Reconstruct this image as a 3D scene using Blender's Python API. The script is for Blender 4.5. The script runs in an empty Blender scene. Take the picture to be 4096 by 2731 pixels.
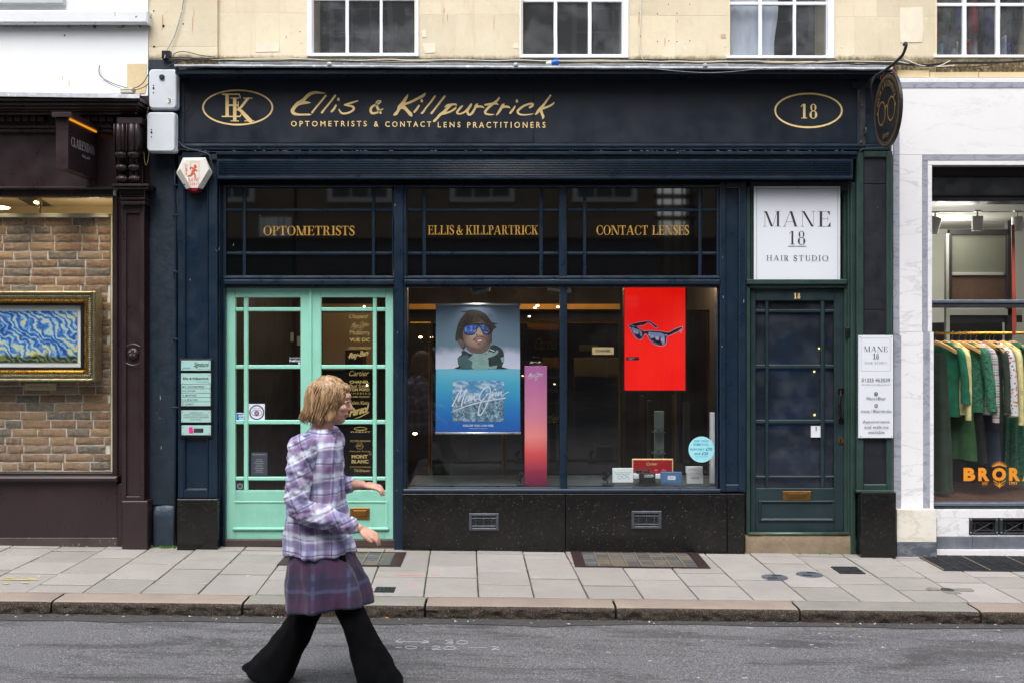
import bpy, math, random
from mathutils import Vector, Matrix, noise
R = math.radians
random.seed(18)
scene = bpy.context.scene
# ------------------------------------------------------------------ camera, sky, sun, exposure
CX, CZ, D = -0.0625, 1.84, 9.0          # eye point: 9 m in front of the shopfront plane (y = 0)
F = D * 480.0                           # 480 photo pixels per metre on that plane
cd = bpy.data.cameras.new('camera'); cam = bpy.data.objects.new('camera', cd)
scene.collection.objects.link(cam); scene.camera = cam
cam.location = (CX, -D, CZ); cam.rotation_euler = (R(90), 0, 0)
cd.sensor_width = 36; cd.lens = 36 * F / 4096
cd.shift_x = 30 / 4096; cd.shift_y = -51.5 / 4096
cd.clip_start = .05; cd.clip_end = 400

SUN_EL, SUN_AZ = R(60), R(196)           # azimuth measured clockwise from +Y (north); high over the far side of the street
world = bpy.data.worlds.new("World"); scene.world = world; world.use_nodes = True
nt = world.node_tree; nt.nodes.clear()
sky = nt.nodes.new('ShaderNodeTexSky'); sky.sky_type = 'NISHITA'; sky.sun_disc = False
sky.sun_elevation = SUN_EL; sky.sun_rotation = SUN_AZ; sky.dust_density = 4; sky.air_density = 1.2
hs = nt.nodes.new('ShaderNodeHueSaturation'); hs.inputs['Saturation'].default_value = .30
bg = nt.nodes.new('ShaderNodeBackground'); bg.inputs[1].default_value = .15
wo = nt.nodes.new('ShaderNodeOutputWorld')
nt.links.new(sky.outputs[0], hs.inputs['Color']); nt.links.new(hs.outputs[0], bg.inputs[0]); nt.links.new(bg.outputs[0], wo.inputs[0])
sd = bpy.data.lights.new('sun', 'SUN'); sd.energy = 1.5; sd.angle = R(40); sd.color = (1, .965, .92)
sun = bpy.data.objects.new('sun', sd); scene.collection.objects.link(sun)
dirv = Vector((math.sin(SUN_AZ) * math.cos(SUN_EL), math.cos(SUN_AZ) * math.cos(SUN_EL), math.sin(SUN_EL)))
sun.rotation_euler = dirv.to_track_quat('Z', 'Y').to_euler(); sun.location = dirv * 30
vs = scene.view_settings; vs.view_transform = 'Standard'; vs.look = 'None'; vs.gamma = 1; vs.use_curve_mapping = False
vs.exposure = 0.88
scene.cycles.max_bounces = 8; scene.cycles.transparent_max_bounces = 24; scene.cycles.caustics_reflective = False
scene.cycles.use_denoising = True; scene.cycles.sample_clamp_indirect = 4

# ------------------------------------------------------------------ places
def W(px, py, y=0.0):
    s = (D + y) / F
    return Vector((CX + (px - 2018) * s, y, CZ - (py - 1314) * s))
def gz(x): return -.0107 * x             # the street falls gently to the right
ROADZ = -.088
def G(px, py, dz=0.0):
    x = 0
    for _ in range(4):
        s = (CZ - gz(x) - dz) / (py - 1314.0); x = CX + (px - 2018) * s
    return Vector((x, s * F - D, gz(x) + dz))

# ------------------------------------------------------------------ mesh builder
class MB:
    def __init__(s): s.v = []; s.f = []; s.m = []; s.k = 0
    def add(s, vs_, fs, mi=0):
        b = len(s.v); s.v += [tuple(v) for v in vs_]
        for f in fs: s.f.append(tuple(i + b for i in f)); s.m.append(mi)
    def box(s, x0, x1, y0, y1, z0, z1, c=0, mi=0):
        """y0 is the street side; c chamfers the street-side edges"""
        if x0 > x1: x0, x1 = x1, x0
        if z0 > z1: z0, z1 = z1, z0
        if c <= 0:
            v = [(x0,y0,z0),(x1,y0,z0),(x1,y0,z1),(x0,y0,z1),(x0,y1,z0),(x1,y1,z0),(x1,y1,z1),(x0,y1,z1)]
            s.add(v, [(0,1,2,3),(5,4,7,6),(4,0,3,7),(1,5,6,2),(3,2,6,7),(4,5,1,0)], mi)
        else:
            c = min(c, (x1-x0)*.45, (z1-z0)*.45, abs(y1-y0)*.9)
            v = []
            for (yy, i) in ((y0, c), (y0 + c, 0), (y1, 0)):
                v += [(x0+i,yy,z0+i),(x1-i,yy,z0+i),(x1-i,yy,z1-i),(x0+i,yy,z1-i)]
            f = [(0,1,2,3),(11,10,9,8)]
            for r in (0, 4):
                for i in range(4):
                    j = (i+1) % 4; f.append((r+i, r+4+i, r+4+j, r+j))
            s.add(v, f, mi)
    def pbox(s, x0, y0, x1, y1, yf, yb, c=0, mi=0):
        a = W(x0, y1, yf); b = W(x1, y0, yf)
        s.box(a.x, b.x, yf, yb, a.z, b.z, c, mi)
    def prism(s, pts, yf, yb, mi=0):
        """pts (x,z) outline, extruded from yf to yb"""
        n = len(pts)
        v = [(p[0], yf, p[1]) for p in pts] + [(p[0], yb, p[1]) for p in pts]
        f = [tuple(range(n)), tuple(range(2*n-1, n-1, -1))]
        for i in range(n):
            j = (i+1) % n; f.append((i, n+i, n+j, j))
        s.add(v, f, mi)
    def pprism(s, pts, yf, yb, mi=0):
        s.prism([(W(a, b, yf).x, W(a, b, yf).z) for a, b in pts], yf, yb, mi)
    def tube(s, path, r, n=8, mi=0, cap=True):
        path = [Vector(p) for p in path]; N = len(path)
        rr = r if hasattr(r, '__len__') else [r] * N
        up = None; b = len(s.v)
        for i, p in enumerate(path):
            t = (path[min(i+1, N-1)] - path[max(i-1, 0)])
            t = t.normalized() if t.length > 1e-9 else Vector((0,0,1))
            if up is None:
                up = Vector((0,0,1)) if abs(t.z) < .9 else Vector((1,0,0))
            a = t.cross(up)
            a = a.normalized() if a.length > 1e-6 else t.orthogonal().normalized()
            up = a.cross(t).normalized()
            for k in range(n):
                an = 2*math.pi*k/n
                s.v.append(tuple(p + (a*math.cos(an) + up*math.sin(an)) * rr[i]))
        for i in range(N-1):
            for k in range(n):
                k2 = (k+1) % n
                s.f.append((b+i*n+k, b+(i+1)*n+k, b+(i+1)*n+k2, b+i*n+k2)); s.m.append(mi)
        if cap:
            s.f.append(tuple(b+k for k in range(n))); s.m.append(mi)
            s.f.append(tuple(b+(N-1)*n+k for k in range(n-1, -1, -1))); s.m.append(mi)
    def ball(s, c, rx, ry=None, rz=None, n=12, mi=0):
        ry = ry or rx; rz = rz or rx; b = len(s.v); c = Vector(c); m = n//2
        s.v.append((c.x, c.y, c.z+rz))
        for i in range(1, m):
            th = math.pi*i/m
            for k in range(n):
                a = 2*math.pi*k/n
                s.v.append((c.x+rx*math.sin(th)*math.cos(a), c.y+ry*math.sin(th)*math.sin(a), c.z+rz*math.cos(th)))
        s.v.append((c.x, c.y, c.z-rz)); e = len(s.v)-1
        for k in range(n):
            k2 = (k+1) % n
            s.f.append((b, b+1+k, b+1+k2)); s.m.append(mi)
            s.f.append((e, e-n+k2, e-n+k)); s.m.append(mi)
            for i in range(m-2):
                s.f.append((b+1+i*n+k, b+1+(i+1)*n+k, b+1+(i+1)*n+k2, b+1+i*n+k2)); s.m.append(mi)
    def loft(s, rings, closed=True, cap=True, mi=0):
        b = len(s.v); n = len(rings[0])
        for r in rings: s.v += [tuple(p) for p in r]
        for i in range(len(rings)-1):
            for k in range(n if closed else n-1):
                k2 = (k+1) % n
                s.f.append((b+i*n+k, b+(i+1)*n+k, b+(i+1)*n+k2, b+i*n+k2)); s.m.append(mi)
        if cap and closed:
            s.f.append(tuple(b+k for k in range(n))); s.m.append(mi)
            s.f.append(tuple(b+(len(rings)-1)*n+k for k in range(n-1, -1, -1))); s.m.append(mi)
    # flat lettering and print: each piece sits a hair in front of the one before
    def flat(s, pts, fn, mi=0):
        """pts 2-d outline mapped by fn(u, v, lift)"""
        s.k += 1; L = s.k * .00005
        s.add([fn(p[0], p[1], L) for p in pts], [tuple(range(len(pts)))], mi)
    def strip(s, left, right, fn, mi=0):
        s.k += 1; L = s.k * .00005
        v = [fn(p[0], p[1], L) for p in left] + [fn(p[0], p[1], L) for p in right]
        n = len(left)
        s.add(v, [(i, i+1, n+i+1, n+i) for i in range(n-1)], mi)

def spline(P, sub=6, closed=False):
    out = []; n = len(P)
    rng = n if closed else n-1
    for i in range(rng):
        if closed: p0, p1, p2, p3 = P[(i-1) % n], P[i], P[(i+1) % n], P[(i+2) % n]
        else: p0, p1, p2, p3 = P[max(i-1, 0)], P[i], P[min(i+1, n-1)], P[min(i+2, n-1)]
        for k in range(sub):
            t = k/sub
            out.append(tuple(.5*((2*b) + (-a+c)*t + (2*a-5*b+4*c-d)*t*t + (-a+3*b-3*c+d)*t**3) for a, b, c, d in zip(p0, p1, p2, p3)))
    if not closed: out.append(tuple(P[-1]))
    return out
def ribbon(mb, pts, fn, mi=0, sub=5, k=1.0):
    """brush stroke through (x, y, width) points"""
    P = spline([(p[0], p[1], p[2]*k) for p in pts], sub)
    # round the ends
    def cap(a, b):
        dx, dy = a[0]-b[0], a[1]-b[1]; l = math.hypot(dx, dy) or 1; h = max(a[2], .01)/2
        return [(a[0]+dx/l*h*math.sin(q), a[1]+dy/l*h*math.sin(q), a[2]*max(.05, math.cos(q))) for q in (R(35), R(65), R(86))]
    P = cap(P[0], P[1])[::-1] + P + cap(P[-1], P[-2])
    Lf, Rt = [], []
    for i, p in enumerate(P):
        a = P[max(i-1, 0)]; b = P[min(i+1, len(P)-1)]
        dx, dy = b[0]-a[0], b[1]-a[1]; l = math.hypot(dx, dy) or 1
        nx, ny = -dy/l, dx/l; h = max(p[2], .01)/2
        Lf.append((p[0]+nx*h, p[1]+ny*h)); Rt.append((p[0]-nx*h, p[1]-ny*h))
    mb.strip(Lf, Rt, fn, mi)

# ------------------------------------------------------------------ objects
COL = scene.collection
def wl(o):
    l = Vector((0, 0, 0))
    while o is not None: l += o.location; o = o.parent
    return l
def props(o, label=None, cat=None, group=None, kind=None):
    if label: o['label'] = label
    if cat: o['category'] = cat
    if group: o['group'] = group
    if kind: o['kind'] = kind
    return o
def thing(name, loc, label, cat, group=None, kind=None):
    o = bpy.data.objects.new(name, None); o.empty_display_size = .1; o.location = loc; COL.objects.link(o)
    return props(o, label, cat, group, kind)
def mk(name, mb, mats, parent=None, smooth=False, label=None, cat=None, group=None, kind=None, origin=None):
    me = bpy.data.meshes.new(name)
    if origin is not None:
        og = Vector(origin); vv = [(v[0]-og.x, v[1]-og.y, v[2]-og.z) for v in mb.v]
    else: og = Vector((0, 0, 0)); vv = mb.v
    me.from_pydata(vv, [], mb.f)
    if not isinstance(mats, (list, tuple)): mats = [mats]
    for m in mats: me.materials.append(m)
    if len(mats) > 1:
        for p, i in zip(me.polygons, mb.m): p.material_index = i
    if smooth:
        me.polygons.foreach_set('use_smooth', [True]*len(me.polygons))
        if smooth != True and hasattr(me, 'set_sharp_from_angle'): me.set_sharp_from_angle(angle=R(smooth))
    me.update()
    o = bpy.data.objects.new(name, me); COL.objects.link(o)
    if parent is not None: o.parent = parent; o.location = og - wl(parent)
    else: o.location = og
    return props(o, label, cat, group, kind)
def single(name, mb, mats, label, cat, loc, smooth=False, group=None, kind=None):
    return mk(name, mb, mats, None, smooth, label, cat, group, kind, origin=loc)

# ------------------------------------------------------------------ materials
def c(r, g, b, k=1.0):
    f = lambda v: ((v/255)/12.92 if v <= 10 else (((v/255)+.055)/1.055)**2.4) * k
    return (f(r), f(g), f(b), 1)
class N:
    def __init__(s, name):
        s.mat = bpy.data.materials.new(name); s.mat.use_nodes = True; s.t = s.mat.node_tree
        s.b = s.t.nodes['Principled BSDF']; s.out = s.t.nodes['Material Output']
        s.pos = s.t.nodes.new('ShaderNodeNewGeometry').outputs['Position']
    def n(s, ty, **kw):
        nd = s.t.nodes.new(ty)
        for k, v in kw.items():
            if k in nd.inputs: nd.inputs[k].default_value = v
            else: setattr(nd, k, v)
        return nd
    def l(s, a, b): s.t.links.new(a, b)
    def noise(s, scale, detail=4, rough=.6, dist=0, stretch=None, vec=None):
        nd = s.n('ShaderNodeTexNoise', Scale=scale, Detail=detail, Roughness=rough, Distortion=dist)
        v = vec or s.pos
        if stretch:
            m = s.n('ShaderNodeMapping'); m.inputs['Scale'].default_value = stretch; s.l(v, m.inputs['Vector']); v = m.outputs[0]
        s.l(v, nd.inputs['Vector']); return nd.outputs['Fac']
    def ramp(s, fac, stops, interp='LINEAR'):
        r = s.n('ShaderNodeValToRGB'); cr = r.color_ramp; cr.interpolation = interp
        while len(cr.elements) < len(stops): cr.elements.new(.5)
        for e, (p, col) in zip(cr.elements, stops):
            e.position = p; e.color = col if hasattr(col, '__len__') else (col, col, col, 1)
        s.l(fac, r.inputs['Fac']); return r.outputs['Color']
    def mix(s, fac, a, b, mode='MIX'):
        m = s.n('ShaderNodeMix', data_type='RGBA', blend_type=mode)
        for sock, v in ((m.inputs[0], fac), (m.inputs[6], a), (m.inputs[7], b)):
            if hasattr(v, 'is_output'): s.l(v, sock)
            else: sock.default_value = v
        return m.outputs[2]
    def math(s, op, a, b=0.0):
        m = s.n('ShaderNodeMath', operation=op)
        for sock, v in ((m.inputs[0], a), (m.inputs[1], b)):
            if hasattr(v, 'is_output'): s.l(v, sock)
            else: sock.default_value = v
        return m.outputs[0]
    def bump(s, h, strength=.3, dist=.01, prev=None):
        b = s.n('ShaderNodeBump', Strength=strength, Distance=dist); s.l(h, b.inputs['Height'])
        if prev: s.l(prev, b.inputs['Normal'])
        s.l(b.outputs[0], s.b.inputs['Normal']); return b.outputs[0]
    def col(s, v):
        if hasattr(v, 'is_output'): s.l(v, s.b.inputs['Base Color'])
        else: s.b.inputs['Base Color'].default_value = v
    def rough(s, v):
        if hasattr(v, 'is_output'): s.l(v, s.b.inputs['Roughness'])
        else: s.b.inputs['Roughness'].default_value = v
def scal(col, k): return (min(col[0]*k, 1), min(col[1]*k, 1), min(col[2]*k, 1), 1)
def paint(name, col, rough=.4, var=.25, scale=3, bump=.15, bscale=60, speck=None, speckth=.72, spscale=45, streak=0, metal=0, spec=.5, objrand=0, chip=None, chipth=.73):
    m = N(name)
    f = m.noise(scale, 5, .65)
    cc = m.ramp(f, [(.3, scal(col, 1-var)), (.7, scal(col, 1+var))])
    if streak:
        st = m.noise(9, 4, .6, stretch=(1.6, 1.6, .12))
        cc = m.mix(m.ramp(st, [(.52, 0.0), (.75, streak)]), cc, scal(col, 1.9))
        st2 = m.noise(7, 4, .6, stretch=(1.3, 1.3, .1))
        cc = m.mix(m.ramp(st2, [(.55, 0.0), (.75, streak)]), cc, scal(col, .45))
    if speck:
        sp = m.noise(spscale, 2, .5)
        cc = m.mix(m.ramp(sp, [(speckth, 0.0), (speckth+.03, 1.0)]), cc, speck)
    if chip:
        ch = m.noise(14, 6, .7)
        cc = m.mix(m.ramp(ch, [(chipth, 0.0), (chipth+.01, 1.0)]), cc, chip)
    if objrand:
        oi = m.n('ShaderNodeObjectInfo'); rr = m.ramp(oi.outputs['Random'], [(0, 1-objrand), (1, 1+objrand)])
        cc = m.mix(1.0, cc, rr, 'MULTIPLY')
    m.col(cc)
    rf = m.noise(scale*3, 4, .6)
    m.rough(m.ramp(rf, [(.3, max(.05, rough-.1)), (.7, min(1, rough+.12))]))
    m.b.inputs['Metallic'].default_value = metal
    m.b.inputs['Specular IOR Level'].default_value = spec
    if bump: m.bump(m.noise(bscale, 5, .6), bump, .004)
    return m.mat
def plain(name, col, rough=.6, metal=0, spec=.4):
    m = N(name); m.col(col); m.rough(rough); m.b.inputs['Metallic'].default_value = metal; m.b.inputs['Specular IOR Level'].default_value = spec
    return m.mat
def emit(name, col, k):
    m = N(name); m.col(col); m.b.inputs['Emission Color'].default_value = col; m.b.inputs['Emission Strength'].default_value = k
    return m.mat
def glass_mat(name, tint=(.975, .985, .98, 1), dirt=.007, rough=.01, refl=1.0, dscale=3):
    m = N(name)
    tr = m.n('ShaderNodeBsdfTransparent'); tr.inputs[0].default_value = tint
    gl = m.n('ShaderNodeBsdfGlossy'); gl.inputs['Roughness'].default_value = rough; gl.inputs['Color'].default_value = (refl, refl, refl, 1)
    fr = m.n('ShaderNodeFresnel'); fr.inputs[0].default_value = 1.5
    wv = m.n('ShaderNodeBump', Strength=.12, Distance=.004); m.l(m.noise(2.2, 2, .5), wv.inputs['Height']); m.l(wv.outputs[0], gl.inputs['Normal'])
    mx = m.n('ShaderNodeMixShader'); bf = m.n('ShaderNodeNewGeometry'); fac_ = m.math('MULTIPLY', fr.outputs[0], m.math('MULTIPLY', m.math('SUBTRACT', 1.0, bf.outputs['Backfacing']), 1.6)); m.l(fac_, mx.inputs[0]); m.l(tr.outputs[0], mx.inputs[1]); m.l(gl.outputs[0], mx.inputs[2])
    df = m.n('ShaderNodeBsdfDiffuse'); df.inputs[0].default_value = (.55, .57, .6, 1)
    mx2 = m.n('ShaderNodeMixShader'); m.l(m.ramp(m.noise(dscale, 5, .7), [(.45, dirt*.25), (.75, dirt)]), mx2.inputs[0])
    m.l(mx.outputs[0], mx2.inputs[1]); m.l(df.outputs[0], mx2.inputs[2]); m.l(mx2.outputs[0], m.out.inputs['Surface'])
    return m.mat

M = {}
M['navy'] = paint('navy_gloss_paint', c(17, 35, 52), .33, .22, 2.5, .12, 70, speck=c(120, 130, 140), speckth=.80, spscale=60, streak=.12)
M['navyflat'] = paint('navy_sign_paint', c(16, 27, 42), .42, .16, 1.6, .05, 90, speck=c(110, 120, 130), speckth=.81, spscale=40, streak=.10)
M['navyrough'] = paint('navy_painted_render', c(21, 36, 50), .5, .3, 4, .8, 22, speck=c(90, 100, 110), speckth=.76, spscale=30, streak=.25)
M['navyblock'] = paint('navy_painted_stone', c(38, 52, 66), .45, .35, 8, 1.0, 30, speck=c(110, 115, 115), speckth=.72, spscale=26)
M['black'] = paint('black_paint', c(12, 14, 20), .4, .3, 3, .1, 50)
M['blackpanel'] = paint('faded_black_panel', c(22, 24, 34), .5, .3, 3, .1, 50, speck=c(120, 125, 135), speckth=.76, spscale=30, streak=.2)
M['mint'] = paint('mint_green_paint', c(150, 216, 196, .88), .42, .07, 2.5, .1, 60, speck=c(70, 110, 95), speckth=.79, spscale=50, streak=.0)
M['mintworn'] = paint('worn_mint_paint', c(140, 204, 184, .88), .5, .12, 5, .2, 60, chip=c(60, 42, 35), chipth=.66)
M['dgreen'] = paint('dark_teal_door_paint', c(27, 45, 50), .42, .25, 4, .2, 60, speck=c(120, 140, 140), speckth=.78, spscale=50, streak=.2)
M['green'] = paint('old_green_paint', c(36, 58, 53), .42, .25, 4, .25, 50, speck=c(130, 140, 130), speckth=.80, spscale=40, streak=.15, chip=c(225, 228, 225), chipth=.70)
M['brown'] = paint('aubergine_paint', c(46, 33, 37), .34, .15, 2, .12, 60, speck=c(150, 140, 140), speckth=.80, spscale=55, streak=.06)
M['lead'] = paint('weathered_lead', c(146, 150, 156), .55, .3, 9, .5, 25, speck=c(190, 195, 200), speckth=.66, spscale=30, streak=.3)
M['whitewall'] = paint('white_masonry_paint', c(236, 238, 240, .95), .7, .02, 1.3, .25, 30, speck=c(200, 185, 160), speckth=.80, spscale=9, streak=.0)
M['whiteledge'] = paint('dirty_white_paint', c(218, 222, 226), .7, .05, 4, .3, 30, speck=c(120, 122, 118), speckth=.70, spscale=24)
M['whitesash'] = paint('white_sash_paint', c(235, 238, 243, .92), .45, .03, 4, .1, 60)
M['plastic'] = paint('grey_telecom_plastic', c(204, 210, 218, .95), .45, .06, 5, .1, 60)
M['whiteboard'] = paint('white_signboard', c(226, 231, 240, .9), .35, .012, 1, 0)
M['ink'] = plain('dark_grey_ink', c(50, 54, 60), .6)
M['inklight'] = plain('grey_ink', c(110, 112, 118), .6)
M['gold'] = paint('gold_sign_paint', c(248, 216, 148), .45, .08, 12, .05, 60)
M['goldleaf'] = paint('gold_leaf', c(225, 175, 85), .32, .2, 14, .1, 60, metal=.55)
M['goldtext'] = paint('pale_gold_vinyl', c(152, 134, 82), .5, .15, 8, 0)
M['brass'] = paint('brass', c(196, 150, 60), .28, .15, 8, .1, 60, metal=1)
M['oldbrass'] = paint('tarnished_brass', c(138, 96, 46), .4, .3, 20, .2, 60, metal=.8)
M['steel'] = paint('steel', c(150, 152, 155), .3, .1, 8, .05, 60, metal=1)
M['iron'] = paint('cast_iron', c(52, 54, 58), .55, .3, 20, .4, 70, metal=.3)
M['rust'] = paint('rust', c(110, 58, 40), .8, .3, 40, .4, 70)
M['cable'] = plain('black_cable', c(22, 22, 24), .5)
M['cablewhite'] = plain('white_cable', c(215, 212, 200), .5)
M['cablecream'] = plain('cream_cable', c(190, 175, 130), .5)
M['blue'] = plain('blue_plastic', c(20, 90, 170), .4)
M['orange'] = plain('orange_print', c(214, 96, 52), .5)
M['red'] = plain('red_cap', c(120, 20, 36), .3)
M['whiteplastic'] = paint('white_plastic', c(232, 230, 222, .9), .35, .04, 6, 0)
M['pglass'] = glass_mat('window_glass')
M['fglass'] = glass_mat('dusty_window_glass', tint=(.80, .83, .86, 1), dirt=.10)
M['dglass'] = glass_mat('old_door_glass', tint=(.42, .55, .66, 1), dirt=.07, dscale=5)
# painted-black transom glass: opaque, with a mirror gloss
m = N('blacked_out_glass'); m.col(c(6, 6, 7)); m.rough(.03); m.b.inputs['Specular IOR Level'].default_value = 1.0; m.b.inputs['IOR'].default_value = 1.6
m.bump(m.noise(1.8, 2, .5), .08, .004); M['bglass'] = m.mat
# granite
m = N('black_granite'); a = m.noise(55, 3, .6); b_ = m.noise(26, 2, .5)
cc = m.ramp(a, [(.45, c(9, 9, 9)), (.62, c(20, 19, 19)), (.72, c(44, 42, 40))])
v = m.n('ShaderNodeTexVoronoi', Scale=34); m.l(m.pos, v.inputs['Vector'])
cc = m.mix(m.ramp(v.outputs['Distance'], [(.0, 1.0), (.075, 1.0), (.11, 0.0)]), cc, m.ramp(v.outputs['Color'], [(.55, c(24, 24, 24)), (.62, c(95, 98, 95)), (.9, c(140, 150, 155))]))
big = m.noise(3, 5, .7); cc = m.mix(m.ramp(big, [(.5, 0.0), (.8, .22)]), cc, c(44, 43, 41))
m.col(cc); m.rough(m.ramp(m.noise(6, 4, .6), [(.3, .14), (.7, .32)])); M['granite'] = m.mat
# ashlar stone
def stone(name, c1, c2, dirt=True):
    m = N(name); f = m.noise(1.7, 6, .65)
    cc = m.ramp(f, [(.3, c1), (.7, c2)])
    oi = m.n('ShaderNodeObjectInfo'); cc = m.mix(1.0, cc, m.ramp(oi.outputs['Random'], [(0, (.9, .89, .87, 1)), (1, (1.06, 1.05, 1.04, 1))]), 'MULTIPLY')
    cc = m.mix(m.ramp(m.noise(26, 5, .7), [(.55, 0.0), (.85, .35)]), cc, scal(c1, .6))
    cc = m.mix(m.ramp(m.noise(6, 5, .6, stretch=(1.5, 1.5, .18)), [(.58, 0.0), (.80, .4)]), cc, c(176, 146, 106))
    cc = m.mix(m.ramp(m.noise(9, 7, .8), [(.56, 0.0), (.70, .35)]), cc, scal(c2, 1.12)); cc = m.mix(m.ramp(m.noise(3.2, 7, .8, stretch=(1, 1, .5)), [(.56, 0.0), (.72, .4)]), cc, c(176, 160, 134))
    if dirt:   # lichen and soot that gather where the wall meets the lead flashing
        sx = m.n('ShaderNodeSeparateXYZ'); m.l(m.pos, sx.inputs[0])
        h = m.math('ADD', sx.outputs['Z'], m.math('MULTIPLY', m.noise(14, 6, .8), -.09))
        fac = m.ramp(m.math('SUBTRACT', h, 4.03), [(.0, 1.0), (.025, .8), (.055, 0.0)])
        dc = m.ramp(m.noise(40, 4, .7), [(.4, c(74, 66, 50)), (.62, c(140, 124, 90)), (.72, c(205, 200, 185))])
        cc = m.mix(fac, cc, dc)
    m.col(cc); m.rough(.85); m.bump(m.noise(45, 6, .7), .35, .004); return m.mat
M['stone'] = stone('bath_stone', c(210, 197, 170), c(224, 214, 190))
M['stonelow'] = stone('bath_stone_lower', c(200, 178, 140), c(224, 206, 170), False)
M['mortar'] = paint('lime_mortar', c(222, 206, 174), .9, .05, 8, .3, 50)
# marbles
def marble(name, base, vein, k=1.0, sc=1.6, wid=.03, rot=.6):
    m = N(name)
    mp = m.n('ShaderNodeMapping'); mp.inputs['Rotation'].default_value = (0, rot, 0); mp.inputs['Scale'].default_value = (1, 1, 2.4)
    oi = m.n('ShaderNodeObjectInfo'); add = m.n('ShaderNodeVectorMath', operation='ADD'); m.l(m.pos, add.inputs[0])
    cmb = m.n('ShaderNodeCombineXYZ'); mul = m.math('MULTIPLY', oi.outputs['Random'], 9.0); m.l(mul, cmb.inputs[0]); m.l(mul, cmb.inputs[1]); m.l(cmb.outputs[0], add.inputs[1])
    m.l(add.outputs[0], mp.inputs[0])
    f = m.noise(sc, 8, .62, 1.2, vec=mp.outputs[0])
    ridge = m.math('ABSOLUTE', m.math('SUBTRACT', f, .5))
    fac = m.ramp(ridge, [(0.0, .9*k), (wid*.4, .35*k), (wid, 0.0)])
    f2 = m.noise(sc*2.7, 8, .6, .8, vec=mp.outputs[0]); r2 = m.math('ABSOLUTE', m.math('SUBTRACT', f2, .47))
    fac2 = m.ramp(r2, [(0.0, .4*k), (wid*.5, 0.0)])
    cc = m.mix(fac, base, vein); cc = m.mix(fac2, cc, vein)
    cc = m.mix(m.ramp(m.noise(1.1, 4, .6), [(.45, 0.0), (.8, .3)]), cc, scal(base, .82))
    m.col(cc); m.rough(.22); return m.mat
M['marble'] = marble('white_marble', c(238, 238, 240, .94), c(190, 190, 198), .35, 1.3, .020)
M['marbleveined'] = marble('veined_marble', c(236, 236, 240, .93), c(160, 160, 168), .5, 1.1, .02)
M['marblebase'] = marble('honey_marble', c(236, 232, 222, .9), c(190, 182, 160), .7, 1.0, .05, 1.2)
M['marblegrey'] = marble('grey_marble', c(158, 162, 174), c(100, 105, 122), .7, 2.5, .04)
M['marbledark'] = marble('dark_grey_marble', c(88, 92, 102), c(150, 155, 165), .6, 2.5, .04)
M['plinth'] = paint('mottled_grey_plinth', c(100, 105, 115), .5, .3, 5, .2, 40, streak=.35)
# paving, kerb, road
def paving(name, col, speckc, lichen=True):
    m = N(name); oi = m.n('ShaderNodeObjectInfo')
    cc = m.ramp(m.noise(2.2, 5, .65), [(.3, scal(col, .9)), (.7, scal(col, 1.1))])
    cc = m.mix(1.0, cc, m.ramp(oi.outputs['Random'], [(0, (.82, .82, .81, 1)), (1, (1.07, 1.06, 1.07, 1))]), 'MULTIPLY')
    cc = m.mix(m.ramp(m.noise(210, 3, .7), [(.44, 0.0), (.66, .6)]), cc, scal(col, .48)); cc = m.mix(m.ramp(m.noise(5, 6, .75), [(.5, 0.0), (.78, .45)]), cc, scal(col, .62))
    cc = m.mix(m.ramp(m.noise(9, 4, .6), [(.70, 0.0), (.73, .45)]), cc, scal(col, .6))
    cc = m.mix(m.ramp(m.noise(13, 2, .5), [(.765, 0.0), (.775, .75)]), cc, speckc)
    m.col(cc); m.rough(.8); m.bump(m.noise(160, 4, .7), .3, .002); return m.mat
M['slab'] = paving('paving_stone', c(154, 150, 147), c(200, 198, 192))
M['slabold'] = paving('mossy_paving_stone', c(126, 124, 114), c(90, 110, 60))
M['bed'] = paint('joint_sand', c(44, 42, 34), .95, .4, 18, .6, 50, speck=c(86, 104, 42), speckth=.54, spscale=3.5)
M['kerbtop'] = paint('pink_granite_top', c(142, 129, 120), .75, .15, 3, .4, 60, speck=c(110, 95, 88), speckth=.62, spscale=200, objrand=.1)
M['kerbtopgrey'] = paint('grey_granite_top', c(128, 126, 120), .75, .15, 3, .4, 60, speck=c(100, 96, 90), speckth=.62, spscale=200)
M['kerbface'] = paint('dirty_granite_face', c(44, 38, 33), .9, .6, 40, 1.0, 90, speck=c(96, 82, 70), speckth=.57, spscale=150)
m = N('asphalt')
base = m.ramp(m.noise(1.3, 6, .6), [(.3, c(80, 80, 84)), (.7, c(104, 104, 108))])
agg = m.ramp(m.noise(105, 4, .8), [(.34, c(34, 34, 36)), (.46, c(82, 82, 86)), (.56, c(114, 114, 119)), (.68, c(196, 193, 188))])
cc = m.mix(.75, base, agg); cc = m.mix(m.ramp(m.noise(55, 5, .8), [(.36, .7), (.48, 0.0)]), cc, c(50, 50, 52))
pt = m.math('ADD', m.noise(1.6, 6, .72, 1.0, stretch=(.5, 2.1, 1)), m.math('MULTIPLY', m.math('SUBTRACT', m.noise(38, 5, .8), .5), .42))
cc = m.mix(m.ramp(pt, [(.48, 0.0), (.62, .74)]), cc, c(46, 45, 46))
cc = m.mix(m.ramp(m.noise(26, 3, .6, stretch=(.8, 1.2, 1)), [(.74, 0.0), (.75, 1.0)]), cc, c(215, 215, 218))
cc = m.mix(m.ramp(m.noise(17, 3, .6), [(.76, 0.0), (.77, .8)]), cc, c(150, 110, 70))
cc = m.mix(m.ramp(m.noise(60, 3, .6), [(.70, 0.0), (.72, .8)]), cc, c(40, 38, 38))
m.col(cc); m.rough(.82); nb = m.bump(m.noise(120, 5, .75), .6, .004); M['road'] = m.mat
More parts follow.
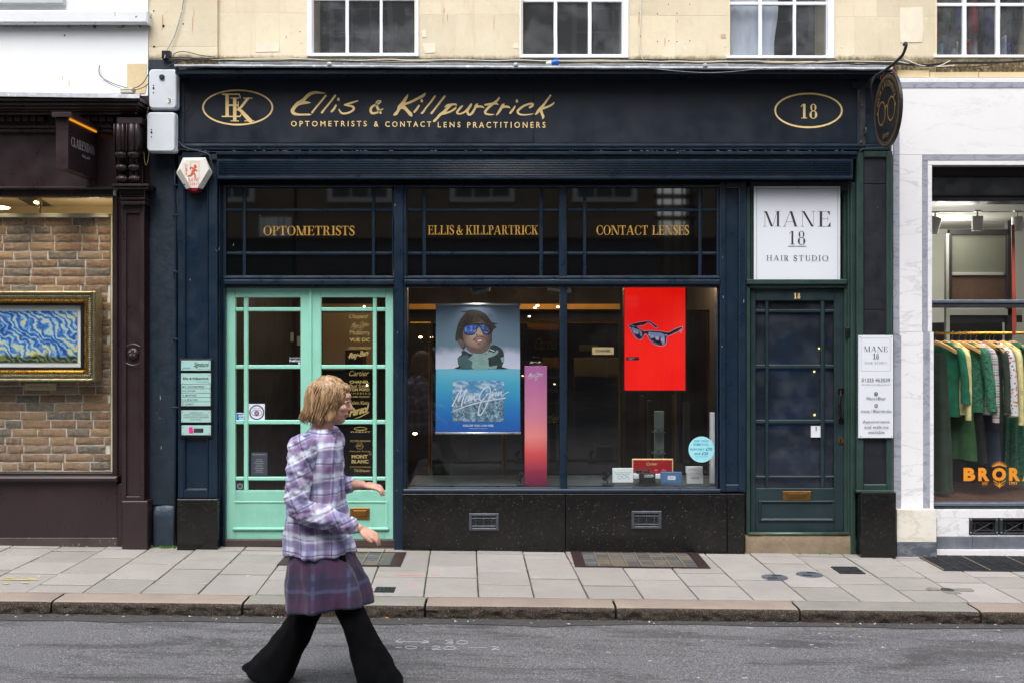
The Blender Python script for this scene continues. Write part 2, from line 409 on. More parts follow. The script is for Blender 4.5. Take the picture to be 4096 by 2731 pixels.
M['gutter'] = paint('dark_gutter_asphalt', c(62, 61, 62), .85, .35, 30, .9, 120, speck=c(180, 178, 172), speckth=.73, spscale=40)
M['chalk'] = paint('worn_white_spray_paint', c(165, 167, 171), .8, .2, 40, .2, 100)
M['yellowpaint'] = paint('worn_yellow_spray_paint', c(190, 176, 110), .8, .2, 40, .2, 100)
M['pinkpaint'] = paint('worn_red_spray_paint', c(205, 120, 120), .8, .2, 40, .2, 100)
M['moss'] = paint('moss', c(90, 130, 40), .9, .4, 60, .5, 100)
M['step'] = paint('worn_stone_step', c(128, 113, 94), .85, .22, 9, .6, 50, speck=c(70, 60, 50), speckth=.68, spscale=60)
M['dstep'] = paint('dark_timber_threshold', c(62, 50, 48), .5, .25, 8, .2, 50)
# ------------------------------------------------------------------ lettering
def facemap(y):                          # photo-measured marks on an upright surface at depth y
    def fn(u, v, L): p = W(u, v, y); return (p.x, y - .0006 - L, p.z)
    return fn
def groundmap(dz):
    def fn(u, v, L): p = G(u, v, dz); return (p.x, p.y, p.z + .0015 + L)
    return fn
_tc = {}
def font_shape(s, bold=0.0, space=1.0):
    key = (s, bold, space)
    if key in _tc: return _tc[key]
    cu = bpy.data.curves.new('t', 'FONT'); cu.body = s; cu.size = 1; cu.offset = bold; cu.space_character = space; cu.resolution_u = 3
    ob = bpy.data.objects.new('t', cu); COL.objects.link(ob)
    dg = bpy.context.evaluated_depsgraph_get(); me = bpy.data.meshes.new_from_object(ob.evaluated_get(dg))
    vs_ = [(v.co.x, v.co.y) for v in me.vertices]; fs = [tuple(p.vertices) for p in me.polygons]
    bpy.data.objects.remove(ob); bpy.data.curves.remove(cu); bpy.data.meshes.remove(me)
    x0 = min(v[0] for v in vs_); x1 = max(v[0] for v in vs_); y0 = min(v[1] for v in vs_); y1 = max(v[1] for v in vs_)
    out = [((a-x0)/(x1-x0), (b-y0)/(y1-y0)) for a, b in vs_]; _tc[key] = (out, fs); return _tc[key]
def text(mb, s, x0, y0, x1, y1, fn, mi=0, bold=0.0, space=1.0, shear=0.0, tilt=0.0):
    """sans lettering fitted to the box x0..x1, y0(top)..y1(bottom)"""
    vs_, fs = font_shape(s, bold, space); mb.k += 1; L = mb.k*.00005
    pts = [fn(x0 + u*(x1-x0) + shear*(v-.5)*(y1-y0), y1 - v*(y1-y0) - tilt*u, L) for u, v in vs_]
    mb.add(pts, fs, mi)
# cut serif capitals: S stem, h hairline, height 1
def glyph(ch, S, h):
    P = []; st = lambda *p: P.append(('s', p)); f = S*.55 + .03
    def rect(x0, x1, y0, y1): P.append(('p', [(x0,y0),(x1,y0),(x1,y1),(x0,y1)]))
    def V(x, w=S, top=True, bot=True, y0=0, y1=1, e=f):
        rect(x, x+w, y0, y1)
        if top: rect(x-e, x+w+e, y1-h, y1)
        if bot: rect(x-e, x+w+e, y0, y0+h)
    def Dg(x0, y0, x1, y1, w): P.append(('p', [(x0,y0),(x0+w,y0),(x1+w,y1),(x1,y1)]))
    def arc(cx, cy, rx, ry, a0, a1, T=S, t=h, side=0):
        n = 22; Lo, Ro = [], []
        for i in range(n+1):
            a = R(a0 + (a1-a0)*i/n); w = t + (T-t)*abs(math.cos(a))**1.6
            Lo.append((cx+rx*math.cos(a), cy+ry*math.sin(a)))
            Ro.append((cx+(rx-w)*math.cos(a), cy+(ry-max(t, w*.45))*math.sin(a)))
        P.append(('r', (Lo, Ro)))
    tick = lambda x, y0, y1, w: P.append(('p', [(x-h, y0), (x, y0), (x, y1), (x-w, y0)] if y1 > y0 else [(x-h, y0), (x, y0), (x, y1), (x-w, y0)]))
    if ch == 'M':
        V(f, h, True, True, e=f); Dg(f, 1, f+.36, 0, S*1.05); Dg(f+.36+S*.9, 0, f+.74, 1, h*1.2); V(f+.74, S); w = f*2+.74+S
    elif ch == 'N':
        V(f, h); Dg(f, 1, f+.60, 0, S*1.15); V(f+.60+S, h, True, False); w = f*2+.62+S
    elif ch == 'A':
        Dg(f*.8, 0, f*.8+.34, 1, h*1.3); Dg(f*.8+.33, 1, f*.8+.62, 0, S*1.1); rect(f*.8+.12, f*.8+.55, .30, .30+h)
        rect(0, f*1.6+h, 0, h); rect(f*.8+.55, f*.8+.72+S, 0, h); w = f*.8+.75+S
    elif ch in 'ELF':
        V(f, S); x1 = f+S+.40
        if ch != 'L': rect(f, x1, 1-h, 1); tick(x1, 1, .72, .14); rect(f+S, x1-.10, .5, .5+h); P.append(('p', [(x1-.10-h, .5+h/2+.13), (x1-.10, .5+h/2+.13), (x1-.10, .5+h/2-.13), (x1-.10-h, .5+h/2-.13)]))
        if ch != 'F': rect(f, x1+.04, 0, h); tick(x1+.04, 0, .30, .16)
        w = x1+.08
    elif ch == 'T':
        V(.30, S, False, True); rect(.02, .58+S, 1-h, 1)
        P.append(('p', [(.02, 1), (.02+h, 1), (.02+h, .74), (.02, .74)])); P.append(('p', [(.58+S-h, 1), (.58+S, 1), (.58+S, .74), (.58+S-h, .74)])); w = .62+S
    elif ch == 'I': V(f, S); w = f*2+S
    elif ch == 'H': V(f, S); V(f+.50+S*.5, S); rect(f, f+.55, .5, .5+h); w = f*2+.50+S*1.5
    elif ch == 'K':
        V(f, S); Dg(f+S*.8, .42, f+.56, 1, h*1.4); rect(f+.42, f+.72, 1-h, 1); Dg(f+.22, .62, f+.50, 0, S*1.15); rect(f+.42, f+.58+S*1.3, 0, h); w = f+.66+S
    elif ch in 'PRB':
        V(f, S)
        r = .27; arc(f+S+.12, .5+r-.02, .22+S*.3, r, -90, 90, S); rect(f+S, f+S+.14, 1-h, 1); rect(f+S, f+S+.14, .46, .46+h)
        w = f+S+.36+S*.3
        if ch == 'R': Dg(f+S+.10, .48, f+S+.30, 0, S*1.05); rect(f+S+.24, f+S*2+.46, 0, h); w = f+S*2+.44
        if ch == 'B': arc(f+S+.14, .25, .26+S*.3, .25, -90, 90, S); rect(f+S, f+S+.16, 0, h); w = f+S+.44+S*.3
    elif ch == 'D':
        V(f, S); arc(f+S+.08, .5, .44+S*.3, .5, -90, 90, S); rect(f+S, f+S+.10, 0, h); rect(f+S, f+S+.10, 1-h, 1); w = f+S+.55+S*.3
    elif ch == 'O': arc(.46, .5, .44, .52, 0, 360, S*1.1); w = .92
    elif ch == 'C': arc(.46, .5, .44, .52, 48, 318, S*1.1); P.append(('p', [(.74,.62),(.78,.62),(.78,1.0),(.74,.86)])); P.append(('p', [(.72,.13),(.80,.20),(.80,.30),(.77,.30)])); w = .84
    elif ch == 'U': V(f, S, True, False, .3); V(f+.52, h, True, False, .3); arc(f+.28+S*.25, .32, .28+S*.25, .34, 180, 360, S, h); w = f*2+.54
    elif ch == 'S':
        st((.50,.80,h*1.3),(.42,.95,h*1.6),(.28,1.0,h*1.6),(.12,.88,S*.6),(.12,.70,S*.95),(.28,.53,S*1.15),(.46,.38,S*1.1),(.50,.20,S*.8),(.40,.04,h*1.8),(.24,0,h*1.6),(.10,.08,h*1.6),(.05,.26,h*1.2)); rect(.49, .52, .70, 1.0); rect(.03, .06, 0, .30); w = .58
    elif ch == '1': V(.24, S, False, True, e=f); Dg(.06, .80, .24, 1, h*1.6); w = .34+S+f*.3
    elif ch == '8': arc(.30, .75, .21, .26, 0, 360, S*.75); arc(.30, .26, .27, .28, 0, 360, S*.95); w = .62
    elif ch == '&':
        st((.92,.52,h*1.4),(.84,.50,h*1.4),(.76,.30,h*1.8),(.58,.06,h*2.2),(.34,0,S*.8),(.10,.14,S),(.12,.36,S*.8),(.34,.54,h*2),(.52,.72,h*1.8),(.48,.94,h*1.8),(.34,1,h*1.6),(.24,.86,S*.6),(.30,.62,S*.9),(.60,.26,S*1.2),(.84,.02,S*.9)); rect(.74, 1.0, .50, .50+h); w = .96
    elif ch == 'Y': V(.34, S, False, True, 0, .45); Dg(.34, .42, .04, 1, S); Dg(.36+S*.6, .42, .66, 1, h*1.4); rect(-.04, .22, 1-h, 1); rect(.56, .80, 1-h, 1); w = .78
    else: w = .30
    return P, w
def serif(mb, s, x0, y0, x1, y1, fn, S=.14, h=.03, gap=.04, sp=.30, mi=0):
    items = []; x = 0
    for ch in s:
        if ch == ' ': x += sp; continue
        P, w = glyph(ch, S, h); items.append((x, P)); x += w + gap
    tot = x - gap; kx = (x1-x0)/tot; H = y1-y0
    T = lambda p, ox: (x0 + (p[0]+ox)*kx, y1 - p[1]*H)
    for ox, P in items:
        for ty, d in P:
            if ty == 'p':
                q = [T(p, ox) for p in d]
                a = sum(q[i][0]*q[(i+1) % 4][1]-q[(i+1) % 4][0]*q[i][1] for i in range(len(q)))
                mb.flat(q if a > 0 else q[::-1], fn, mi)
            elif ty == 'r': mb.strip([T(p, ox) for p in d[0]], [T(p, ox) for p in d[1]], fn, mi)
            else: ribbon(mb, [T(p, ox) + (p[2]*math.sqrt(kx*H),) for p in d], fn, mi, 5)
def strokes(mb, ST, ox, oy, k, fn, mi=0, sub=5, wk=1.0):
    """brush strokes traced as (x, y, width), placed at ox + x/k, oy + y/k"""
    for s_ in ST: ribbon(mb, [(ox+p[0]/k, oy+p[1]/k, p[2]*wk/k) for p in s_], fn, mi, sub)
def ellipse_ring(mb, cx, cy, rx, ry, w, fn, mi=0, n=64):
    A = [2*math.pi*i/n for i in range(n+1)]
    mb.strip([(cx+rx*math.cos(a), cy+ry*math.sin(a)) for a in A], [(cx+(rx-w)*math.cos(a), cy+(ry-w)*math.sin(a)) for a in A], fn, mi)
def disc2(mb, cx, cy, rx, ry, fn, mi=0, n=28):
    mb.flat([(cx+rx*math.cos(2*math.pi*i/n), cy+ry*math.sin(2*math.pi*i/n)) for i in range(n)], fn, mi)
def rect2(mb, x0, y0, x1, y1, fn, mi=0): mb.flat([(x0,y0),(x1,y0),(x1,y1),(x0,y1)], fn, mi)
MAUI = [[(360,900,26),(420,780,24),(490,640,22),(560,550,20)], [(560,550,20),(530,650,20),(480,800,22)], [(480,800,22),(560,680,20),(665,545,20)], [(665,545,20),(600,700,22),(550,895,26)],
 [(735,690,16),(680,690,16),(640,760,16),(615,840,16),(680,790,16),(740,690,16)], [(740,690,16),(700,800,16),(780,690,16)], [(780,690,16),(745,795,16),(830,690,16)], [(830,690,16),(825,780,16),(860,795,14)], [(853,648,24),(857,650,24)],
 [(1090,640,18),(1000,780,20),(940,770,18),(940,680,20),(1010,560,20),(1100,500,22),(1150,540,20),(1155,640,18),(1110,800,20),(1040,960,22),(950,1090,22),(910,1050,22),(930,900,20),(1000,760,18),(1080,680,16),(1180,600,14)],
 [(1205,600,16),(1165,710,16),(1240,610,14)], [(1240,610,14),(1200,700,16),(1290,600,14)], [(1290,600,14),(1260,705,16),(1340,590,14)], [(1340,590,14),(1310,695,16),(1390,590,14)], [(1390,590,14),(1385,690,16),(1460,645,14),(1540,605,16)], [(1254,548,26),(1258,550,26)],
 [(345,1028,10),(520,950,18),(800,860,20),(1100,790,20),(1470,735,22)]]
# ------------------------------------------------------------------ joinery helpers
def bar_grid(parent, cols, rows, yb, yg, mats, glass, out=None, frame_y=None, c_=.004, names=('glazing_bar', 'glass_pane'), depth=.03, lift=0):
    """panes at photo columns/rows; bars fill the gaps. yb bar face depth, yg glass depth"""
    cols = list(cols); rows = list(rows)
    for i in range(len(cols)-1):
        mb = MB(); a, b = cols[i][1], cols[i+1][0]; mb.pbox(a, rows[0][0], b, rows[-1][1], yb, yb+depth, c_); mk(names[0], mb, mats, parent)
    for j in range(len(rows)-1):
        for (a, b) in cols:
            mb = MB(); mb.pbox(a, rows[j][1], b, rows[j+1][0], yb+.003, yb+depth, c_); mk(names[0], mb, mats, parent)
    for (y0, y1) in rows:
        for (x0, x1) in cols:
            mb = MB(); a = W(x0, y1, yb); b = W(x1, y0, yb); mb.box(a.x-.004, b.x+.004, yg, yg+.005, a.z-.004, b.z+.004); mk(names[1], mb, glass, parent)
def frame_of(parent, name, ox0, oy0, ox1, oy1, ix0, iy0, ix1, iy1, yf, yb, mat, c_=.005):
    for (a, b, cc_, d) in ((ox0, oy0, ix0, oy1), (ix1, oy0, ox1, oy1), (ix0, oy0, ix1, iy0), (ix0, iy1, ix1, oy1)):
        if abs(cc_-a) > .5 and abs(d-b) > .5:
            mb = MB(); mb.pbox(a, b, cc_, d, yf, yb, c_); mk(name, mb, mat, parent)
def moulded_panel(parent, x0, y0, x1, y1, yf, rec, mat, bev=14, name='panel'):
    """sunk panel: sloped surround, then the flat field"""
    mb = MB(); a = W(x0, y1, yf); b = W(x1, y0, yf); s = bev/480
    o_ = [(a.x, a.z), (b.x, a.z), (b.x, b.z), (a.x, b.z)]; i_ = [(a.x+s, a.z+s), (b.x-s, a.z+s), (b.x-s, b.z-s), (a.x+s, b.z-s)]
    i2 = [(a.x+s*.35, a.z+s*.35), (b.x-s*.35, a.z+s*.35), (b.x-s*.35, b.z-s*.35), (a.x+s*.35, b.z-s*.35)]
    v = [(p[0], yf-.003, p[1]) for p in o_] + [(p[0], yf-.006, p[1]) for p in i2] + [(p[0], yf+rec, p[1]) for p in i_]
    f = [(8, 9, 10, 11)]
    for r_ in (0, 4):
        for i in range(4): j = (i+1) % 4; f.append((r_+i, r_+j, r_+4+j, r_+4+i))
    mb.add(v, f); return mk(name, mb, mat, parent)
# ================================================================== THE STREET
XL, XR = -9.0, 9.0
mb = MB(); mb.add([(-60, -14, gz(-60)+ROADZ), (60, -14, gz(60)+ROADZ), (60, -1.80, gz(60)+ROADZ), (-60, -1.80, gz(-60)+ROADZ)], [(0,1,2,3)])
mk('road', mb, M['road'], kind='structure')
mb = MB(); n = 90
Lq, Rq = [], []
rnd = random.Random(5)
for i in range(n+1):
    x = XL + (XR-XL)*i/n; w = .17 + .05*noise.noise((x*1.3, 0, 0)) + .02*noise.noise((x*7, 0, 4))
    if x > .2: w -= .05
    Lq.append((x, -1.82, gz(x)+ROADZ+.004)); Rq.append((x, -1.82-w, gz(x)+ROADZ+.004))
mb.add(Lq+Rq, [(n+1+i, n+2+i, i+1, i) for i in range(n)]); mk('gutter_strip', mb, M['gutter'], kind='structure')
pav = thing('pavement', (0, -.9, 0), None, None, kind='structure')
mb = MB(); mb.add([(XL, -1.60, gz(XL)-.018), (XR, -1.60, gz(XR)-.018), (XR, .3, gz(XR)-.018), (XL, .3, gz(XL)-.018)], [(0,1,2,3)])
mk('joint_bed', mb, M['bed'], pav)
YK, YF = -1.594, -.02                    # back of kerb, foot of the shopfronts
kx = [-820, -590, -360, -130, 103, 330, 559, 790, 1022, 1245, 1468, 1694, 1914, 2137, 2355, 2577, 2797, 3017, 3228, 3443, 3662, 3878, 4095, 4310, 4530, 4750]
fx = [-310, -125, 60, 252, 437, 610, 795, 982, 1165, 1345, 1540, 1723, 1905, 2090, 2258, 2445, 2630, 2815, 2996, 3169, 3363, 3543, 3725, 3905, 4085, 4265]
rowsY = [[2225,2290],[2240,2310],[2222,2276,2330],[2201,2245,2292],[2229,2291,2339],[2212,2253,2316],[2234,2273,2333],[2216,2253,2296],[2278,2320],[2262,2330],[2284,2306],[2262,2307],[2287,2337],[2230,2313],[2253,2340],[2212,2316],[2290,2341],[2317],[2253,2297,2346],[2276,2333],[2262,2308,2358],[2241,2285,2328],[2264,2306,2350],[2240,2300,2350],[2270,2330]]
rnd = random.Random(3)
XK = [CX + (k-2018)*(YK+D)/F for k in kx]; XF = [CX + (k-2018)*(YF+D)/F for k in fx]
def slab(x0k, x1k, x0f, x1f, ya, yb, mat, name='paving_slab'):
    """quad between depths ya (near kerb) and yb, column edges interpolated"""
    L_ = lambda k_, f_, y: k_ + (f_-k_)*(y-YK)/(YF-YK)
    g = .0045; gy = .014; h = rnd.uniform(-.0025, .0025); j = lambda: rnd.uniform(-.0016, .0016)
    P = [(L_(x0k, x0f, ya)+g+j(), ya+gy), (L_(x1k, x1f, ya)-g+j(), ya+gy), (L_(x1k, x1f, yb)-g+j(), yb-gy), (L_(x0k, x0f, yb)+g+j(), yb-gy)]
    cx_, cy_ = sum(p[0] for p in P)/4, sum(p[1] for p in P)/4; e = .004
    top = [(p[0] + (e if p[0] < cx_ else -e), p[1] + (e if p[1] < cy_ else -e), gz(p[0])+h) for p in P]
    mid = [(p[0], p[1], gz(p[0])+h-e) for p in P]; bot = [(p[0], p[1], gz(p[0])-.03) for p in P]
    mb = MB(); f = [(0,1,2,3)] + [(r_+i, r_+4+i, r_+4+(i+1) % 4, r_+(i+1) % 4) for r_ in (0, 4) for i in range(4)]
    mb.add(top+mid+bot, f); return mk(name, mb, mat, pav, origin=(cx_, cy_, gz(cx_)))
for i in range(len(kx)-1):
    if 10 < 0: pass
    xm = (kx[i]+kx[i+1])/2
    ys = []
    for py in rowsY[i % len(rowsY)]:
        y_ = G((kx[i]+fx[i]+kx[i+1]+fx[i+1])/4, py).y
        if YK+.12 < y_ < -.2: ys.append(y_)
    ys = [YK] + sorted(ys) + [-.135 - .03*(i % 3 == 0), .10]
    for a, b in zip(ys[:-1], ys[1:]):
        slab(XK[i], XK[i+1], XF[i], XF[i+1], a, b, M['slab'])
# kerb stones, rough-split faces
kj = [-2100, -1330, -560, 203, 968, 1699, 2464, 3201, 3926, 4690, 5450]
def kerb(xa, xb, seed, mt):
    mb = MB(); n = max(8, int((xb-xa)/.018)); prof = [(-1.594, -.25), (-1.594, -.004), (-1.600, 0), (-1.66, 0), (-1.74, 0), (-1.80, -.001), (-1.822, -.006), (-1.834, -.018)] + [(-1.838, -.03-.012*i) for i in range(10)]
    rings = []
    for i in range(n+1):
        x = xa + (xb-xa)*i/n; endf = min(1, min(x-xa, xb-x)/.03); r_ = []
        for k, (y, z) in enumerate(prof):
            am = 0 if k < 4 else (.002 if k < 7 else .014)
            dn = noise.noise((x*14+seed, z*22, 3)) + .7*noise.noise((x*45, z*60, seed)) + .4*noise.noise((x*110, z*130, seed))
            rnd_ = (1-endf)*.012
            r_.append((x, y + am*dn + (rnd_ if k > 4 else 0), gz(x) + z - (rnd_*.5 if 0 < k < 8 else 0) + (.0015*noise.noise((x*6, y*30, seed)) if 0 < k < 7 else 0)))
        rings.append(r_)
    b = 0
    for r_ in rings: mb.v += r_
    m_ = len(prof)
    for i in range(n):
        for k in range(m_-1):
            mb.f.append((i*m_+k, i*m_+k+1, (i+1)*m_+k+1, (i+1)*m_+k)); mb.m.append(0 if k < 6 else 1)
    mb.f.append(tuple(range(m_-1, -1, -1))); mb.m.append(1); mb.f.append(tuple(n*m_+k for k in range(m_))); mb.m.append(1)
    return mk('kerb_stone', mb, [mt, M['kerbface']], kerb_root, smooth=50, origin=((xa+xb)/2, -1.7, gz((xa+xb)/2)))
kerb_root = thing('kerb', (0, -1.7, 0), None, None, kind='structure')
sK = (D-1.83)/F
for i in range(len(kj)-1):
    xa = CX + (kj[i]-2018)*sK + .008; xb = CX + (kj[i+1]-2018)*sK - .008
    kerb(xa, xb, i*7.3, M['kerbtopgrey'] if i in (4, 7) else M['kerbtop'])
# moss in the paving joints: ragged tufts nobody could count
rnd = random.Random(9)
def tufts(name, places, label, cat, mat=None, h=(.004, .012), w=.006):
    mb = MB()
    for (x, y, z) in places:
        for _ in range(5):
            a = rnd.uniform(0, 6.28); r_ = rnd.uniform(0, w); hh = rnd.uniform(*h); b = rnd.uniform(0, 6.28)
            px_, py_ = x+r_*math.cos(a), y+r_*math.sin(a); d = rnd.uniform(.002, .006) * (h[1]/.012)**.5
            mb.add([(px_-d*math.cos(b), py_-d*math.sin(b), z), (px_+d*math.cos(b), py_+d*math.sin(b), z), (px_+d*.4*math.sin(b), py_-d*.4*math.cos(b), z+hh)], [(0,1,2)])
    o = mk(name, mb, mat or M['moss']); props(o, label, cat, kind='stuff'); return o
pl = []
for i, dens in ((5, 30), (6, 50), (7, 90), (8, 40), (11, 60), (12, 60), (13, 90), (17, 60), (18, 90), (19, 60), (20, 30)):
    for _ in range(dens*2):
        t = rnd.random()**1.4; y = YF + (YK-YF)*t; x = XF[i] + (XK[i]-XF[i])*t + rnd.uniform(-.004, .004)
        if noise.noise((x*4, y*4, i)) > -.05: pl.append((x, y, gz(x)-.006))
for _ in range(500):
    x = rnd.uniform(-4.5, 4.5); pl.append((x, -1.595+rnd.uniform(-.003, .003), gz(x)-.006)) if noise.noise((x*2, 7, 1)) > .0 else None
tufts('moss', pl, 'thin green moss growing along the joints between the paving slabs', 'moss', h=(.002, .006), w=.003)
pl = []
for (px0, px1, py, nn) in ((600, 625, 2186, 14), (640, 702, 2188, 50), (3200, 3390, 2212, 22)):
    for _ in range(nn):
        p = G(rnd.uniform(px0, px1), py + rnd.uniform(-3, 4)); pl.append((p.x, max(p.y, -.16), p.z))
tufts('weeds', pl, 'small bright green weeds sprouting at the foot of the shopfront piers', 'weeds', mat=paint('weed_leaf', c(92, 128, 48), .7, .4, 60, 0), h=(.006, .024), w=.012)
# sprayed survey marks on the road and paving
rnd = random.Random(6); mb = MB(); rf = groundmap(ROADZ)
def gp(x, y): return (900 + x/2.138, 2100 + y/2.138)
def gst(P, w=7): w = w*.62; P = [(a_+rnd.uniform(-3, 3), b_+rnd.uniform(-1, 1)) for a_, b_ in P]; ribbon(mb, [gp(a, b)+(w/2.138,) for a, b in P], rf, 0, 4)
gst([(1460,992),(1600,996),(1740,996)]); gst([(1500,975),(1460,992),(1520,1005)]); gst([(1700,982),(1745,996),(1690,1005)])
gst([(1880,985),(1940,980),(1935,995),(1900,998),(1950,1002),(1930,1014),(1885,1012)]); gst([(2010,984),(2065,990),(2070,1008),(2010,1014),(1980,1002),(2010,984)])
gst([(1460,1043),(1510,1043)]); gst([(1560,1032),(1620,1036),(1640,1048),(1580,1056),(1540,1046),(1560,1032)]); gst([(1700,1056),(1712,1056)])
gst([(1770,1040),(1810,1032),(1840,1042),(1770,1060),(1850,1060)]); gst([(1900,1036),(1960,1042),(1965,1056),(1900,1062),(1870,1052),(1900,1036)])
gst([(2080,1042),(2240,1046)], 5); gst([(2270,1040),(2330,1036),(2340,1048),(2300,1052)], 5); gst([(2350,1060),(2280,1064),(2340,1046)], 5)
gst([(1540,848),(1600,850)], 5); gst([(1700,830),(1790,826)], 5); gst([(1690,852),(1740,854)], 5)
single('survey_mark', mb, M['chalk'], 'faded white sprayed arrow and figures 30 and 0.20 on the road', 'road marking', G(1760, 2570, ROADZ))
mb = MB(); pf = groundmap(.002)
for (a, b, d_, e) in ((0, 460, 330, 462), (60, 446, 130, 452), (230, 450, 300, 456), (20, 494, 80, 496), (190, 488, 250, 494)):
    ribbon(mb, [(a*.4677, 2100+b*.4677, 2.2), ((a+d_)/2*.4677, 2100+(b+e)/2*.4677+.8, 3), (d_*.4677, 2100+e*.4677, 2)], pf, 0, 4)
for (a, b, d_, e) in ((1215, 524, 1300, 528), (1140, 542, 1240, 544)):
    ribbon(mb, [(900+a*.4677, 2100+b*.4677, 2.2), (900+(a+d_)/2*.4677, 2100+(b+e)/2*.4677+.8, 3), (900+d_*.4677, 2100+e*.4677, 2)], pf, 0, 4)
single('survey_mark', mb, M['yellowpaint'], 'faint yellow sprayed survey lines on the grey paving', 'paving marking', G(700, 2330))
mb = MB()
for (a, b, d_, e) in ((1445, 422, 1700, 424), (1530, 416, 1570, 428), (1590, 500, 1640, 512), (1760, 410, 1810, 430)):
    ribbon(mb, [(900+a*.4677, 2100+b*.4677, 1.6), (900+(a+d_)/2*.4677, 2100+(b+e)/2*.4677+.6, 2.4), (900+d_*.4677, 2100+e*.4677, 1.6)], pf, 0, 4)
single('survey_mark', mb, M['pinkpaint'], 'faint red sprayed marks on the paving left of centre', 'paving marking', G(1640, 2300))
# white paint splashes and litter on the road
rnd = random.Random(4)
fl = thing('paint_splashes', G(3200, 2560, ROADZ), 'scattered white paint splashes on the asphalt road', 'paint splashes', kind='stuff')
mb = MB()
spl = [(3280,2532,22,4),(3070,2572,22,4),(3095,2590,40,3),(3245,2578,30,4),(3262,2588,28,3),(3326,2545,14,2),(3405,2544,14,2),(3437,2545,20,3),(3320,2587,16,2),(3530,2588,24,5),(3590,2596,14,2),(3850,2678,38,5),(3780,2504,14,2),(3900,2540,34,3),(3995,2520,18,3),(2855,2492,30,6),(3000,2510,60,3),(2720,2547,14,3),(2810,2560,18,3),(2600,2642,20,4),(2425,2480,14,3),(2415,2503,18,3),(2980,2710,40,4),(4060,2615,10,3),(460,2467,14,3),(340,2482,10,2),(75,2580,10,3),(1000,2100,1,1),(3480,2600,10,2),(3990,2705,40,6),(2430,2604,14,2),(2240,2546,18,2),(1960,2480,10,2),(2100,2505,30,2)]
for _ in range(240): spl.append((rnd.uniform(0, 4096), rnd.uniform(2480, 2731), rnd.uniform(1.5, 5), rnd.uniform(.6, 1.3)))
for (a, b, w_, h_) in spl:
    if b < 2470: continue
    n = 13; pts = [(a + w_*.5*math.cos(6.283*i/n)*rnd.uniform(.25, 1.15), b + h_*.6*math.sin(6.283*i/n)*rnd.uniform(.2, 1.2)) for i in range(n)]
    mb.flat(pts, rf)
    mb.k = mb.k % 8
mk('paint_flecks', mb, M['chalk'], fl, kind='stuff')
rnd = random.Random(15)
mb = MB()
for i in range(260):
    x = rnd.uniform(-4.6, 4.6); d_ = abs(rnd.gauss(0, .05)); y = -1.85 - d_; s_ = rnd.uniform(.003, .010); an = rnd.uniform(0, 6.28); z = gz(x)+ROADZ+.006
    pts = [(x+s_*math.cos(an+k*1.57+rnd.uniform(-.4, .4))*(1.6 if k % 2 else .7), y+s_*math.sin(an+k*1.57)*(1.6 if k % 2 else .7), z+rnd.uniform(0, .005)) for k in range(4)]
    mb.add(pts, [(0, 1, 2, 3)], rnd.randrange(3))
o = mk('litter', mb, [plain('dry_leaf_bit', c(120, 88, 52)), plain('paper_bit', c(190, 188, 180)), plain('dark_grit', c(50, 46, 42))]); props(o, 'tiny dry leaf bits and grit scattered along the gutter by the kerb', 'litter', kind='stuff')
for (px, py, cc_, lb_) in ((421, 2181, c(200, 120, 60), 'small orange cigarette end at the foot of the gallery front'), (1548, 2471, c(210, 130, 50), 'small orange litter scrap in the gutter right of the woman')):
    p = G(px, py, ROADZ if py > 2400 else 0); mb = MB(); mb.tube([(p.x-.012, p.y, p.z+.005), (p.x+.012, p.y-.004, p.z+.005)], .004, 8); single('litter_scrap', mb, plain('orange_scrap', cc_), lb_, 'litter', p)
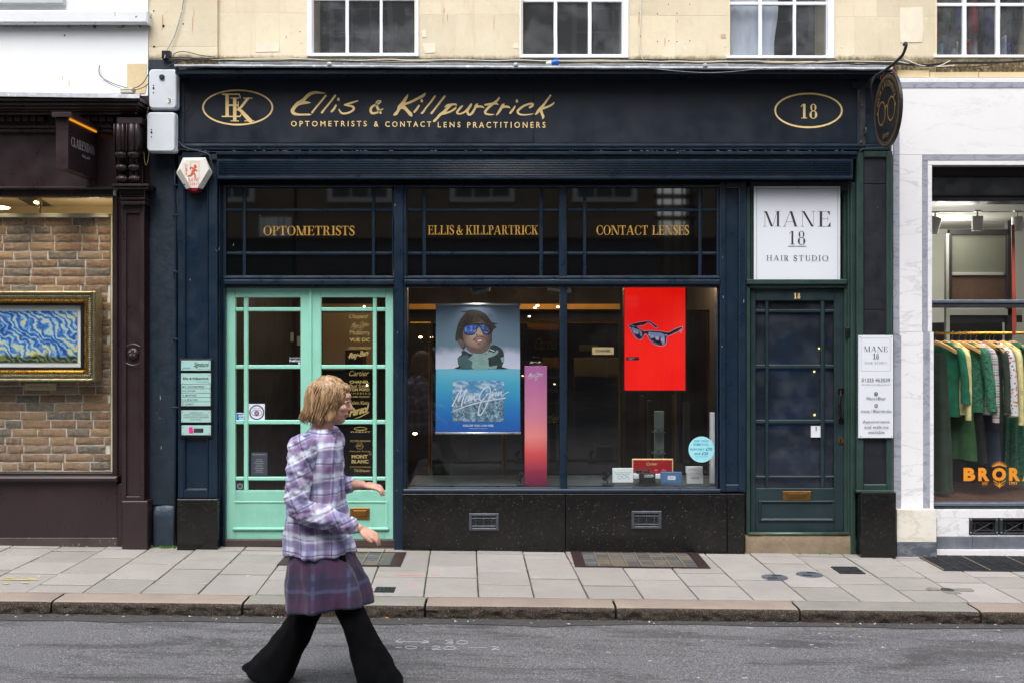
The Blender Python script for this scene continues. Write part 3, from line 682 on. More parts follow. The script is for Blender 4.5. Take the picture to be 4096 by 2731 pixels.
# ---- iron covers set in the pavement
def ground_box(mb, pts, z0, z1, mi=0):
    v = [(p.x, p.y, gz(p.x)+z1) for p in pts] + [(p.x, p.y, gz(p.x)+z0) for p in pts]; n = len(pts)
    mb.add(v, [tuple(range(n-1, -1, -1))] + [(i, (i+1) % n, n+(i+1) % n, n+i) for i in range(n)], mi)
def light_grating(px0, px1, y0, y1, bays, label):
    """pavement light: iron rim, bars, rows of square glass lenses"""
    a = G(px0, y1); b = G(px1, y1); t = G((px0+px1)/2, y0).y; xa, xb, ya, yb = a.x, b.x, a.y, t
    t_ = thing('pavement_light', ((xa+xb)/2, (ya+yb)/2, gz((xa+xb)/2)), label, 'pavement light', 'pavement lights')
    fr = .05; V_ = Vector
    for (u0, u1, v0, v1) in ((xa, xb, ya, ya+fr*.6), (xa, xb, yb-fr*.6, yb), (xa, xa+fr*1.6, ya+fr*.6, yb-fr*.6), (xb-fr*1.6, xb, ya+fr*.6, yb-fr*.6)):
        mb = MB(); ground_box(mb, [V_((u0, v0, 0)), V_((u1, v0, 0)), V_((u1, v1, 0)), V_((u0, v1, 0))], -.02, .008); mk('iron_rim', mb, IR, t_)
    X0, X1, Y0, Y1 = xa+fr*1.6, xb-fr*1.6, ya+fr*.6, yb-fr*.6
    mb = MB(); ground_box(mb, [V_((X0, Y0, 0)), V_((X1, Y0, 0)), V_((X1, Y1, 0)), V_((X0, Y1, 0))], -.02, .003); mk('bed_plate', mb, M['iron'], t_)
    for i in range(1, bays):
        x = X0 + (X1-X0)*i/bays; mb = MB(); ground_box(mb, [V_((x-.006, Y0, 0)), V_((x+.006, Y0, 0)), V_((x+.006, Y1, 0)), V_((x-.006, Y1, 0))], -.01, .0095); mk('divider', mb, M['ironpale'], t_)
    rws = 6
    for i in range(bays):
        for j in range(rws):
            x0 = X0 + (X1-X0)*i/bays + .009; x1 = X0 + (X1-X0)*(i+1)/bays - .009; y0_ = Y0 + (Y1-Y0)*j/rws + .003; y1_ = Y0 + (Y1-Y0)*(j+1)/rws - .003
            mb = MB(); ground_box(mb, [V_((x0, y0_, 0)), V_((x1, y0_, 0)), V_((x1, y1_, 0)), V_((x0, y1_, 0))], -.01, .006); mk('glass_lens', mb, rnd.choice(LENS), t_)
    return t_
IR = paint('brown_iron_rim', c(60, 42, 44), .5, .3, 30, .3, 90, metal=.3)
M['ironpale'] = paint('scuffed_iron_bar', c(130, 120, 106), .5, .3, 30, .3, 90, metal=.3)
LENS = [paint('lens_glass_%d' % i, cc_, .5, .3, 30, .2, 60) for i, cc_ in enumerate((c(92, 88, 82), c(104, 99, 92), c(80, 84, 82), c(92, 96, 98), c(106, 97, 84), c(84, 80, 82)))]
light_grating(2300, 2838, 2209, 2268, 8, 'long glazed pavement light in an iron frame, below the right shop window')
light_grating(1108, 1604, 2207, 2260, 7, 'shorter glazed pavement light behind the walking woman, below the mint doors')
def round_lid(px, py, rx, label):
    p = G(px, py); r_ = rx*(D+p.y)/F
    t = thing('inspection_cover', p, label, 'manhole cover', 'round steel pavement covers')
    def ring(r0, z0, z1, name, mat):
        mb = MB(); ground_box(mb, [Vector((p.x+r0*math.cos(6.2832*i/28), p.y+r0*math.sin(6.2832*i/28), 0)) for i in range(28)], z0, z1); mk(name, mb, mat, t)
    ring(r_, -.01, .004, 'outer_rim', M['steelblue']); ring(r_*.88, -.01, .0015, 'groove', M['iron']) if 0 else None
    mb = MB()
    for q in (.82, .62, .44, .26):
        n = 28; R1, R0 = r_*q, r_*(q-.05)
        v = [(p.x+rr*math.cos(6.2832*i/n), p.y+rr*math.sin(6.2832*i/n), gz(p.x)+.0075) for rr in (R1, R0) for i in range(n)]
        mb.add(v, [(i, (i+1) % n, n+(i+1) % n, n+i) for i in range(n)])
    mk('raised_ring', mb, M['steelpale'], t)
    for s_ in (-1, 1):
        mb = MB(); x = p.x + s_*r_*.28; y = p.y + s_*r_*.45
        ground_box(mb, [Vector((x-.035, y-.008, 0)), Vector((x+.035, y-.008, 0)), Vector((x+.035, y+.008, 0)), Vector((x-.035, y+.008, 0))], .001, .009); mk('lifting_slot', mb, M['black'], t)
M['steelblue'] = paint('dull_steel_cover', c(105, 115, 128), .45, .2, 20, .3, 90, metal=.5)
M['steelpale'] = paint('worn_steel_ridge', c(150, 158, 170), .4, .2, 20, .2, 90, metal=.5)
round_lid(3099, 2308, 52, 'left of the two round steel covers in the pavement by the dark teal door')
round_lid(3238, 2297, 52, 'right of the two round steel covers in the pavement by the dark teal door')
def rect_cover(px0, px1, y0, y1, name, label, cat, mat, skew=0, n=(5, 8)):
    a = G(px0, y1); b = G(px1, y1); yb = G((px0+px1)/2, y0).y; t = thing(name, ((a.x+b.x)/2, (a.y+yb)/2, gz(a.x)), label, cat)
    mb = MB(); ground_box(mb, [Vector((a.x, a.y, 0)), Vector((b.x, a.y, 0)), Vector((b.x, yb, 0)), Vector((a.x, yb, 0))], -.01, .004); mk('plate', mb, mat, t)
    mb = MB(); w_ = (b.x-a.x)/n[1]; h_ = (yb-a.y)/n[0]
    for i in range(n[1]):
        for j in range(n[0]):
            x = a.x + w_*(i+.15); y = a.y + h_*(j+.15); ground_box(mb, [Vector((x, y, 0)), Vector((x+w_*.7, y, 0)), Vector((x+w_*.7, y+h_*.7, 0)), Vector((x, y+h_*.7, 0))], .003, .008)
    mk('raised_tread', mb, M['iron'], t, kind='stuff'); return t
rect_cover(3360, 3462, 2267, 2293, 'drain_cover', 'dark square iron drain cover in the pavement left of the grating', 'drain cover', M['iron'])
rect_cover(1494, 1576, 2348, 2369, 'water_cover', 'small dark rectangular iron cover near the kerb behind the woman', 'water cover', M['black'], n=(3, 5))
p = G(3789, 2358); mb = MB(); r_ = .045
ground_box(mb, [Vector((p.x+r_*math.cos(6.2832*i/20), p.y+r_*math.sin(6.2832*i/20), 0)) for i in range(20)], -.01, .006); mb.ball((p.x, p.y, p.z+.006), .010, .010, .004, 8)
single('stop_tap_cover', mb, M['iron'], 'small round iron tap cover among cracked slabs near the right kerb', 'tap cover', p)
mb = MB()
for q, (dx, dy, rr) in enumerate(((0, -.07, .07), (.13, .0, .08), (-.10, .02, .05))):
    n = 8; pts = [Vector((p.x+dx+rr*math.cos(6.2832*i/n)*rnd.uniform(.7, 1.2), p.y+dy+rr*.9*math.sin(6.2832*i/n)*rnd.uniform(.7, 1.2), 0)) for i in range(n)]
    ground_box(mb, pts, -.01, .0028+q*.0004)
mk('mortar_patch', mb, M['slabold'], pav)
# big black grating in front of the marble shop
a = G(3775, 2281); b_x = a.x + 2.2; yb = G(3900, 2223).y
gr = thing('cellar_grating', ((a.x+b_x)/2, (a.y+yb)/2, gz(a.x)), 'large black iron cellar grating in the pavement before the marble shopfront', 'grating')
mb = MB(); ground_box(mb, [Vector((a.x, a.y, 0)), Vector((b_x, a.y, 0)), Vector((b_x, yb, 0)), Vector((a.x, yb, 0))], -.03, .001); mk('pit', mb, M['black'], gr)
xn = 18; yn = 12
for i in range(xn+1):
    x = a.x + (b_x-a.x)*i/xn; mb = MB(); ground_box(mb, [Vector((x-.004, a.y, 0)), Vector((x+.004, a.y, 0)), Vector((x+.004, yb, 0)), Vector((x-.004, yb, 0))], 0, .009 if i % 3 else .0105); mk('cross_bar', mb, M['ironpale'] if i % 3 == 0 else M['iron'], gr)
for j in range(yn+1):
    y = a.y + (yb-a.y)*j/yn; mb = MB(); ground_box(mb, [Vector((a.x, y-.006, 0)), Vector((b_x, y-.006, 0)), Vector((b_x, y+.006, 0)), Vector((a.x, y+.006, 0))], 0, .0065); mk('bearing_bar', mb, M['iron'], gr)
# ================================================================== UPPER STOREYS
YW = .06                                  # stone face
up = thing('stone_building', W(2100, 250, .2), 'honey coloured stone upper storey with white sash windows over the navy and marble shopfronts', 'building')
WIN = [(1227, 1675, 227), (2078, 2515, 233), (2912, 3339, 234), (3741, 4180, 232)]
def bed(x0, x1, y0, y1):
    mb = MB(); mb.pbox(x0, y0, x1, y1, YW+.0012, YW+.5); mk('mortar_bed', mb, M['mortar'], up)
for (x0, x1) in ((594, 1240), (1662, 2090), (2503, 2920), (3327, 3748), (4150, 5200)): bed(x0, x1, -300, 300)
for (a, b, y) in WIN: bed(a, b, y+3, 300); bed(a, b, -300, -262)
def ashlar(x0, x1, y0, y1, mat=None, yf=None, name='stone_block'):
    g = .35; mb = MB(); yf = YW if yf is None else yf
    yf += rnd.uniform(-.0006, .0006); mb.pbox(x0+g, y0+g, x1-g, y1-g, yf, yf+.06, .0012); a = W((x0+x1)/2, (y0+y1)/2, yf)
    return mk(name, mb, mat or M['stone'], up, origin=a)
rnd = random.Random(12)
ashlar(594, 870, 188, 262, yf=YW-.03); ashlar(594, 870, -90, 188, yf=YW-.03)
segs = [(870, 1227), (1675, 2078), (2515, 2912), (3339, 3741)]
jt = {0: ([1146], [1021, 1119]), 1: ([1942], [1823]), 2: ([2631], [2700]), 3: ([3507], [3420, 3600])}
for k, (a, b) in enumerate(segs):
    yl = 54 + 5*k
    for row, (y0, y1) in enumerate(((-70, yl), (yl, 306 if k == 3 else 255), (-300, -70))):
        xs = [a] + jt[k][0 if row != 1 else 1] + [b]
        for x0, x1 in zip(xs[:-1], xs[1:]): ashlar(x0, x1, y0, y1)
for (a, b, y) in WIN: ashlar(a, min(b, 4180), y+3, 306 if b > 4100 else 262)
for x0, x1 in ((4180, 4600), (4600, 5100)): ashlar(x0, x1, -200, 306)
for x0, x1 in ((3590, 3718), (3720, 3914), (3916, 4200), (4200, 4700)): ashlar(x0, x1, 282 if x0 < 3700 else 289, 310, M['stonelow'], YW-.05, 'ledge_stone')
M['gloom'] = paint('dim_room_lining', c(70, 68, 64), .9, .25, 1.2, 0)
M['uglass'] = glass_mat('upper_window_glass', tint=(.86, .88, .90, 1), dirt=.13, dscale=4)
def sash(k, cols, yt, yb, xo0, xo1, yo1, bart):
    w = thing('sash_window', W((xo0+xo1)/2, yo1, YW), None, None) ; w.parent = up; w.location = W((xo0+xo1)/2, yo1, YW) - wl(up)
    fr = M['whitesash']
    frame_of(w, 'window_frame', xo0, -260, xo1, yo1, cols[0][0]-6, -250, cols[-1][1]+6, yo1-12, YW-.012, YW+.09, fr, .004)
    frame_of(w, 'sash_frame', cols[0][0]-6, -250, cols[-1][1]+6, yo1-12, cols[0][0], -240, cols[-1][1], yb, YW+.012, YW+.05, fr, .004)
    # bars wander a little, like old hand-made joinery
    for i in range(len(cols)-1):
        mb = MB(); a, b = cols[i][1], cols[i+1][0]; n = 10; L_ = []; 
        for j in range(n+1):
            y = -240 + (yb+240)*j/n; o_ = 1.0*noise.noise((k*3+i, j*.6, 0)); L_.append((a+o_, b+o_, y))
        pts = [(l[0], l[2]) for l in L_] + [(l[1], l[2]) for l in L_[::-1]]
        mb.pprism(pts, YW+.018, YW+.045); mk('glazing_bar', mb, fr, w)
    for (a, b) in cols:
        for (y0, y1) in ((yt-13, yt),):
            mb = MB(); mb.pbox(a, y0, b, y1, YW+.020, YW+.045, .003); mk('glazing_bar', mb, fr, w)
        for (y0, y1) in ((yt, yb), (yt-220, yt-13)):
            mb = MB(); mb.pbox(a-1, y0-1, b+1, y1+1, YW+.030, YW+.034); mk('glass_pane', mb, M['uglass'], w)
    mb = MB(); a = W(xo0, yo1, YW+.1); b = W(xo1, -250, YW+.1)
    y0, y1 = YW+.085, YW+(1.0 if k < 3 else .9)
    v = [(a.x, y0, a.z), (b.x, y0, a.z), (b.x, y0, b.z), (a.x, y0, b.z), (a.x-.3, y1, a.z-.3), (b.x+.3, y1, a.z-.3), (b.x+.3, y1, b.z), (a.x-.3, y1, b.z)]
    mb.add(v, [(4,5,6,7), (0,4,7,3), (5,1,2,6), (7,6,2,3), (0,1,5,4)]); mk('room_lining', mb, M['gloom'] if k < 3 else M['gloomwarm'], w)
    return w
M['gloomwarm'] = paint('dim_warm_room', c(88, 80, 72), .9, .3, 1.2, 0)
SC = [[(1254,1382),(1395,1519),(1530,1658)], [(2092,2215),(2229,2352),(2366,2487)], [(2912,3034),(3048,3172),(3184,3306)], [(3741,3850),(3866,3983),(4000,4115)]]
sash(0, SC[0], 3, 213, 1227, 1675, 227, 0); sash(1, SC[1], 9, 218, 2078, 2515, 233, 0)
w3 = sash(2, SC[2], 21, 223, 2906, 3339, 235, 0); w4 = sash(3, SC[3], 26, 228, 3735, 4160, 232, 0)
# white curtain and a pale blind edge behind the third window
mb = MB(); rings = []
for i in range(12):
    y = -60 + 290*i/11; L_ = []
    for j in range(15):
        x = 2900 + (3106 + 8*math.sin(i*.5) - 2900)*j/14; p = W(x, y, .16); p.y += .012*math.sin(j*1.9)+.006*math.sin(i*.6+j); L_.append(p)
    rings.append(L_)
mb.loft(rings, closed=False, cap=False)
single('curtain', mb, paint('white_net_curtain', c(212, 216, 224), .9, .06, 2, 0), 'white curtain drawn across the left side of the third upstairs window', 'curtain', W(3000, 225, .16), smooth=True)
# clothes hanging upstairs, right
cl = [(3752,3790,20,150,c(40,52,40)),(3770,3800,60,105,c(38,92,62)),(3800,3822,90,190,c(28,32,44)),(3822,3848,0,120,c(50,80,140)),(3745,3775,100,160,c(80,92,70)),(3872,3912,10,140,c(132,38,48)),(3908,3932,20,160,c(34,36,44)),(3934,3978,40,170,c(36,44,90)),(3880,3908,140,225,c(196,198,214)),(4004,4020,60,160,c(60,80,60)),(4026,4090,0,90,c(26,30,28)),(4045,4064,90,180,c(24,26,50)),(3806,3814,160,227,c(170,180,200)),(3818,3828,175,227,c(196,190,180)),(3790,3802,170,227,c(40,100,170)),(3836,3846,180,227,c(90,60,45)),(3950,3970,170,227,c(38,60,90)),(4008,4022,150,227,c(170,175,205)),(4022,4036,180,227,c(40,90,160)),(4044,4075,180,227,c(30,45,70)),(3870,3880,165,227,c(150,70,60)),(3758,3766,180,227,c(110,170,200))]
CN = ['charcoal','bottle green','inky blue','royal blue print','grey green','crimson','tartan black','indigo','pale lilac','checked green','near black','deep navy','pale steel','off white','bright blue','chestnut brown','denim','lavender grey','sky blue','slate blue','brick red','light blue']
for k, (x0, x1, y0, y1, col) in enumerate(cl):
    mb = MB(); p = W((x0+x1)/2, y0, .35 + .03*(k % 5)); q = W((x0+x1)/2, y1, .35); s_ = (D+.35)/F; w_ = (x1-x0)*s_/2
    rings = []
    for t in (0, .08, .3, .7, 1.0):
        z = p.z + (q.z-p.z)*t; ww = w_*(.45 if t == 0 else .8 + .25*t); rings.append([(p.x+ww*math.cos(6.2832*i/14), p.y+.05*math.sin(6.2832*i/14)*(1+.2*math.sin(i*2)), z+.01*math.sin(i*1.7)) for i in range(14)])
    mb.loft(rings); single('hanging_garment', mb, paint('upstairs_cloth_%d' % k, col, .9, .3, 25, 0), CN[k] + ' garment hanging behind the ' + ('left' if x0 < 3858 else 'middle' if x0 < 3990 else 'right') + ' panes of the clothes-filled upstairs window', 'garment', q, smooth=True, group='garments hanging upstairs')
# rust runs, old repairs and fixing holes in the stone
rnd = random.Random(19); fw = facemap(YW-.0012); mb = MB()
for (x, y0, y1, w_) in ((1776, 32, 60, 4), (1790, 55, 90, 3), (1976, 60, 130, 3), (1772, 70, 105, 1.5), (2660, 150, 190, 4), (2709, 78, 96, 3), (2556, 60, 110, 4), (650, 60, 125, 5), (770, 65, 140, 2.5), (776, 35, 80, 1.5), (1145, 142, 158, 4)):
    fq_ = facemap(YW-.032) if x < 870 else fw; mb.flat([(x-w_*.2, y0), (x+w_*.4, y0+2), (x+w_*.5, (y0+y1)/2), (x-w_*.3, y1), (x-w_*.5, (y0+y1)/2)], fq_, 0)
for (x, y) in ((2630, 56), (2708, 55), (2673, 18), (2759, 18), (2630, 167), (2675, 165), (2759, 164), (2708, 168), (1200, 128), (2556, 54), (2562, 147)): disc2(mb, x, y, 2.2, 2.2, fw, 1, 8)
for (x, y) in ((1204, 169), (2900, 185), (3367, 188)): disc2(mb, x, y, 5, 5, fw, 2, 10)
for (P, mi) in (([(3600,32),(3690,30),(3694,120),(3688,170),(3602,172),(3598,90)], 3), ([(1687,122),(1705,121),(1706,150),(1688,151)], 3), ([(1690,175),(1740,172),(1742,212),(1700,214)], 3), ([(2052,178),(2070,172),(2074,196),(2050,192)], 3), ([(1022,173),(1117,172),(1118,208),(1024,210)], 3), ([(2882,140),(2902,137),(2903,154),(2884,154)], 4)): mb.flat(P, fw, mi)
mk('wall_stain', mb, [paint('rust_run', c(196, 152, 106), .9, .1, 20, 0), M['black'], M['whiteplastic'], paint('pale_repair', c(226, 216, 196), .9, .08, 8, .2, 50), paint('dull_repair', c(186, 168, 138), .9, .1, 20, .2, 50)], up, kind='stuff')
# ---- white painted neighbour above the gallery
YN = .02
nb = thing('white_building', W(200, 360, .2), 'white painted upper storey with a grey-shadowed ledge above the aubergine gallery shopfront', 'building')
mb = MB(); mb.pbox(-1200, 112, 592, 392, YN, YN+.4); mk('wall', mb, M['whitewall'], nb)
mb = MB(); mb.pbox(-1200, -700, 592, 44, YN-.01, YN+.4); mk('wall', mb, M['whitewall'], nb)
mb = MB(); mb.pbox(-1200, 42, 590, 93, YN-.09, YN+.1, .012); mk('ledge', mb, M['whiteledge'], nb)
mb = MB(); mb.pbox(-1200, 93, 590, 112, YN-.03, YN+.1, .003); mk('ledge_shadow_band', mb, paint('shaded_stained_ledge_underside', c(150, 148, 145), .8, .3, 5, .3, 40, speck=c(80, 85, 70), speckth=.62, spscale=14), nb)  # grey band: the ledge's shadow put into the colour, with stain specks
mb = MB(); mb.pbox(-1200, -20, 252, 15, YN-.07, YN+.1, .006); mk('window_sill', mb, paint('pale_grey_sill', c(188, 194, 196), .7, .05, 4, .1, 50), nb)
mb = MB(); mb.pprism([(508,257),(587,256),(586,300),(588,340),(580,375),(505,376),(508,320)], YN-.004, YN+.05); mk('bare_stone_patch', mb, M['stonelow'], nb)
for (x, y, r_) in ((378, 107, 6), (259, 143, 3.5), (615, 45, 3), (733, 97, 3), (616, 188, 4), (654, 105, 5)):
    p = W(x, y, YN-.035 if x < 400 and y < 120 else (YN if x < 594 else YW-.03)); mb = MB(); mb.tube([(p.x, p.y-.003, p.z), (p.x, p.y+.03, p.z)], r_/480, 10)
    mk('fixing_hole', mb, M['black'], nb if x < 594 else up)
for (x, y, h_) in ((249, 313, 20), (276, 336, 30)):
    mb = MB(); mb.pprism([(x-2, y-h_*.4), (x+2, y-h_*.5), (x+4, y), (x+1, y+h_*.5), (x-3, y+h_*.2)], YN-.001, YN+.02); mk('bare_spot', mb, M['stonelow'], nb)
# ================================================================== OPTICIAN'S SHOPFRONT
op = thing('optician_shopfront', W(2000, 2190, .1), "navy optician's shopfront with gold lettering, black granite base and mint double doors", 'shopfront')
# lead flashing over the cornice
mb = MB(); n = 120; top = []; bot = []; tb = []
for i in range(n+1):
    x = 697 + (3580-697)*i/n; k = i/n; yb_ = 268 + 13*k + 1.5*noise.noise((i*.3, 0, 0)); yt = 258 + 12*k + 2.0*noise.noise((i*.25, 5, 0))
    p = W(x, yb_, -.31); q = W(x, yt, -.30+.006*noise.noise((i*.4, 2, 2))); r_ = (q.x, .05, q.z+.035+.01*noise.noise((i*.2, 9, 0)))
    bot.append(p); top.append(q); tb.append(r_)
mb.loft([[(p.x, p.y+.02, p.z) for p in bot], bot, [(p.x, p.y-.004, p.z+.008) for p in bot], top, tb, [(p[0], .059, p[2]+.055) for p in tb]], closed=False, cap=False)
mk('lead_flashing', mb, M['lead'], op, smooth=60)
mb = MB(); n = 100
for i in range(n):
    x = 697 + 2880*i/n; x2 = 697+2880*(i+1)/n; k = i/n
    a = W(x, 247+13*k+3*noise.noise((i*.5, 3, 1)), .045); b = W(x2, 247+13*(i+1)/n+3*noise.noise(((i+1)*.5, 3, 1)), .045)
    mb.add([(a.x, .045, a.z-.05), (b.x, .045, b.z-.05), b, a], [(0,1,2,3)])
mk('lead_upstand', mb, M['lead'], op)
for x, y in ((1318, 259), (2063, 262), (2820, 265)):
    mb = MB(); p = W(x, y, -.30); mb.tube([(p.x, -.315, p.z-.005), (p.x+.004, -.2, p.z+.012), (p.x, .03, p.z+.04)], [.016, .014, .012], 8); mb.ball((p.x, -.31, p.z), .022, .012, .02, 10); mk('lead_roll', mb, M['lead'], op, smooth=True)
def hbar(name, x0, x1, ya, yb_, yf, yback, mat, ch=.004, tilt=2.0):
    """horizontal member following the slight fall of the photo lines"""
    mb = MB(); mb.pbox(x0, ya+tilt*0, x1, yb_, yf, yback, ch); return mk(name, mb, mat, op)
hbar('cornice', 700, 3572, 279, 296, -.28, .1, M['navy']); hbar('cornice_mould', 706, 3566, 294, 303, -.16, .1, M['navy'])
hbar('cornice_mould', 708, 3564, 301, 309, -.125, .1, M['navy'])
mb = MB(); mb.pbox(590, 300, 3580, 745, .11, .35); mk('fascia_backing', mb, M['navy'], op)
mb = MB(); mb.pbox(700, 300, 3566, 640, .0, .3); mk('fascia_backing', mb, M['navy'], op)
# sign fascia and its frame
YS = -.085
fa = MB(); fa.pbox(735, 305, 2134.5, 572, YS, .0, .001); fas = mk('fascia_board', fa, M['navyflat'], op)
fa = MB(); fa.pbox(2135.5, 305, 3432, 573, YS, .0, .001); mk('fascia_board', fa, M['navyflat'], op)
frame_of(op, 'fascia_frame', 711, 309, 3458, 597, 735, 309, 3432, 574, YS-.02, .0, M['navy'], .012)
hbar('fascia_moulding', 711, 3458, 579, 588, YS-.045, 0, M['navy'], .008); hbar('fascia_moulding', 711, 3458, 589, 601, YS-.035, 0, M['navy'], .006)
mb = MB(); mb.pbox(3459, 311, 3566, 575, YS+.01, .0, .004); mk('fascia_end_panel', mb, M['navy'], op)
mb = MB(); mb.pbox(3459, 576, 3566, 602, YS-.02, .0, .006); mk('fascia_end_panel', mb, M['navy'], op)
rnd = random.Random(21)
for x in (1096, 1443, 1787, 2124, 2335, 2486, 2634, 2820, 2984, 3160):
    for y in (316, 560):
        mb = MB(); p = W(x+rnd.uniform(-4, 4), y+rnd.uniform(-2, 2), YS); mb.ball(p, .006, .003, .006, 8); mk('screw_cap', mb, M['navyflat'], op, smooth=True)
fm = facemap(YS)
mb = MB()
E1 = [[(850,130,8),(780,133,34),(650,118,58),(530,140,72),(440,200,75),(370,275,72),(300,325,75),(240,365,90),(190,410,80),(135,480,80),(112,535,82),(150,590,68),(260,612,44),(400,612,38),(490,612,38),(535,617,10)],[(240,372,80),(310,352,82),(380,346,72),(460,346,46),(522,350,8)],
 [(855,190,46),(760,310,40),(660,430,38),(580,530,44),(555,565,52)],[(1068,190,46),(970,320,42),(880,430,38),(800,530,44),(772,565,52)],[(1085,410,40),(1040,490,50),(988,545,48)],[(1138,232,6),(1139,262,56),(1141,282,58)],
 [(1575,308,28),(1460,340,40),(1360,370,42),(1278,396,34)],[(1278,396,30),(1360,412,44),(1450,432,50),(1488,478,50),(1445,535,44),(1340,580,40),(1235,588,42),(1185,552,38),(1150,495,22)],
 [(2140,485,20),(2080,515,36),(2000,570,44),(1900,582,52),(1862,530,58),(1890,445,55),(1980,390,46),(2060,350,40),(2088,318,34),(2060,305,30),(2010,320,34),(1992,370,44),(2010,450,58),(2055,530,60),(2088,580,40)]]
strokes(mb, E1, 1150, 350, 5.6, fm)
K1 = [[(400,165,16),(370,225,54),(320,310,72),(265,400,100),(215,450,90),(180,530,60),(135,590,74),(100,615,50)],[(795,125,14),(750,185,62),(620,255,58),(480,325,52),(350,375,52),(280,400,80)],[(250,430,110),(330,465,80),(400,540,72),(455,600,84),(478,635,50)],
 [(650,415,42),(600,490,50),(545,555,46)],[(712,262,8),(712,295,58),(712,312,60)],[(1005,205,46),(910,340,42),(810,460,38),(740,560,46),(716,580,50)],[(1222,208,46),(1120,340,42),(1020,470,38),(950,560,48),(930,582,50)],
 [(1485,405,30),(1462,385,42),(1380,388,42),(1290,405,46),(1238,440,34)],[(1400,385,40),(1310,450,60),(1210,555,66),(1120,620,58),(1050,700,52),(1000,748,56),(978,762,40)],[(1480,442,14),(1455,482,44),(1350,548,40),(1230,588,44),(1150,608,36)],
 [(1625,420,26),(1590,450,48),(1525,525,50),(1502,575,46),(1560,598,34),(1650,570,40),(1730,505,48),(1800,420,56),(1818,385,44)],[(1815,400,40),(1745,510,52),(1735,560,50),(1768,618,46),(1830,590,52),(1890,500,50),(1930,415,58),(1962,372,24)],[(1925,440,56),(2000,432,48),(2070,442,42),(2108,466,12)]]
strokes(mb, K1, 1560, 350, 5.6, fm)
K2 = [[(765,240,40),(720,300,50),(640,362,56),(560,425,58),(475,515,54),(448,570,52),(495,603,44),(590,615,30),(650,608,12)],[(455,395,42),(560,380,48),(680,365,50),(742,388,22)],[(875,378,24),(848,405,58),(800,490,58),(750,570,50),(705,622,24)],[(838,445,56),(920,436,50),(985,450,40),(1014,472,10)],
 [(1120,430,32),(1070,510,50),(1013,580,46)],[(1163,270,8),(1163,305,58),(1163,322,58)],[(1450,455,46),(1500,420,58),(1522,375,42),(1450,375,44),(1320,420,46),(1210,500,50),(1180,560,50),(1230,608,40),(1340,620,30),(1450,610,22),(1542,590,8)],
 [(1915,185,42),(1840,290,44),(1760,400,50),(1665,505,66),(1610,580,50),(1575,612,24)],[(1995,345,24),(1950,390,40),(1850,440,44),(1720,485,60)],[(1690,495,76),(1722,590,60),(1750,660,56),(1735,705,20)]]
strokes(mb, K2, 1860, 350, 5.6, fm)
x = 1164; 
text(mb, 'OPTOMETRISTS', 1164, 485, 1467, 507, fm, 0, .012, 1.55); text(mb, '&', 1496, 487, 1514, 508, fm, 0, .012)
text(mb, 'CONTACT', 1541, 487, 1725, 509, fm, 0, .012, 1.55); text(mb, 'LENS', 1751, 489, 1842, 511, fm, 0, .012, 1.6); text(mb, 'PRACTITIONERS', 1869, 489, 2182, 513, fm, 0, .012, 1.55)
mk('lettering', mb, M['gold'], fas)
# monogram and number in their ovals
mb = MB(); ellipse_ring(mb, 951, 431, 142, 72, 6.5, fm); q = lambda x, y: (790+x/7.35, 340+y/7.35)
R2 = lambda x0, y0, x1, y1: rect2(mb, *q(x0, y0), *q(x1, y1), fm)
R2(822,270,922,945); R2(720,262,1245,300); R2(710,915,1262,952); R2(920,578,1200,628); R2(1045,385,1145,1070); R2(960,383,1220,408); R2(970,1055,1220,1080); R2(1345,385,1618,410); R2(1380,1053,1665,1080); R2(1185,495,1212,700)
strokes(mb, [[(790,280,20),(840,300,70)],[(790,940,20),(840,925,70)],[(1230,290,30),(1245,340,34),(1262,400,12)],[(1285,850,12),(1272,900,36),(1245,935,34)],[(1500,400,60),(1430,470,78),(1340,590,72),(1250,690,66),(1150,745,40)],[(1200,735,60),(1280,770,90),(1400,900,112),(1520,1030,120),(1560,1062,110)]], 790, 340, 7.35, fm)
mk('emblem', mb, M['gold'], fas); mb = MB(); ellipse_ring(mb, 3234, 443, 137, 71, 7, fm); serif(mb, '18', 3198, 417, 3272, 475, fm, .17, .05, .10)
mk('emblem', mb, M['gold'], fas)
# ribbed awning box
hbar('awning_head', 726, 3432, 606, 636, -.10, .1, M['navy'], .006); hbar('awning_head', 800, 3430, 606, 619, -.13, .05, M['navy'], .004)
mb = MB(); mb.pbox(866, 637, 3413, 716, -.12, .05, .004); mk('awning_box', mb, M['navy'], op)
for i in range(9):
    y = 646 + i*6.8; mb = MB(); p0 = W(872, y, -.128); p1 = W(3405, y+1, -.128); mb.tube([p0, p1], .0045, 6); mk('awning_rib', mb, M['navy'], op, smooth=True)
mb = MB(); mb.pbox(870, 704, 3413, 716, -.145, -.1, .006); mk('awning_lip', mb, M['navy'], op)
hbar('transom_head', 893, 2985, 738, 748, -.03, .1, M['navy'], .004); hbar('transom_head', 893, 3570, 700, 738, .03, .1, M['navy'], .004)
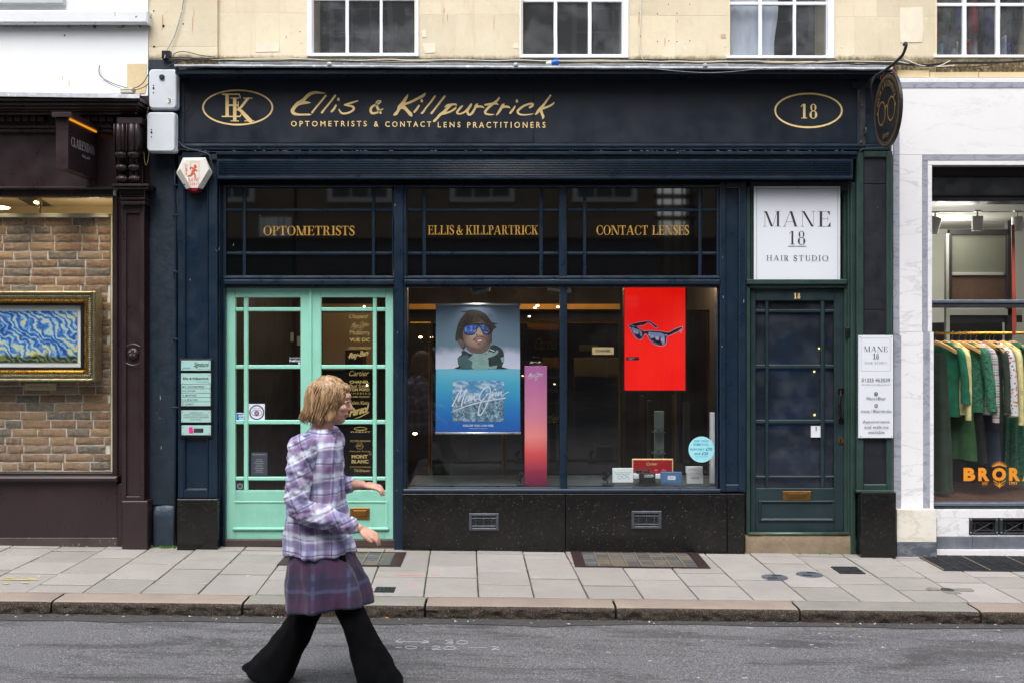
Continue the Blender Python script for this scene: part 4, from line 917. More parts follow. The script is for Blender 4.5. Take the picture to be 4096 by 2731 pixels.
# party-wall pier with conduit
mb = MB(); a = W(602, 2016, .0); b = W(702, 612, .0); mb.box(a.x, b.x, -.01, .3, a.z, b.z); mk('party_wall_pier', mb, M['navyrough'], op)
mb = MB(); mb.pbox(594, 240, 706, 620, .015, .3); mk('party_wall_pier', mb, M['navyrough'], op)
n = 14; rings = []
mb = MB(); a = W(606, 2180, -.05); b = W(701, 2022, -.05)
for i in range(9):
    z = a.z-.06 + (b.z-a.z+.06)*i/8; r_ = []
    for j in range(13):
        t = j/12; x = a.x+(b.x-a.x)*t; yy = -.045 + .014*noise.noise((x*12, z*12, 4)) + (.03 if j in (0, 12) or i == 8 else 0); r_.append((x, yy, z))
    rings.append([(a.x, .2, z)] + r_ + [(b.x, .2, z)])
mb.loft(rings, closed=False, cap=False); mb.add([(a.x,-.02,b.z),(b.x,-.02,b.z),(b.x,.2,b.z),(a.x,.2,b.z)], [(0,1,2,3)]); mk('base_stone', mb, M['navyblock'], op, smooth=60)
mb = MB(); P = [W(700, 605, -.02), W(700, 760, -.02), W(703, 900, -.025), W(704, 1500, -.025), W(702, 1760, -.025), W(698, 2190, -.03)]; mb.tube(P, .0105, 8); mk('conduit', mb, M['navy'], op, smooth=True)
for y in (740, 861, 1088, 1357, 1630):
    mb = MB(); mb.pbox(690, y-4, 713, y+4, -.038, .0, .003); mk('conduit_clip', mb, M['navy'], op)
# left pilaster
mb = MB(); a = W(711, 1990, -.09); b = W(868, 640, -.09); mb.box(a.x, b.x, -.06, .2, a.z, b.z); mk('pilaster_core', mb, M['navy'], op)
frame_of(op, 'pilaster_frame', 711, 622, 868, 1992, 735, 648, 833, 1962, -.09, -.055, M['navy'], .006)
moulded_panel(op, 735, 648, 833, 1962, -.088, .020, M['navy'], 9)
mb = MB(); mb.pbox(707, 1995, 870, 2215, -.135, .2, .006); mk('granite_base', mb, M['granite'], op)
mb = MB(); mb.pbox(835, 606, 868, 640, -.13, .0, .006); mk('pilaster_bracket', mb, M['navy'], op)
# jambs each side of the doors
for (x0, x1, yf) in ((869, 880, -.02), (880, 890, .0), (890, 901, -.01)):
    mb = MB(); mb.pbox(x0, 738, x1, 2195, yf, .2, .004); mk('door_jamb', mb, M['navy'], op)
mb = MB(); mb.pbox(1576, 738, 1612, 2200, -.045, .2, .005); mk('door_post', mb, M['navy'], op)
mb = MB(); mb.pbox(1612, 738, 1624, 1972, -.03, .2, .005); mk('door_post', mb, M['navy'], op)
# transom lights
def transom(x0, x1, cols, yf, name, letters):
    t = thing('transom_window', W((x0+x1)/2, 1110, 0), None, None); t.parent = op; t.location = W((x0+x1)/2, 1110, 0)-wl(op)
    rows = [(744, 835), (845, 1008), (1020, 1103)]
    frame_of(t, 'window_frame', x0, 741, x1, 1118, cols[0][0], 744, cols[-1][1], 1103, -.005, .1, M['navy'], .005)
    bar_grid(t, cols, rows, .004, .026, M['navy'], M['bglass'], names=('glazing_bar', 'blacked_pane'), c_=.006)
    mb = MB(); letters(mb, facemap(.0255)); mk('lettering', mb, M['goldleaf'], t)
    return t
transom(897, 1574, [(903,970),(982,1428),(1488-1.5+0,1568)] if 0 else [(903,970),(982,1488),(1500,1568)], 0, 'left', lambda m_, f_: serif(m_, 'OPTOMETRISTS', 1053, 905, 1419, 942, f_, .17, .05, .03))
transom(1624, 2247, [(1629,1690),(1703,2158),(2172,2236)], 0, 'mid', lambda m_, f_: (serif(m_, 'ELLIS', 1711, 903, 1816, 939, f_, .165, .05, .025), serif(m_, '&', 1826, 903, 1851, 939, f_, .165, .05), serif(m_, 'KILLPARTRICK', 1863, 903, 2154, 939, f_, .165, .05, .025)))
transom(2258, 2880, [(2268,2333),(2345,2795),(2808,2868)], 0, 'right', lambda m_, f_: (serif(m_, 'CONTACT', 2385, 903, 2592, 940, f_, .165, .05, .025), serif(m_, 'LENSES', 2608, 903, 2756, 940, f_, .165, .05, .025)))
mb = MB(); mb.pbox(2241, 738, 2266, 1970, -.022, .12, .007); mk('mullion', mb, M['navy'], op)
for (a, b) in ((893, 1576), (1617, 2880)):
    hbar('transom_rail', a, b, 1107, 1117, -.035, .1, M['navy'], .006); hbar('transom_rail', a, b, 1119, 1138, -.055, .1, M['navy'], .008); hbar('transom_rail', a, b, 1138, 1149, -.02, .1, M['navy'], .003)
rnd = random.Random(44); mb = MB()
for (x, y, yf, h_) in ((1580,822,-.045,10),(934,980,.026,9),(1040,864,.026,4),(2505,1124,-.055,5),(2893,1190,-.035,14),(2975,1205,-.035,16),(2890,1030,-.035,6),(2888,1385,-.035,5),(2710,612,-.13,5),(2688,598,-.12,7),(1036,590,-.13,3),(1465,603,-.12,3),(2290,604,-.12,3),(3240,604,-.12,3),(1590,1330,-.045,4),(1588,1500,-.045,3),(1590,1800,-.045,4),(1587,1960,-.045,5),(760,1120,-.07,8),(2610,1152,-.0,4),(642,1590,-.012,20),(645,1790,-.012,14),(628,1650,-.012,5),(640,1672,-.012,4)):
    fq_ = facemap(yf); n = 8; mb.flat([(x+1.6*math.cos(6.283*i/n)*rnd.uniform(.6, 1.3), y+h_*.5*math.sin(6.283*i/n)*rnd.uniform(.7, 1.2)) for i in range(n)], fq_)
for i in range(60):
    x = rnd.uniform(720, 3420); y = 604 + .0*x; fq_ = facemap(-.1225); mb.flat([(x, 602.5), (x+rnd.uniform(2, 12), 602.5+rnd.uniform(-.3, .3)), (x+rnd.uniform(2, 8), 604), (x, 603.8)], fq_); mb.k = mb.k % 10
mk('paint_chips', mb, paint('chipped_paint_spot', c(140, 146, 150), .7, .3, 50, 0), op, kind='stuff')
# right pilaster of the optician
mb = MB(); a = W(2880, 1975, -.03); b = W(2983, 735, -.03); mb.box(a.x, b.x, -.005, .2, a.z, b.z); mk('pilaster_core', mb, M['navy'], op)
frame_of(op, 'pilaster_frame', 2881, 728, 2984, 1966, 2904, 752, 2956, 1938, -.035, .0, M['navy'], .006)
mb = MB(); mb.pbox(2904, 1936, 2956, 1944, -.034, .0, .006); mk('pilaster_sill', mb, M['navy'], op)
# display windows
for (x0, x1) in ((1629, 2246), (2269, 2868)):
    t = thing('display_window', W((x0+x1)/2, 1960, 0), None, None); t.parent = op; t.location = W((x0+x1)/2, 1960, 0)-wl(op)
    frame_of(t, 'window_frame', x0-6, 1146, x1+6, 1962, x0, 1150, x1, 1948, .0, .09, M['navy'], .005)
    mb = MB(); a = W(x0-3, 1952, .03); b = W(x1+3, 1140, .03); mb.box(a.x, b.x, .035, .043, a.z, b.z); mk('glass_pane', mb, M['pglass'], t)
hbar('window_sill', 1612, 2884, 1955, 1972, -.05, .1, M['navy'], .008)
# granite stall riser
for (x0, x1) in ((1610, 2261), (2263, 2908), (2910, 2979)):
    mb = MB(); mb.pbox(x0, 1974, x1, 2215, -.065, .15, .003); mk('granite_slab', mb, M['granite'], op)
M['grey'] = paint('grey_vent_metal', c(78, 83, 90), .45, .15, 20, .1, 60, metal=.4)
for (x0, x1, y0, y1) in ((1876, 1995, 2052, 2121), (2527, 2646, 2043, 2114)):
    v = thing('air_vent', W((x0+x1)/2, y1, -.07), None, None); v.parent = op; v.location = W((x0+x1)/2, y1, -.07)-wl(op)
    mb = MB(); mb.pbox(x0+4, y0+4, x1-4, y1-4, -.067, -.06); mk('vent_opening', mb, M['black'], v)
    frame_of(v, 'vent_frame', x0, y0, x1, y1, x0+11, y0+11, x1-11, y1-11, -.085, -.06, M['grey'], .004)
    mb = MB(); X0, X1, Y0, Y1 = x0+11, x1-11, y0+11, y1-11; t_ = .0034
    for i in range(1, 6): 
        x = X0+(X1-X0)*i/6
        if i in (1, 3, 5): mb.tube([W(x, Y0, -.074), W(x, Y1, -.074)], t_, 5)
    for y in (Y0+8, Y1-8): mb.tube([W(X0, y, -.074), W(X1, y, -.074)], t_, 5)
    for i in range(3):
        y = Y0 + 12 + (Y1-Y0-24)*i/2
        for s_ in (1, -1):
            P = [W(X0+(X1-X0)*j/8, max(Y0+4, min(Y1-4, y + s_*7*(1 if j % 2 else -1))), -.072-.001*s_) for j in range(9)]; mb.tube(P, .0022, 4)
    mk('vent_lattice', mb, M['grey'], v)
# ---- mint double doors
YD = .035
for (lx0, lx1, cols, px0, px1) in ((903, 1240.5, [(941,975),(992,1202)], 933, 1205), (1242, 1573, [(1284,1491),(1506,1542)], 1282, 1552)):
    d = thing('mint_door', W((lx0+lx1)/2, 2155, YD), None, None); d.parent = op; d.location = W((lx0+lx1)/2, 2155, YD)-wl(op)
    rows = [(1190,1230),(1246,1459),(1475,1679),(1696,1906),(1921,1961)]
    X0, X1 = cols[0][0], cols[-1][1]
    for (a, b, e, f_) in ((lx0, 1152, X0, 2156), (X1, 1152, lx1, 2156), (X0, 1152, X1, 1190), (X0, 1961, X1, 2156)):
        mb = MB(); mb.pbox(a, b, e, f_, YD, YD+.045, .003); mk('door_stile' if e-a < 100 else 'door_rail', mb, M['mintworn'] if b > 1900 else M['mint'], d)
    bar_grid(d, cols, rows, YD+.004, YD+.030, M['mint'], M['pglass'], c_=.006)
    # stepped putty line round the glass
    moulded_panel(d, px0, 2001, px1, 2118, YD-.002, .012, M['mint'], 16, 'bottom_panel')
    mb = MB(); mb.pbox(px0-3, 2110, px1+3, 2120, YD-.018, YD, .005); mk('panel_bead', mb, M['mintworn'], d)
    if lx0 > 1000:
        mb = MB(); mb.pbox(1236, 1152, 1247, 2156, YD-.014, YD+.01, .004); mk('meeting_bead', mb, M['mint'], d)
        mb = MB(); mb.pbox(1400, 2030, 1478, 2076, YD-.010, YD+.02, .004); mb.pbox(1412, 2040, 1466, 2064, YD-.016, YD-.008, .003); mk('letter_plate', mb, M['oldbrass'], d)
        fg = facemap(YD+.028); mb = MB(); s_ = 2.118; T = lambda s, x0, y0, x1, y1, b=0.0, sp=1.0, sh=0.0, tl=0.0: text(mb, s, 1360+x0/s_, 1220+y0/s_, 1360+x1/s_, 1220+y1/s_, fg, 0, b, sp, sh, tl)
        T('Chopard', 76, 80, 232, 124, .01, .9, .35); strokes(mb, MAUI, 1360+(42-0)/s_, 1220+75/s_, 15.4, fg, 0, 3, 1.0)
        T('Mulberry', 84, 214, 252, 264, 0, .95); T('VUE DC', 80, 278, 254, 310, .035); T('LINDA FARROW', 72, 352, 264, 374, .008); T('Ray-Ban', 78, 404, 240, 470, .03, .95, .2, 14)
        strokes(mb, [[(70,436,5),(90,424,7),(110,420,7)]], 1360, 1220, s_, fg, 0, 3)
        T('Cartier', 78, 552, 246, 598, 0, 1, .3); T('CHANEL', 80, 636, 248, 661, .035); T('Paul Smith', 80, 668, 248, 696, .004, .95, .2); T('TOM FORD', 80, 701, 250, 726, .035); T('LINDBERG', 80, 738, 256, 753, 0, 1.5); T('OLIVER PEOPLES', 78, 766, 250, 782, .005)
        T('Calvin Klein', 76, 810, 246, 840, .004); T('Persol', 84, 872, 240, 946, .05, .9, .25, 18); strokes(mb, [[(126,958,4),(180,940,8),(246,904,6)]], 1360, 1220, s_, fg, 0, 3)
        ellipse_ring(mb, 1360+174/s_, 1220+1044/s_, 57/s_, 16/s_, 7/s_, fg); T('OAKLEY', 90, 1064, 260, 1078, .03, 1.2); T('VICTORIA BECKHAM', 84, 1140, 258, 1156); 
        ellipse_ring(mb, 1360+166/s_, 1220+1190/s_, 33/s_, 31/s_, 3/s_, fg, 0, 6); T('PP', 150, 1178, 182, 1202); T('PHILIPP PLEIN', 84, 1230, 254, 1242, 0, 1.2); T('MONT', 98, 1264, 236, 1296, .05); T('BLANC', 98, 1306, 242, 1338, .05); ellipse_ring(mb, 1360+256/s_, 1220+1256/s_, 12/s_, 12/s_, 3/s_, fg, 0, 8)
        T('PORSCHE DESIGN', 84, 1362, 258, 1374); T('TAGHeuer', 118, 1386, 256, 1410, .01)
        mk('lettering', mb, M['goldtext'], d)
        mb = MB(); P = [W(1190, 1655, .10), W(1208, 1647, .10), W(1228, 1637, .10)]; mb.tube(P, .006, 6)
    else:
        fg = facemap(YD+.022)
        SM = [M['whiteboard'], M['black'], plain('sticker_navy', c(40, 70, 100)), plain('sticker_pink', c(200, 110, 150)), plain('sticker_blue', c(40, 110, 190)), plain('sticker_slate', c(62, 68, 80), .4), plain('sticker_pale', c(150, 152, 150))]
        mb = MB(); mb.pbox(993, 1614, 1059, 1682, YD+.022, YD+.026); disc2(mb, 1027, 1648, 30, 30, fg, 2); disc2(mb, 1027, 1648, 25, 25, fg, 0); ellipse_ring(mb, 1027, 1650, 22, 13, 2, fg, 2); disc2(mb, 1027, 1651, 10, 10, fg, 2); disc2(mb, 1027, 1651, 6, 6, fg, 3); text(mb, 'CARE AND', 1010, 1630, 1044, 1634, fg, 2); mk('eye_sticker', mb, SM, d)
        mb = MB(); mb.pbox(944, 1650, 975, 1682, YD+.022, YD+.026); rect2(mb, 946, 1653, 974, 1680, fg, 4); text(mb, 'AM', 953, 1656, 974, 1666, fg, 0, .05); text(mb, 'EX', 957, 1668, 974, 1678, fg, 0, .05); mk('card_sticker', mb, SM, d)
        mb = MB(); mb.pbox(1156, 1427, 1202, 1457, YD+.022, YD+.026, mi=1); text(mb, 'PROTECTED BY', 1158, 1429, 1202, 1434, fg, 0, .01); text(mb, 'DualCom', 1158, 1437, 1201, 1446, fg, 0, .03); rect2(mb, 1193, 1448, 1201, 1456, fg, 0); mk('alarm_sticker', mb, SM, d)
        mb = MB(); mb.pbox(944, 1928, 974, 1960, YD+.022, YD+.026, mi=5); ellipse_ring(mb, 960, 1943, 11, 11, 3, fg, 6); mk('loop_sticker', mb, SM, d)
        mb = MB(); mb.pbox(1005, 1808, 1070, 1900, YD+.022, YD+.026, mi=5); text(mb, 'Ellis & Killpartrick', 1012, 1813, 1062, 1820, fg, 6, .01, 1, .2)
        for yy in range(8): rect2(mb, 1028-(4+yy % 3*3), 1836+yy*7, 1046+(4+yy % 3*3), 1837.5+yy*7, fg, 6)
        mk('notice_sticker', mb, SM, d)
mb = MB(); mb.pbox(893, 2157, 1586, 2186, -.01, .25, .004); mk('threshold', mb, M['dstep'], op)
mb = MB(); mb.pbox(880, 2186, 1600, 2230, -.002, .25, .004); mk('threshold_stone', mb, M['step'], op)
hk = MB(); hk.tube([W(862, 990, -.09), W(862, 1000, -.12), W(868, 1006, -.12), W(876, 1000, -.12), W(880, 980, -.09)], .003, 6); mk('hook', hk, M['navy'], op, smooth=True)
# name plates on the left pilaster
bd = thing('name_board', W(784, 1750, -.12), 'black board of pale green practice name plates screwed to the left navy pilaster', 'name board')
mb = MB(); mb.pbox(719, 1434, 850, 1750, -.105, -.085, .003); mk('backing_board', mb, M['black'], bd)
M['plate'] = paint('pale_green_perspex', c(172, 212, 208, .85), .2, .05, 5, 0); fb = facemap(-.117)
M['magenta'] = plain('magenta_ink', c(225, 30, 140)); M['cyan'] = plain('cyan_ink', c(40, 140, 190))
def plate(x0, y0, x1, y1, fn_, name='name_plate', screws=True):
    mb = MB(); mb.pbox(x0, y0, x1, y1, -.117, -.105, .0015); pl_ = mk(name, mb, M['plate'], bd)
    mb = MB(); fn_(mb); 
    if mb.v: mk('lettering', mb, [M['ink'], M['cyan'], M['magenta'], M['black'], M['inklight']], pl_)
    if screws:
        for x in (x0+6, x1-6):
            for y in (y0+6, y1-6):
                if y1-y0 < 20: continue
                mb = MB(); mb.ball(W(x, y, -.117), .005, .003, .005, 8); mk('screw', mb, M['steel'], pl_, smooth=True)
plate(724, 1441, 842, 1481, lambda m_: (text(m_, 'Signature', 776, 1448, 834, 1472, fb, 0, .01, .9, .35), text(m_, 'PRACTICE', 790, 1474, 830, 1477, fb, 0, 0, 1.5), text(m_, 'Lenstec', 732, 1466, 764, 1474, fb, 1, .01, 1, .2)))
plate(724, 1492, 843, 1536, lambda m_: (text(m_, 'Ellis & Killpartrick', 732, 1508, 836, 1520, fb, 0, .03), text(m_, 'STYLING OPTICIANS', 786, 1524, 836, 1528, fb, 4)))
for i, s in enumerate(('M.R. KILLPARTRICK', 'H.E. JONES', 'O. MARTINEZ', 'C.E. BLACKER', 'C. CLANCY')):
    y = 1537.5 + i*17.4; plate(725, y, 842, y+15.6, lambda m_, s=s, y=y: text(m_, s, 729, y+4, 729+len(s)*5.2, y+12, fb, 0, .008), screws=False)
plate(725, 1640, 843, 1688, lambda m_: (text(m_, 'OPENING HOURS', 758, 1647, 810, 1652, fb), text(m_, 'MONDAY TO SATURDAY 9 - 5.30', 735, 1655, 833, 1660.5, fb), text(m_, 'CONSULTATIONS BY APPOINTMENT', 731, 1664, 838, 1670, fb), text(m_, '01225 466954', 763, 1674, 805, 1679, fb)))
plate(726, 1700, 843, 1739, lambda m_: (m_.flat([(755,1708),(770,1706),(774,1731),(757,1732)], fb, 2), rect2(m_, 775, 1712, 813, 1729, fb, 3), text(m_, 'PROUD TO BE AN', 777, 1713.5, 809, 1717, fb, 4), text(m_, 'INDEPENDENT', 777, 1719, 806, 1722.5, fb, 4), text(m_, 'RETAILER IN BATH', 777, 1724, 811, 1727.5, fb, 4)))
# ================================================================== SIDE DOORWAY, number 18
sdw = thing('side_doorway', W(3200, 2200, .1), 'narrow dark teal doorway with a glazed panelled door and green painted frame, right of the optician', 'doorway')
def sb(name, x0, x1, y0, y1, yf, yb, mat, ch=.004, par=None):
    mb = MB(); mb.pbox(x0, y0, x1, y1, yf, yb, ch); return mk(name, mb, mat, par or sdw)
sb('door_frame', 2985, 3001, 752, 2200, -.01, .2, M['green']); sb('frame_head', 3001, 3400, 728, 762, -.0, .2, M['green'])
mb = MB(); mb.pbox(3001, 762, 3380, 1118, .07, .2); mk('transom_board', mb, paint('teal_board', c(24, 56, 52), .4, .2, 3, .1, 50), sdw)
frame_of(sdw, 'transom_frame', 3001, 762, 3396, 1120, 3014, 770, 3372, 1116, .02, .1, M['green'], .006)
sb('transom_rail', 2986, 3390, 1118, 1138, -.03, .1, M['green'], .006); sb('transom_rail', 2990, 3386, 1138, 1152, -.01, .1, M['dgreen'], .004)
sb('door_frame', 3378, 3392, 1120, 2215, .0, .2, M['green']); sb('door_frame', 3392, 3404, 736, 2215, -.02, .2, M['green'], .006); sb('door_frame', 3404, 3424, 730, 2215, -.05, .2, M['green'], .008)
dr = thing('teal_door', W(3190, 2128, .03), None, None); dr.parent = sdw; dr.location = W(3190, 2128, .03)-wl(sdw)
YT = .03; cols = [(3023,3063),(3074,3284),(3299,3337)]; rows = [(1203,1238),(1250,1458),(1473,1678),(1693,1902),(1913,1951)]
for (a, b, e, f_) in ((3002, 1154, 3023, 2127), (3337, 1154, 3377, 2127), (3023, 1154, 3337, 1203), (3023, 1951, 3337, 2127)):
    mb = MB(); mb.pbox(a, b, e, f_, YT, YT+.045, .004); mk('door_stile' if e-a < 100 else 'door_rail', mb, M['dgreen'], dr)
bar_grid(dr, cols, rows, YT+.003, YT+.03, M['dgreen'], M['dglass'], c_=.006)
mb = MB(); mb.pbox(3015, 1195, 3345, 1960, YT+.12, YT+.13); mk('curtain_behind', mb, paint('dark_hall_curtain', c(52, 78, 100), .9, .6, 4, 0), dr)
moulded_panel(dr, 3039, 2004, 3337, 2080, YT-.002, .014, M['dgreen'], 14, 'bottom_panel')
frame_of(dr, 'panel_moulding', 3036, 2001, 3340, 2084, 3044, 2009, 3332, 2076, YT-.014, YT, M['dgreen'], .005)
mb = MB(); mb.pbox(3131, 1963, 3245, 2000, YT-.010, YT+.01, .004); lb = mk('letterbox', mb, M['oldbrass'], dr)
mb = MB(); mb.pbox(3147, 1972, 3229, 1991, YT-.015, YT-.005, .002); mk('letter_flap', mb, paint('dull_brass_flap', c(100, 78, 42), .45, .3, 20, .2, 60, metal=.7), lb)
# pull handle
mb = MB(); P = [W(3364, 1560, -.0), W(3362, 1580, -.03), W(3359, 1620, -.045), W(3362, 1655, -.035), W(3366, 1680, .0)]; P2 = spline([tuple(p) for p in P], 5); mb.tube(P2, [.008+.004*math.sin(math.pi*i/(len(P2)-1)) for i in range(len(P2))], 8)
mb.pbox(3354, 1552, 3376, 1572, .018, .03, .003); mb.pbox(3355, 1672, 3376, 1690, .018, .03, .003); mk('pull_handle', mb, plain('dark_bronze', c(60, 48, 46), .25, .9), dr, smooth=40)
mb = MB(); p = W(3363, 1760, YT); mb.tube([(p.x, YT-.008, p.z), (p.x, YT+.01, p.z)], .026, 20); q_ = mk('lock_plate', mb, M['oldbrass'], dr, smooth=40); mb = MB(); mb.pbox(3360, 1752, 3366, 1770, YT-.010, YT-.004, .001); mk('keyhole', mb, M['black'], q_)
sb('keep', 3385, 3400, 1311, 1348, -.03, .0, M['black']); sb('letter_notice', 3244, 3287, 1702, 1748, YT+.018, YT+.024, M['whiteboard'], .001, dr); sb('notice_mark', 3263, 3267, 1705, 1720, YT+.014, YT+.018, M['inklight'], 0, dr)
mb = MB(); serif(mb, '18', 3174, 1173, 3202, 1195, facemap(YT-.001), .22, .10, .12); mk('door_number', mb, M['gold'], dr)
mb = MB(); p0 = W(2993, 2133, -.02); p1 = W(3396, 2133, -.02); mb.tube([p0, p1], .015, 10); mk('weather_bar', mb, paint('verdigris_bar', c(78, 96, 84), .4, .35, 14, .3, 50, metal=.4, chip=c(140, 90, 60), chipth=.62), sdw, smooth=True)
n = 30; mb = MB(); a = W(2982, 2200, -.035); b = W(3432, 2141, -.035); rings = []
for i in range(6):
    z = -.08 + (b.z+.08)*i/5; rings.append([(a.x+(b.x-a.x)*j/n, -.035+.006*noise.noise((j*.5, z*30, 8))+(.012 if i == 5 else 0), z+(.004*noise.noise((j*.7, 1, 1)) if i == 5 else 0)) for j in range(n+1)])
rings.append([(a.x+(b.x-a.x)*j/n, .15, b.z) for j in range(n+1)]); mb.loft(rings, closed=False, cap=False); mk('stone_step', mb, M['step'], sdw, smooth=50)
# tiny glowing balls stand in for warm light reflections at the door glass
M['warmglint'] = emit('warm_glint', c(255, 190, 90), 6)
for (x, y, r_, wh) in ((3276, 1393, .008, 'highest'), (3257, 1485, .009, 'middle'), (3258, 1658, .010, 'lowest')):
    mb = MB(); p = W(x, y, .10); mb.ball(p, r_, r_, r_, 8); single('light_reflection', mb, M['warmglint'], wh + ' of three glowing balls for warm reflections at the dark teal door glass', 'light', p, True, group='warm reflections at the door glass')
# right pilaster: black panel in a green surround, granite block below
rp = thing('painted_pilaster', W(3505, 2210, 0), 'green edged pilaster with faded black panel on a black granite block', 'pilaster')
YP = -.10
mb = MB(); a = W(3432, 1975, YP); b = W(3570, 604, YP); mb.box(a.x, b.x, YP+.03, .2, a.z, b.z); mk('pilaster_core', mb, M['green'], rp)
frame_of(rp, 'green_surround', 3428, 604, 3571, 1968, 3456, 630, 3547, 1935, YP, YP+.04, M['green'], .008)
for (y0, y1) in ((631, 735), (740, 1240), (1242, 1934)):
    sb('black_panel', 3456, 3547, y0, y1, YP+.022, YP+.035, M['blackpanel'], .002, rp)
mb = MB(); mb.pbox(3445, 1968, 3585, 2245, -.17, .1, .004); mk('granite_base', mb, M['granite'], rp)
mb = MB(); a = W(3430, 2215, -.06); b = W(3452, 1968, -.06); mb.box(a.x, b.x, -.06, .1, a.z, b.z); mk('granite_return', mb, M['granite'], rp)
mb = MB(); mb.pbox(3426, 1960, 3575, 1969, -.13, .0, .005); mk('base_moulding', mb, M['green'], rp)
# MANE sign boards
def signboard(x0, y0, x1, y1, yf, label, fn_, screws):
    t = thing('sign_board', W((x0+x1)/2, y1, yf), label, 'sign')
    mb = MB(); mb.pbox(x0, y0, x1, y1, yf, yf+.012, .0015); b = mk('board', mb, M['whiteboard'], t)
    mb = MB(); fn_(mb, facemap(yf)); mk('lettering', mb, [M['ink'], M['inklight'], M['black'], M['whiteboard']], b)
    for (x, y) in screws:
        mb = MB(); mb.ball(W(x, y, yf), .004, .003, .004, 8); mk('screw', mb, M['iron'], b, smooth=True)
def frame2(mb, x0, y0, x1, y1, w, fn, mi=0):
    rect2(mb, x0, y0, x1, y0+w, fn, mi); rect2(mb, x0, y1-w, x1, y1, fn, mi); rect2(mb, x0, y0, x0+w, y1, fn, mi); rect2(mb, x1-w, y0, x1, y1, fn, mi)
def s1(mb, f_):
    frame2(mb, 3026, 755, 3352, 1125, 1.4, f_)
    for ch, a, b in (('M', 3052, 3123), ('A', 3131, 3196), ('N', 3203, 3260), ('E', 3271, 3325)): serif(mb, ch, a, 846, b, 907, f_, .13, .020)
    serif(mb, '1', 3153, 925, 3180, 978, f_, .14, .03); serif(mb, '8', 3189, 925, 3224, 979, f_, .15, .03); rect2(mb, 3152, 985, 3225, 987, f_)
    serif(mb, 'HAIR', 3066, 1022, 3155, 1043, f_, .12, .045, .22); serif(mb, 'STUDIO', 3173, 1022, 3313, 1044, f_, .12, .045, .22)
signboard(3016, 746, 3361, 1134, -.012, 'large white square hair studio sign above the dark teal door', s1, [(3023,752),(3192,750),(3353,753),(3024,1127),(3193,1128),(3354,1128)])
def s2(mb, f_):
    frame2(mb, 3444, 1352, 3561, 1483, .8, f_, 1); k = .6058; X = lambda x: 2900+x*k; Y = lambda y: 1300+y*k
    serif(mb, 'MANE', X(917), Y(140), X(1075), Y(175), f_, .13, .03, .10); serif(mb, '18', X(975), Y(186), X(1017), Y(218), f_, .18, .04, .12); rect2(mb, X(975), Y(221), X(1018), Y(222.6), f_)
    serif(mb, 'HAIR', X(922), Y(241), X(975), Y(254), f_, .12, .07, .25, mi=1); serif(mb, 'STUDIO', X(987), Y(241), X(1070), Y(254), f_, .12, .07, .25, mi=1)
    text(mb, '01225 463039', X(902), Y(349), X(1088), Y(372), f_, 0, -.005); text(mb, 'Mane18hairstudio@hotmail.com', X(902), Y(386), X(1090), Y(396), f_, 1)
    disc2(mb, X(996), Y(451), 7, 7, f_, 2); text(mb, 'f', X(993), Y(444), X(1000), Y(459), f_, 3, .05)
    text(mb, 'Mane18hair', X(934), Y(472), X(1062), Y(492), f_, 0, -.005); disc2(mb, X(997), Y(528), 7, 7, f_, 1); ellipse_ring(mb, X(997), Y(528), 4, 4, 1.3, f_, 3)
    text(mb, 'mane.18hairstudio', X(897), Y(555), X(1098), Y(575), f_, 0, -.005)
    text(mb, 'Appointments', X(908), Y(626), X(1086), Y(649), f_, 0, -.005); text(mb, 'and walk-ins', X(920), Y(660), X(1078), Y(680), f_, 0, -.005); text(mb, 'available', X(944), Y(694), X(1052), Y(713), f_, 0, -.005)
signboard(3434, 1341, 3573, 1750, YP-.018, 'tall narrow white hair studio sign with phone number on the green edged pilaster', s2, [(3441,1348),(3565,1347),(3443,1743),(3566,1743)])
# ================================================================== HANGING SIGN
hg = thing('hanging_sign', (2.93, -.6, 3.27), 'round black hanging sign with gold spectacles on a wrought iron bracket over the pavement', 'hanging sign')
XB = W(3449, 400, -.09).x
mb = MB(); mb.pbox(3440, 318, 3462, 585, -.115, -.085, .003); mk('wall_plate', mb, M['iron'], hg)
mb = MB(); mb.pbox(3413, 326, 3490, 351, -.118, -.09, .003); mk('wall_plate', mb, M['iron'], hg)
for (x, y) in ((3421, 338), (3448, 424), (3445, 570)):
    mb = MB(); mb.ball(W(x, y, -.118), .010, .008, .010, 8); mk('bolt', mb, M['rust'], hg, smooth=True)
zt = W(3449, 340, -.12).z; SX = 2.92
arm = [(XB+.01, -.10, zt-.01), (SX-.02, -.35, zt+.005), (SX, -.62, zt+.02), (SX, -.80, zt+.03), (SX+.005, -.90, zt+.05), (SX+.01, -.95, zt+.10), (SX+.012, -.94, zt+.125), (SX+.01, -.91, zt+.12)]
mb = MB(); mb.tube(spline(arm, 5), .012, 6); mk('bracket_arm', mb, M['iron'], hg, smooth=40)
st_ = [(XB+.005, -.10, W(3449, 520, -.1).z), (XB+.02, -.14, W(3449, 500, -.1).z), (XB+.04, -.22, zt-.22), (SX-.05, -.36, zt-.08), (SX-.04, -.40, zt-.005)]
mb = MB(); mb.tube(spline(st_, 5), .009, 6); P = []
zz = W(3449, 520, -.12).z
for i in range(16): a_ = 6.2832*i/12; P.append((XB+.01, -.13+.025*math.cos(a_)*(1-i*.03), zz-.015+.035*math.sin(a_)*(1-i*.03)))
mb.tube(P, .008, 6); mk('bracket_scroll', mb, M['iron'], hg, smooth=40)
cy_, czs, rr = -.60, 3.535, .288
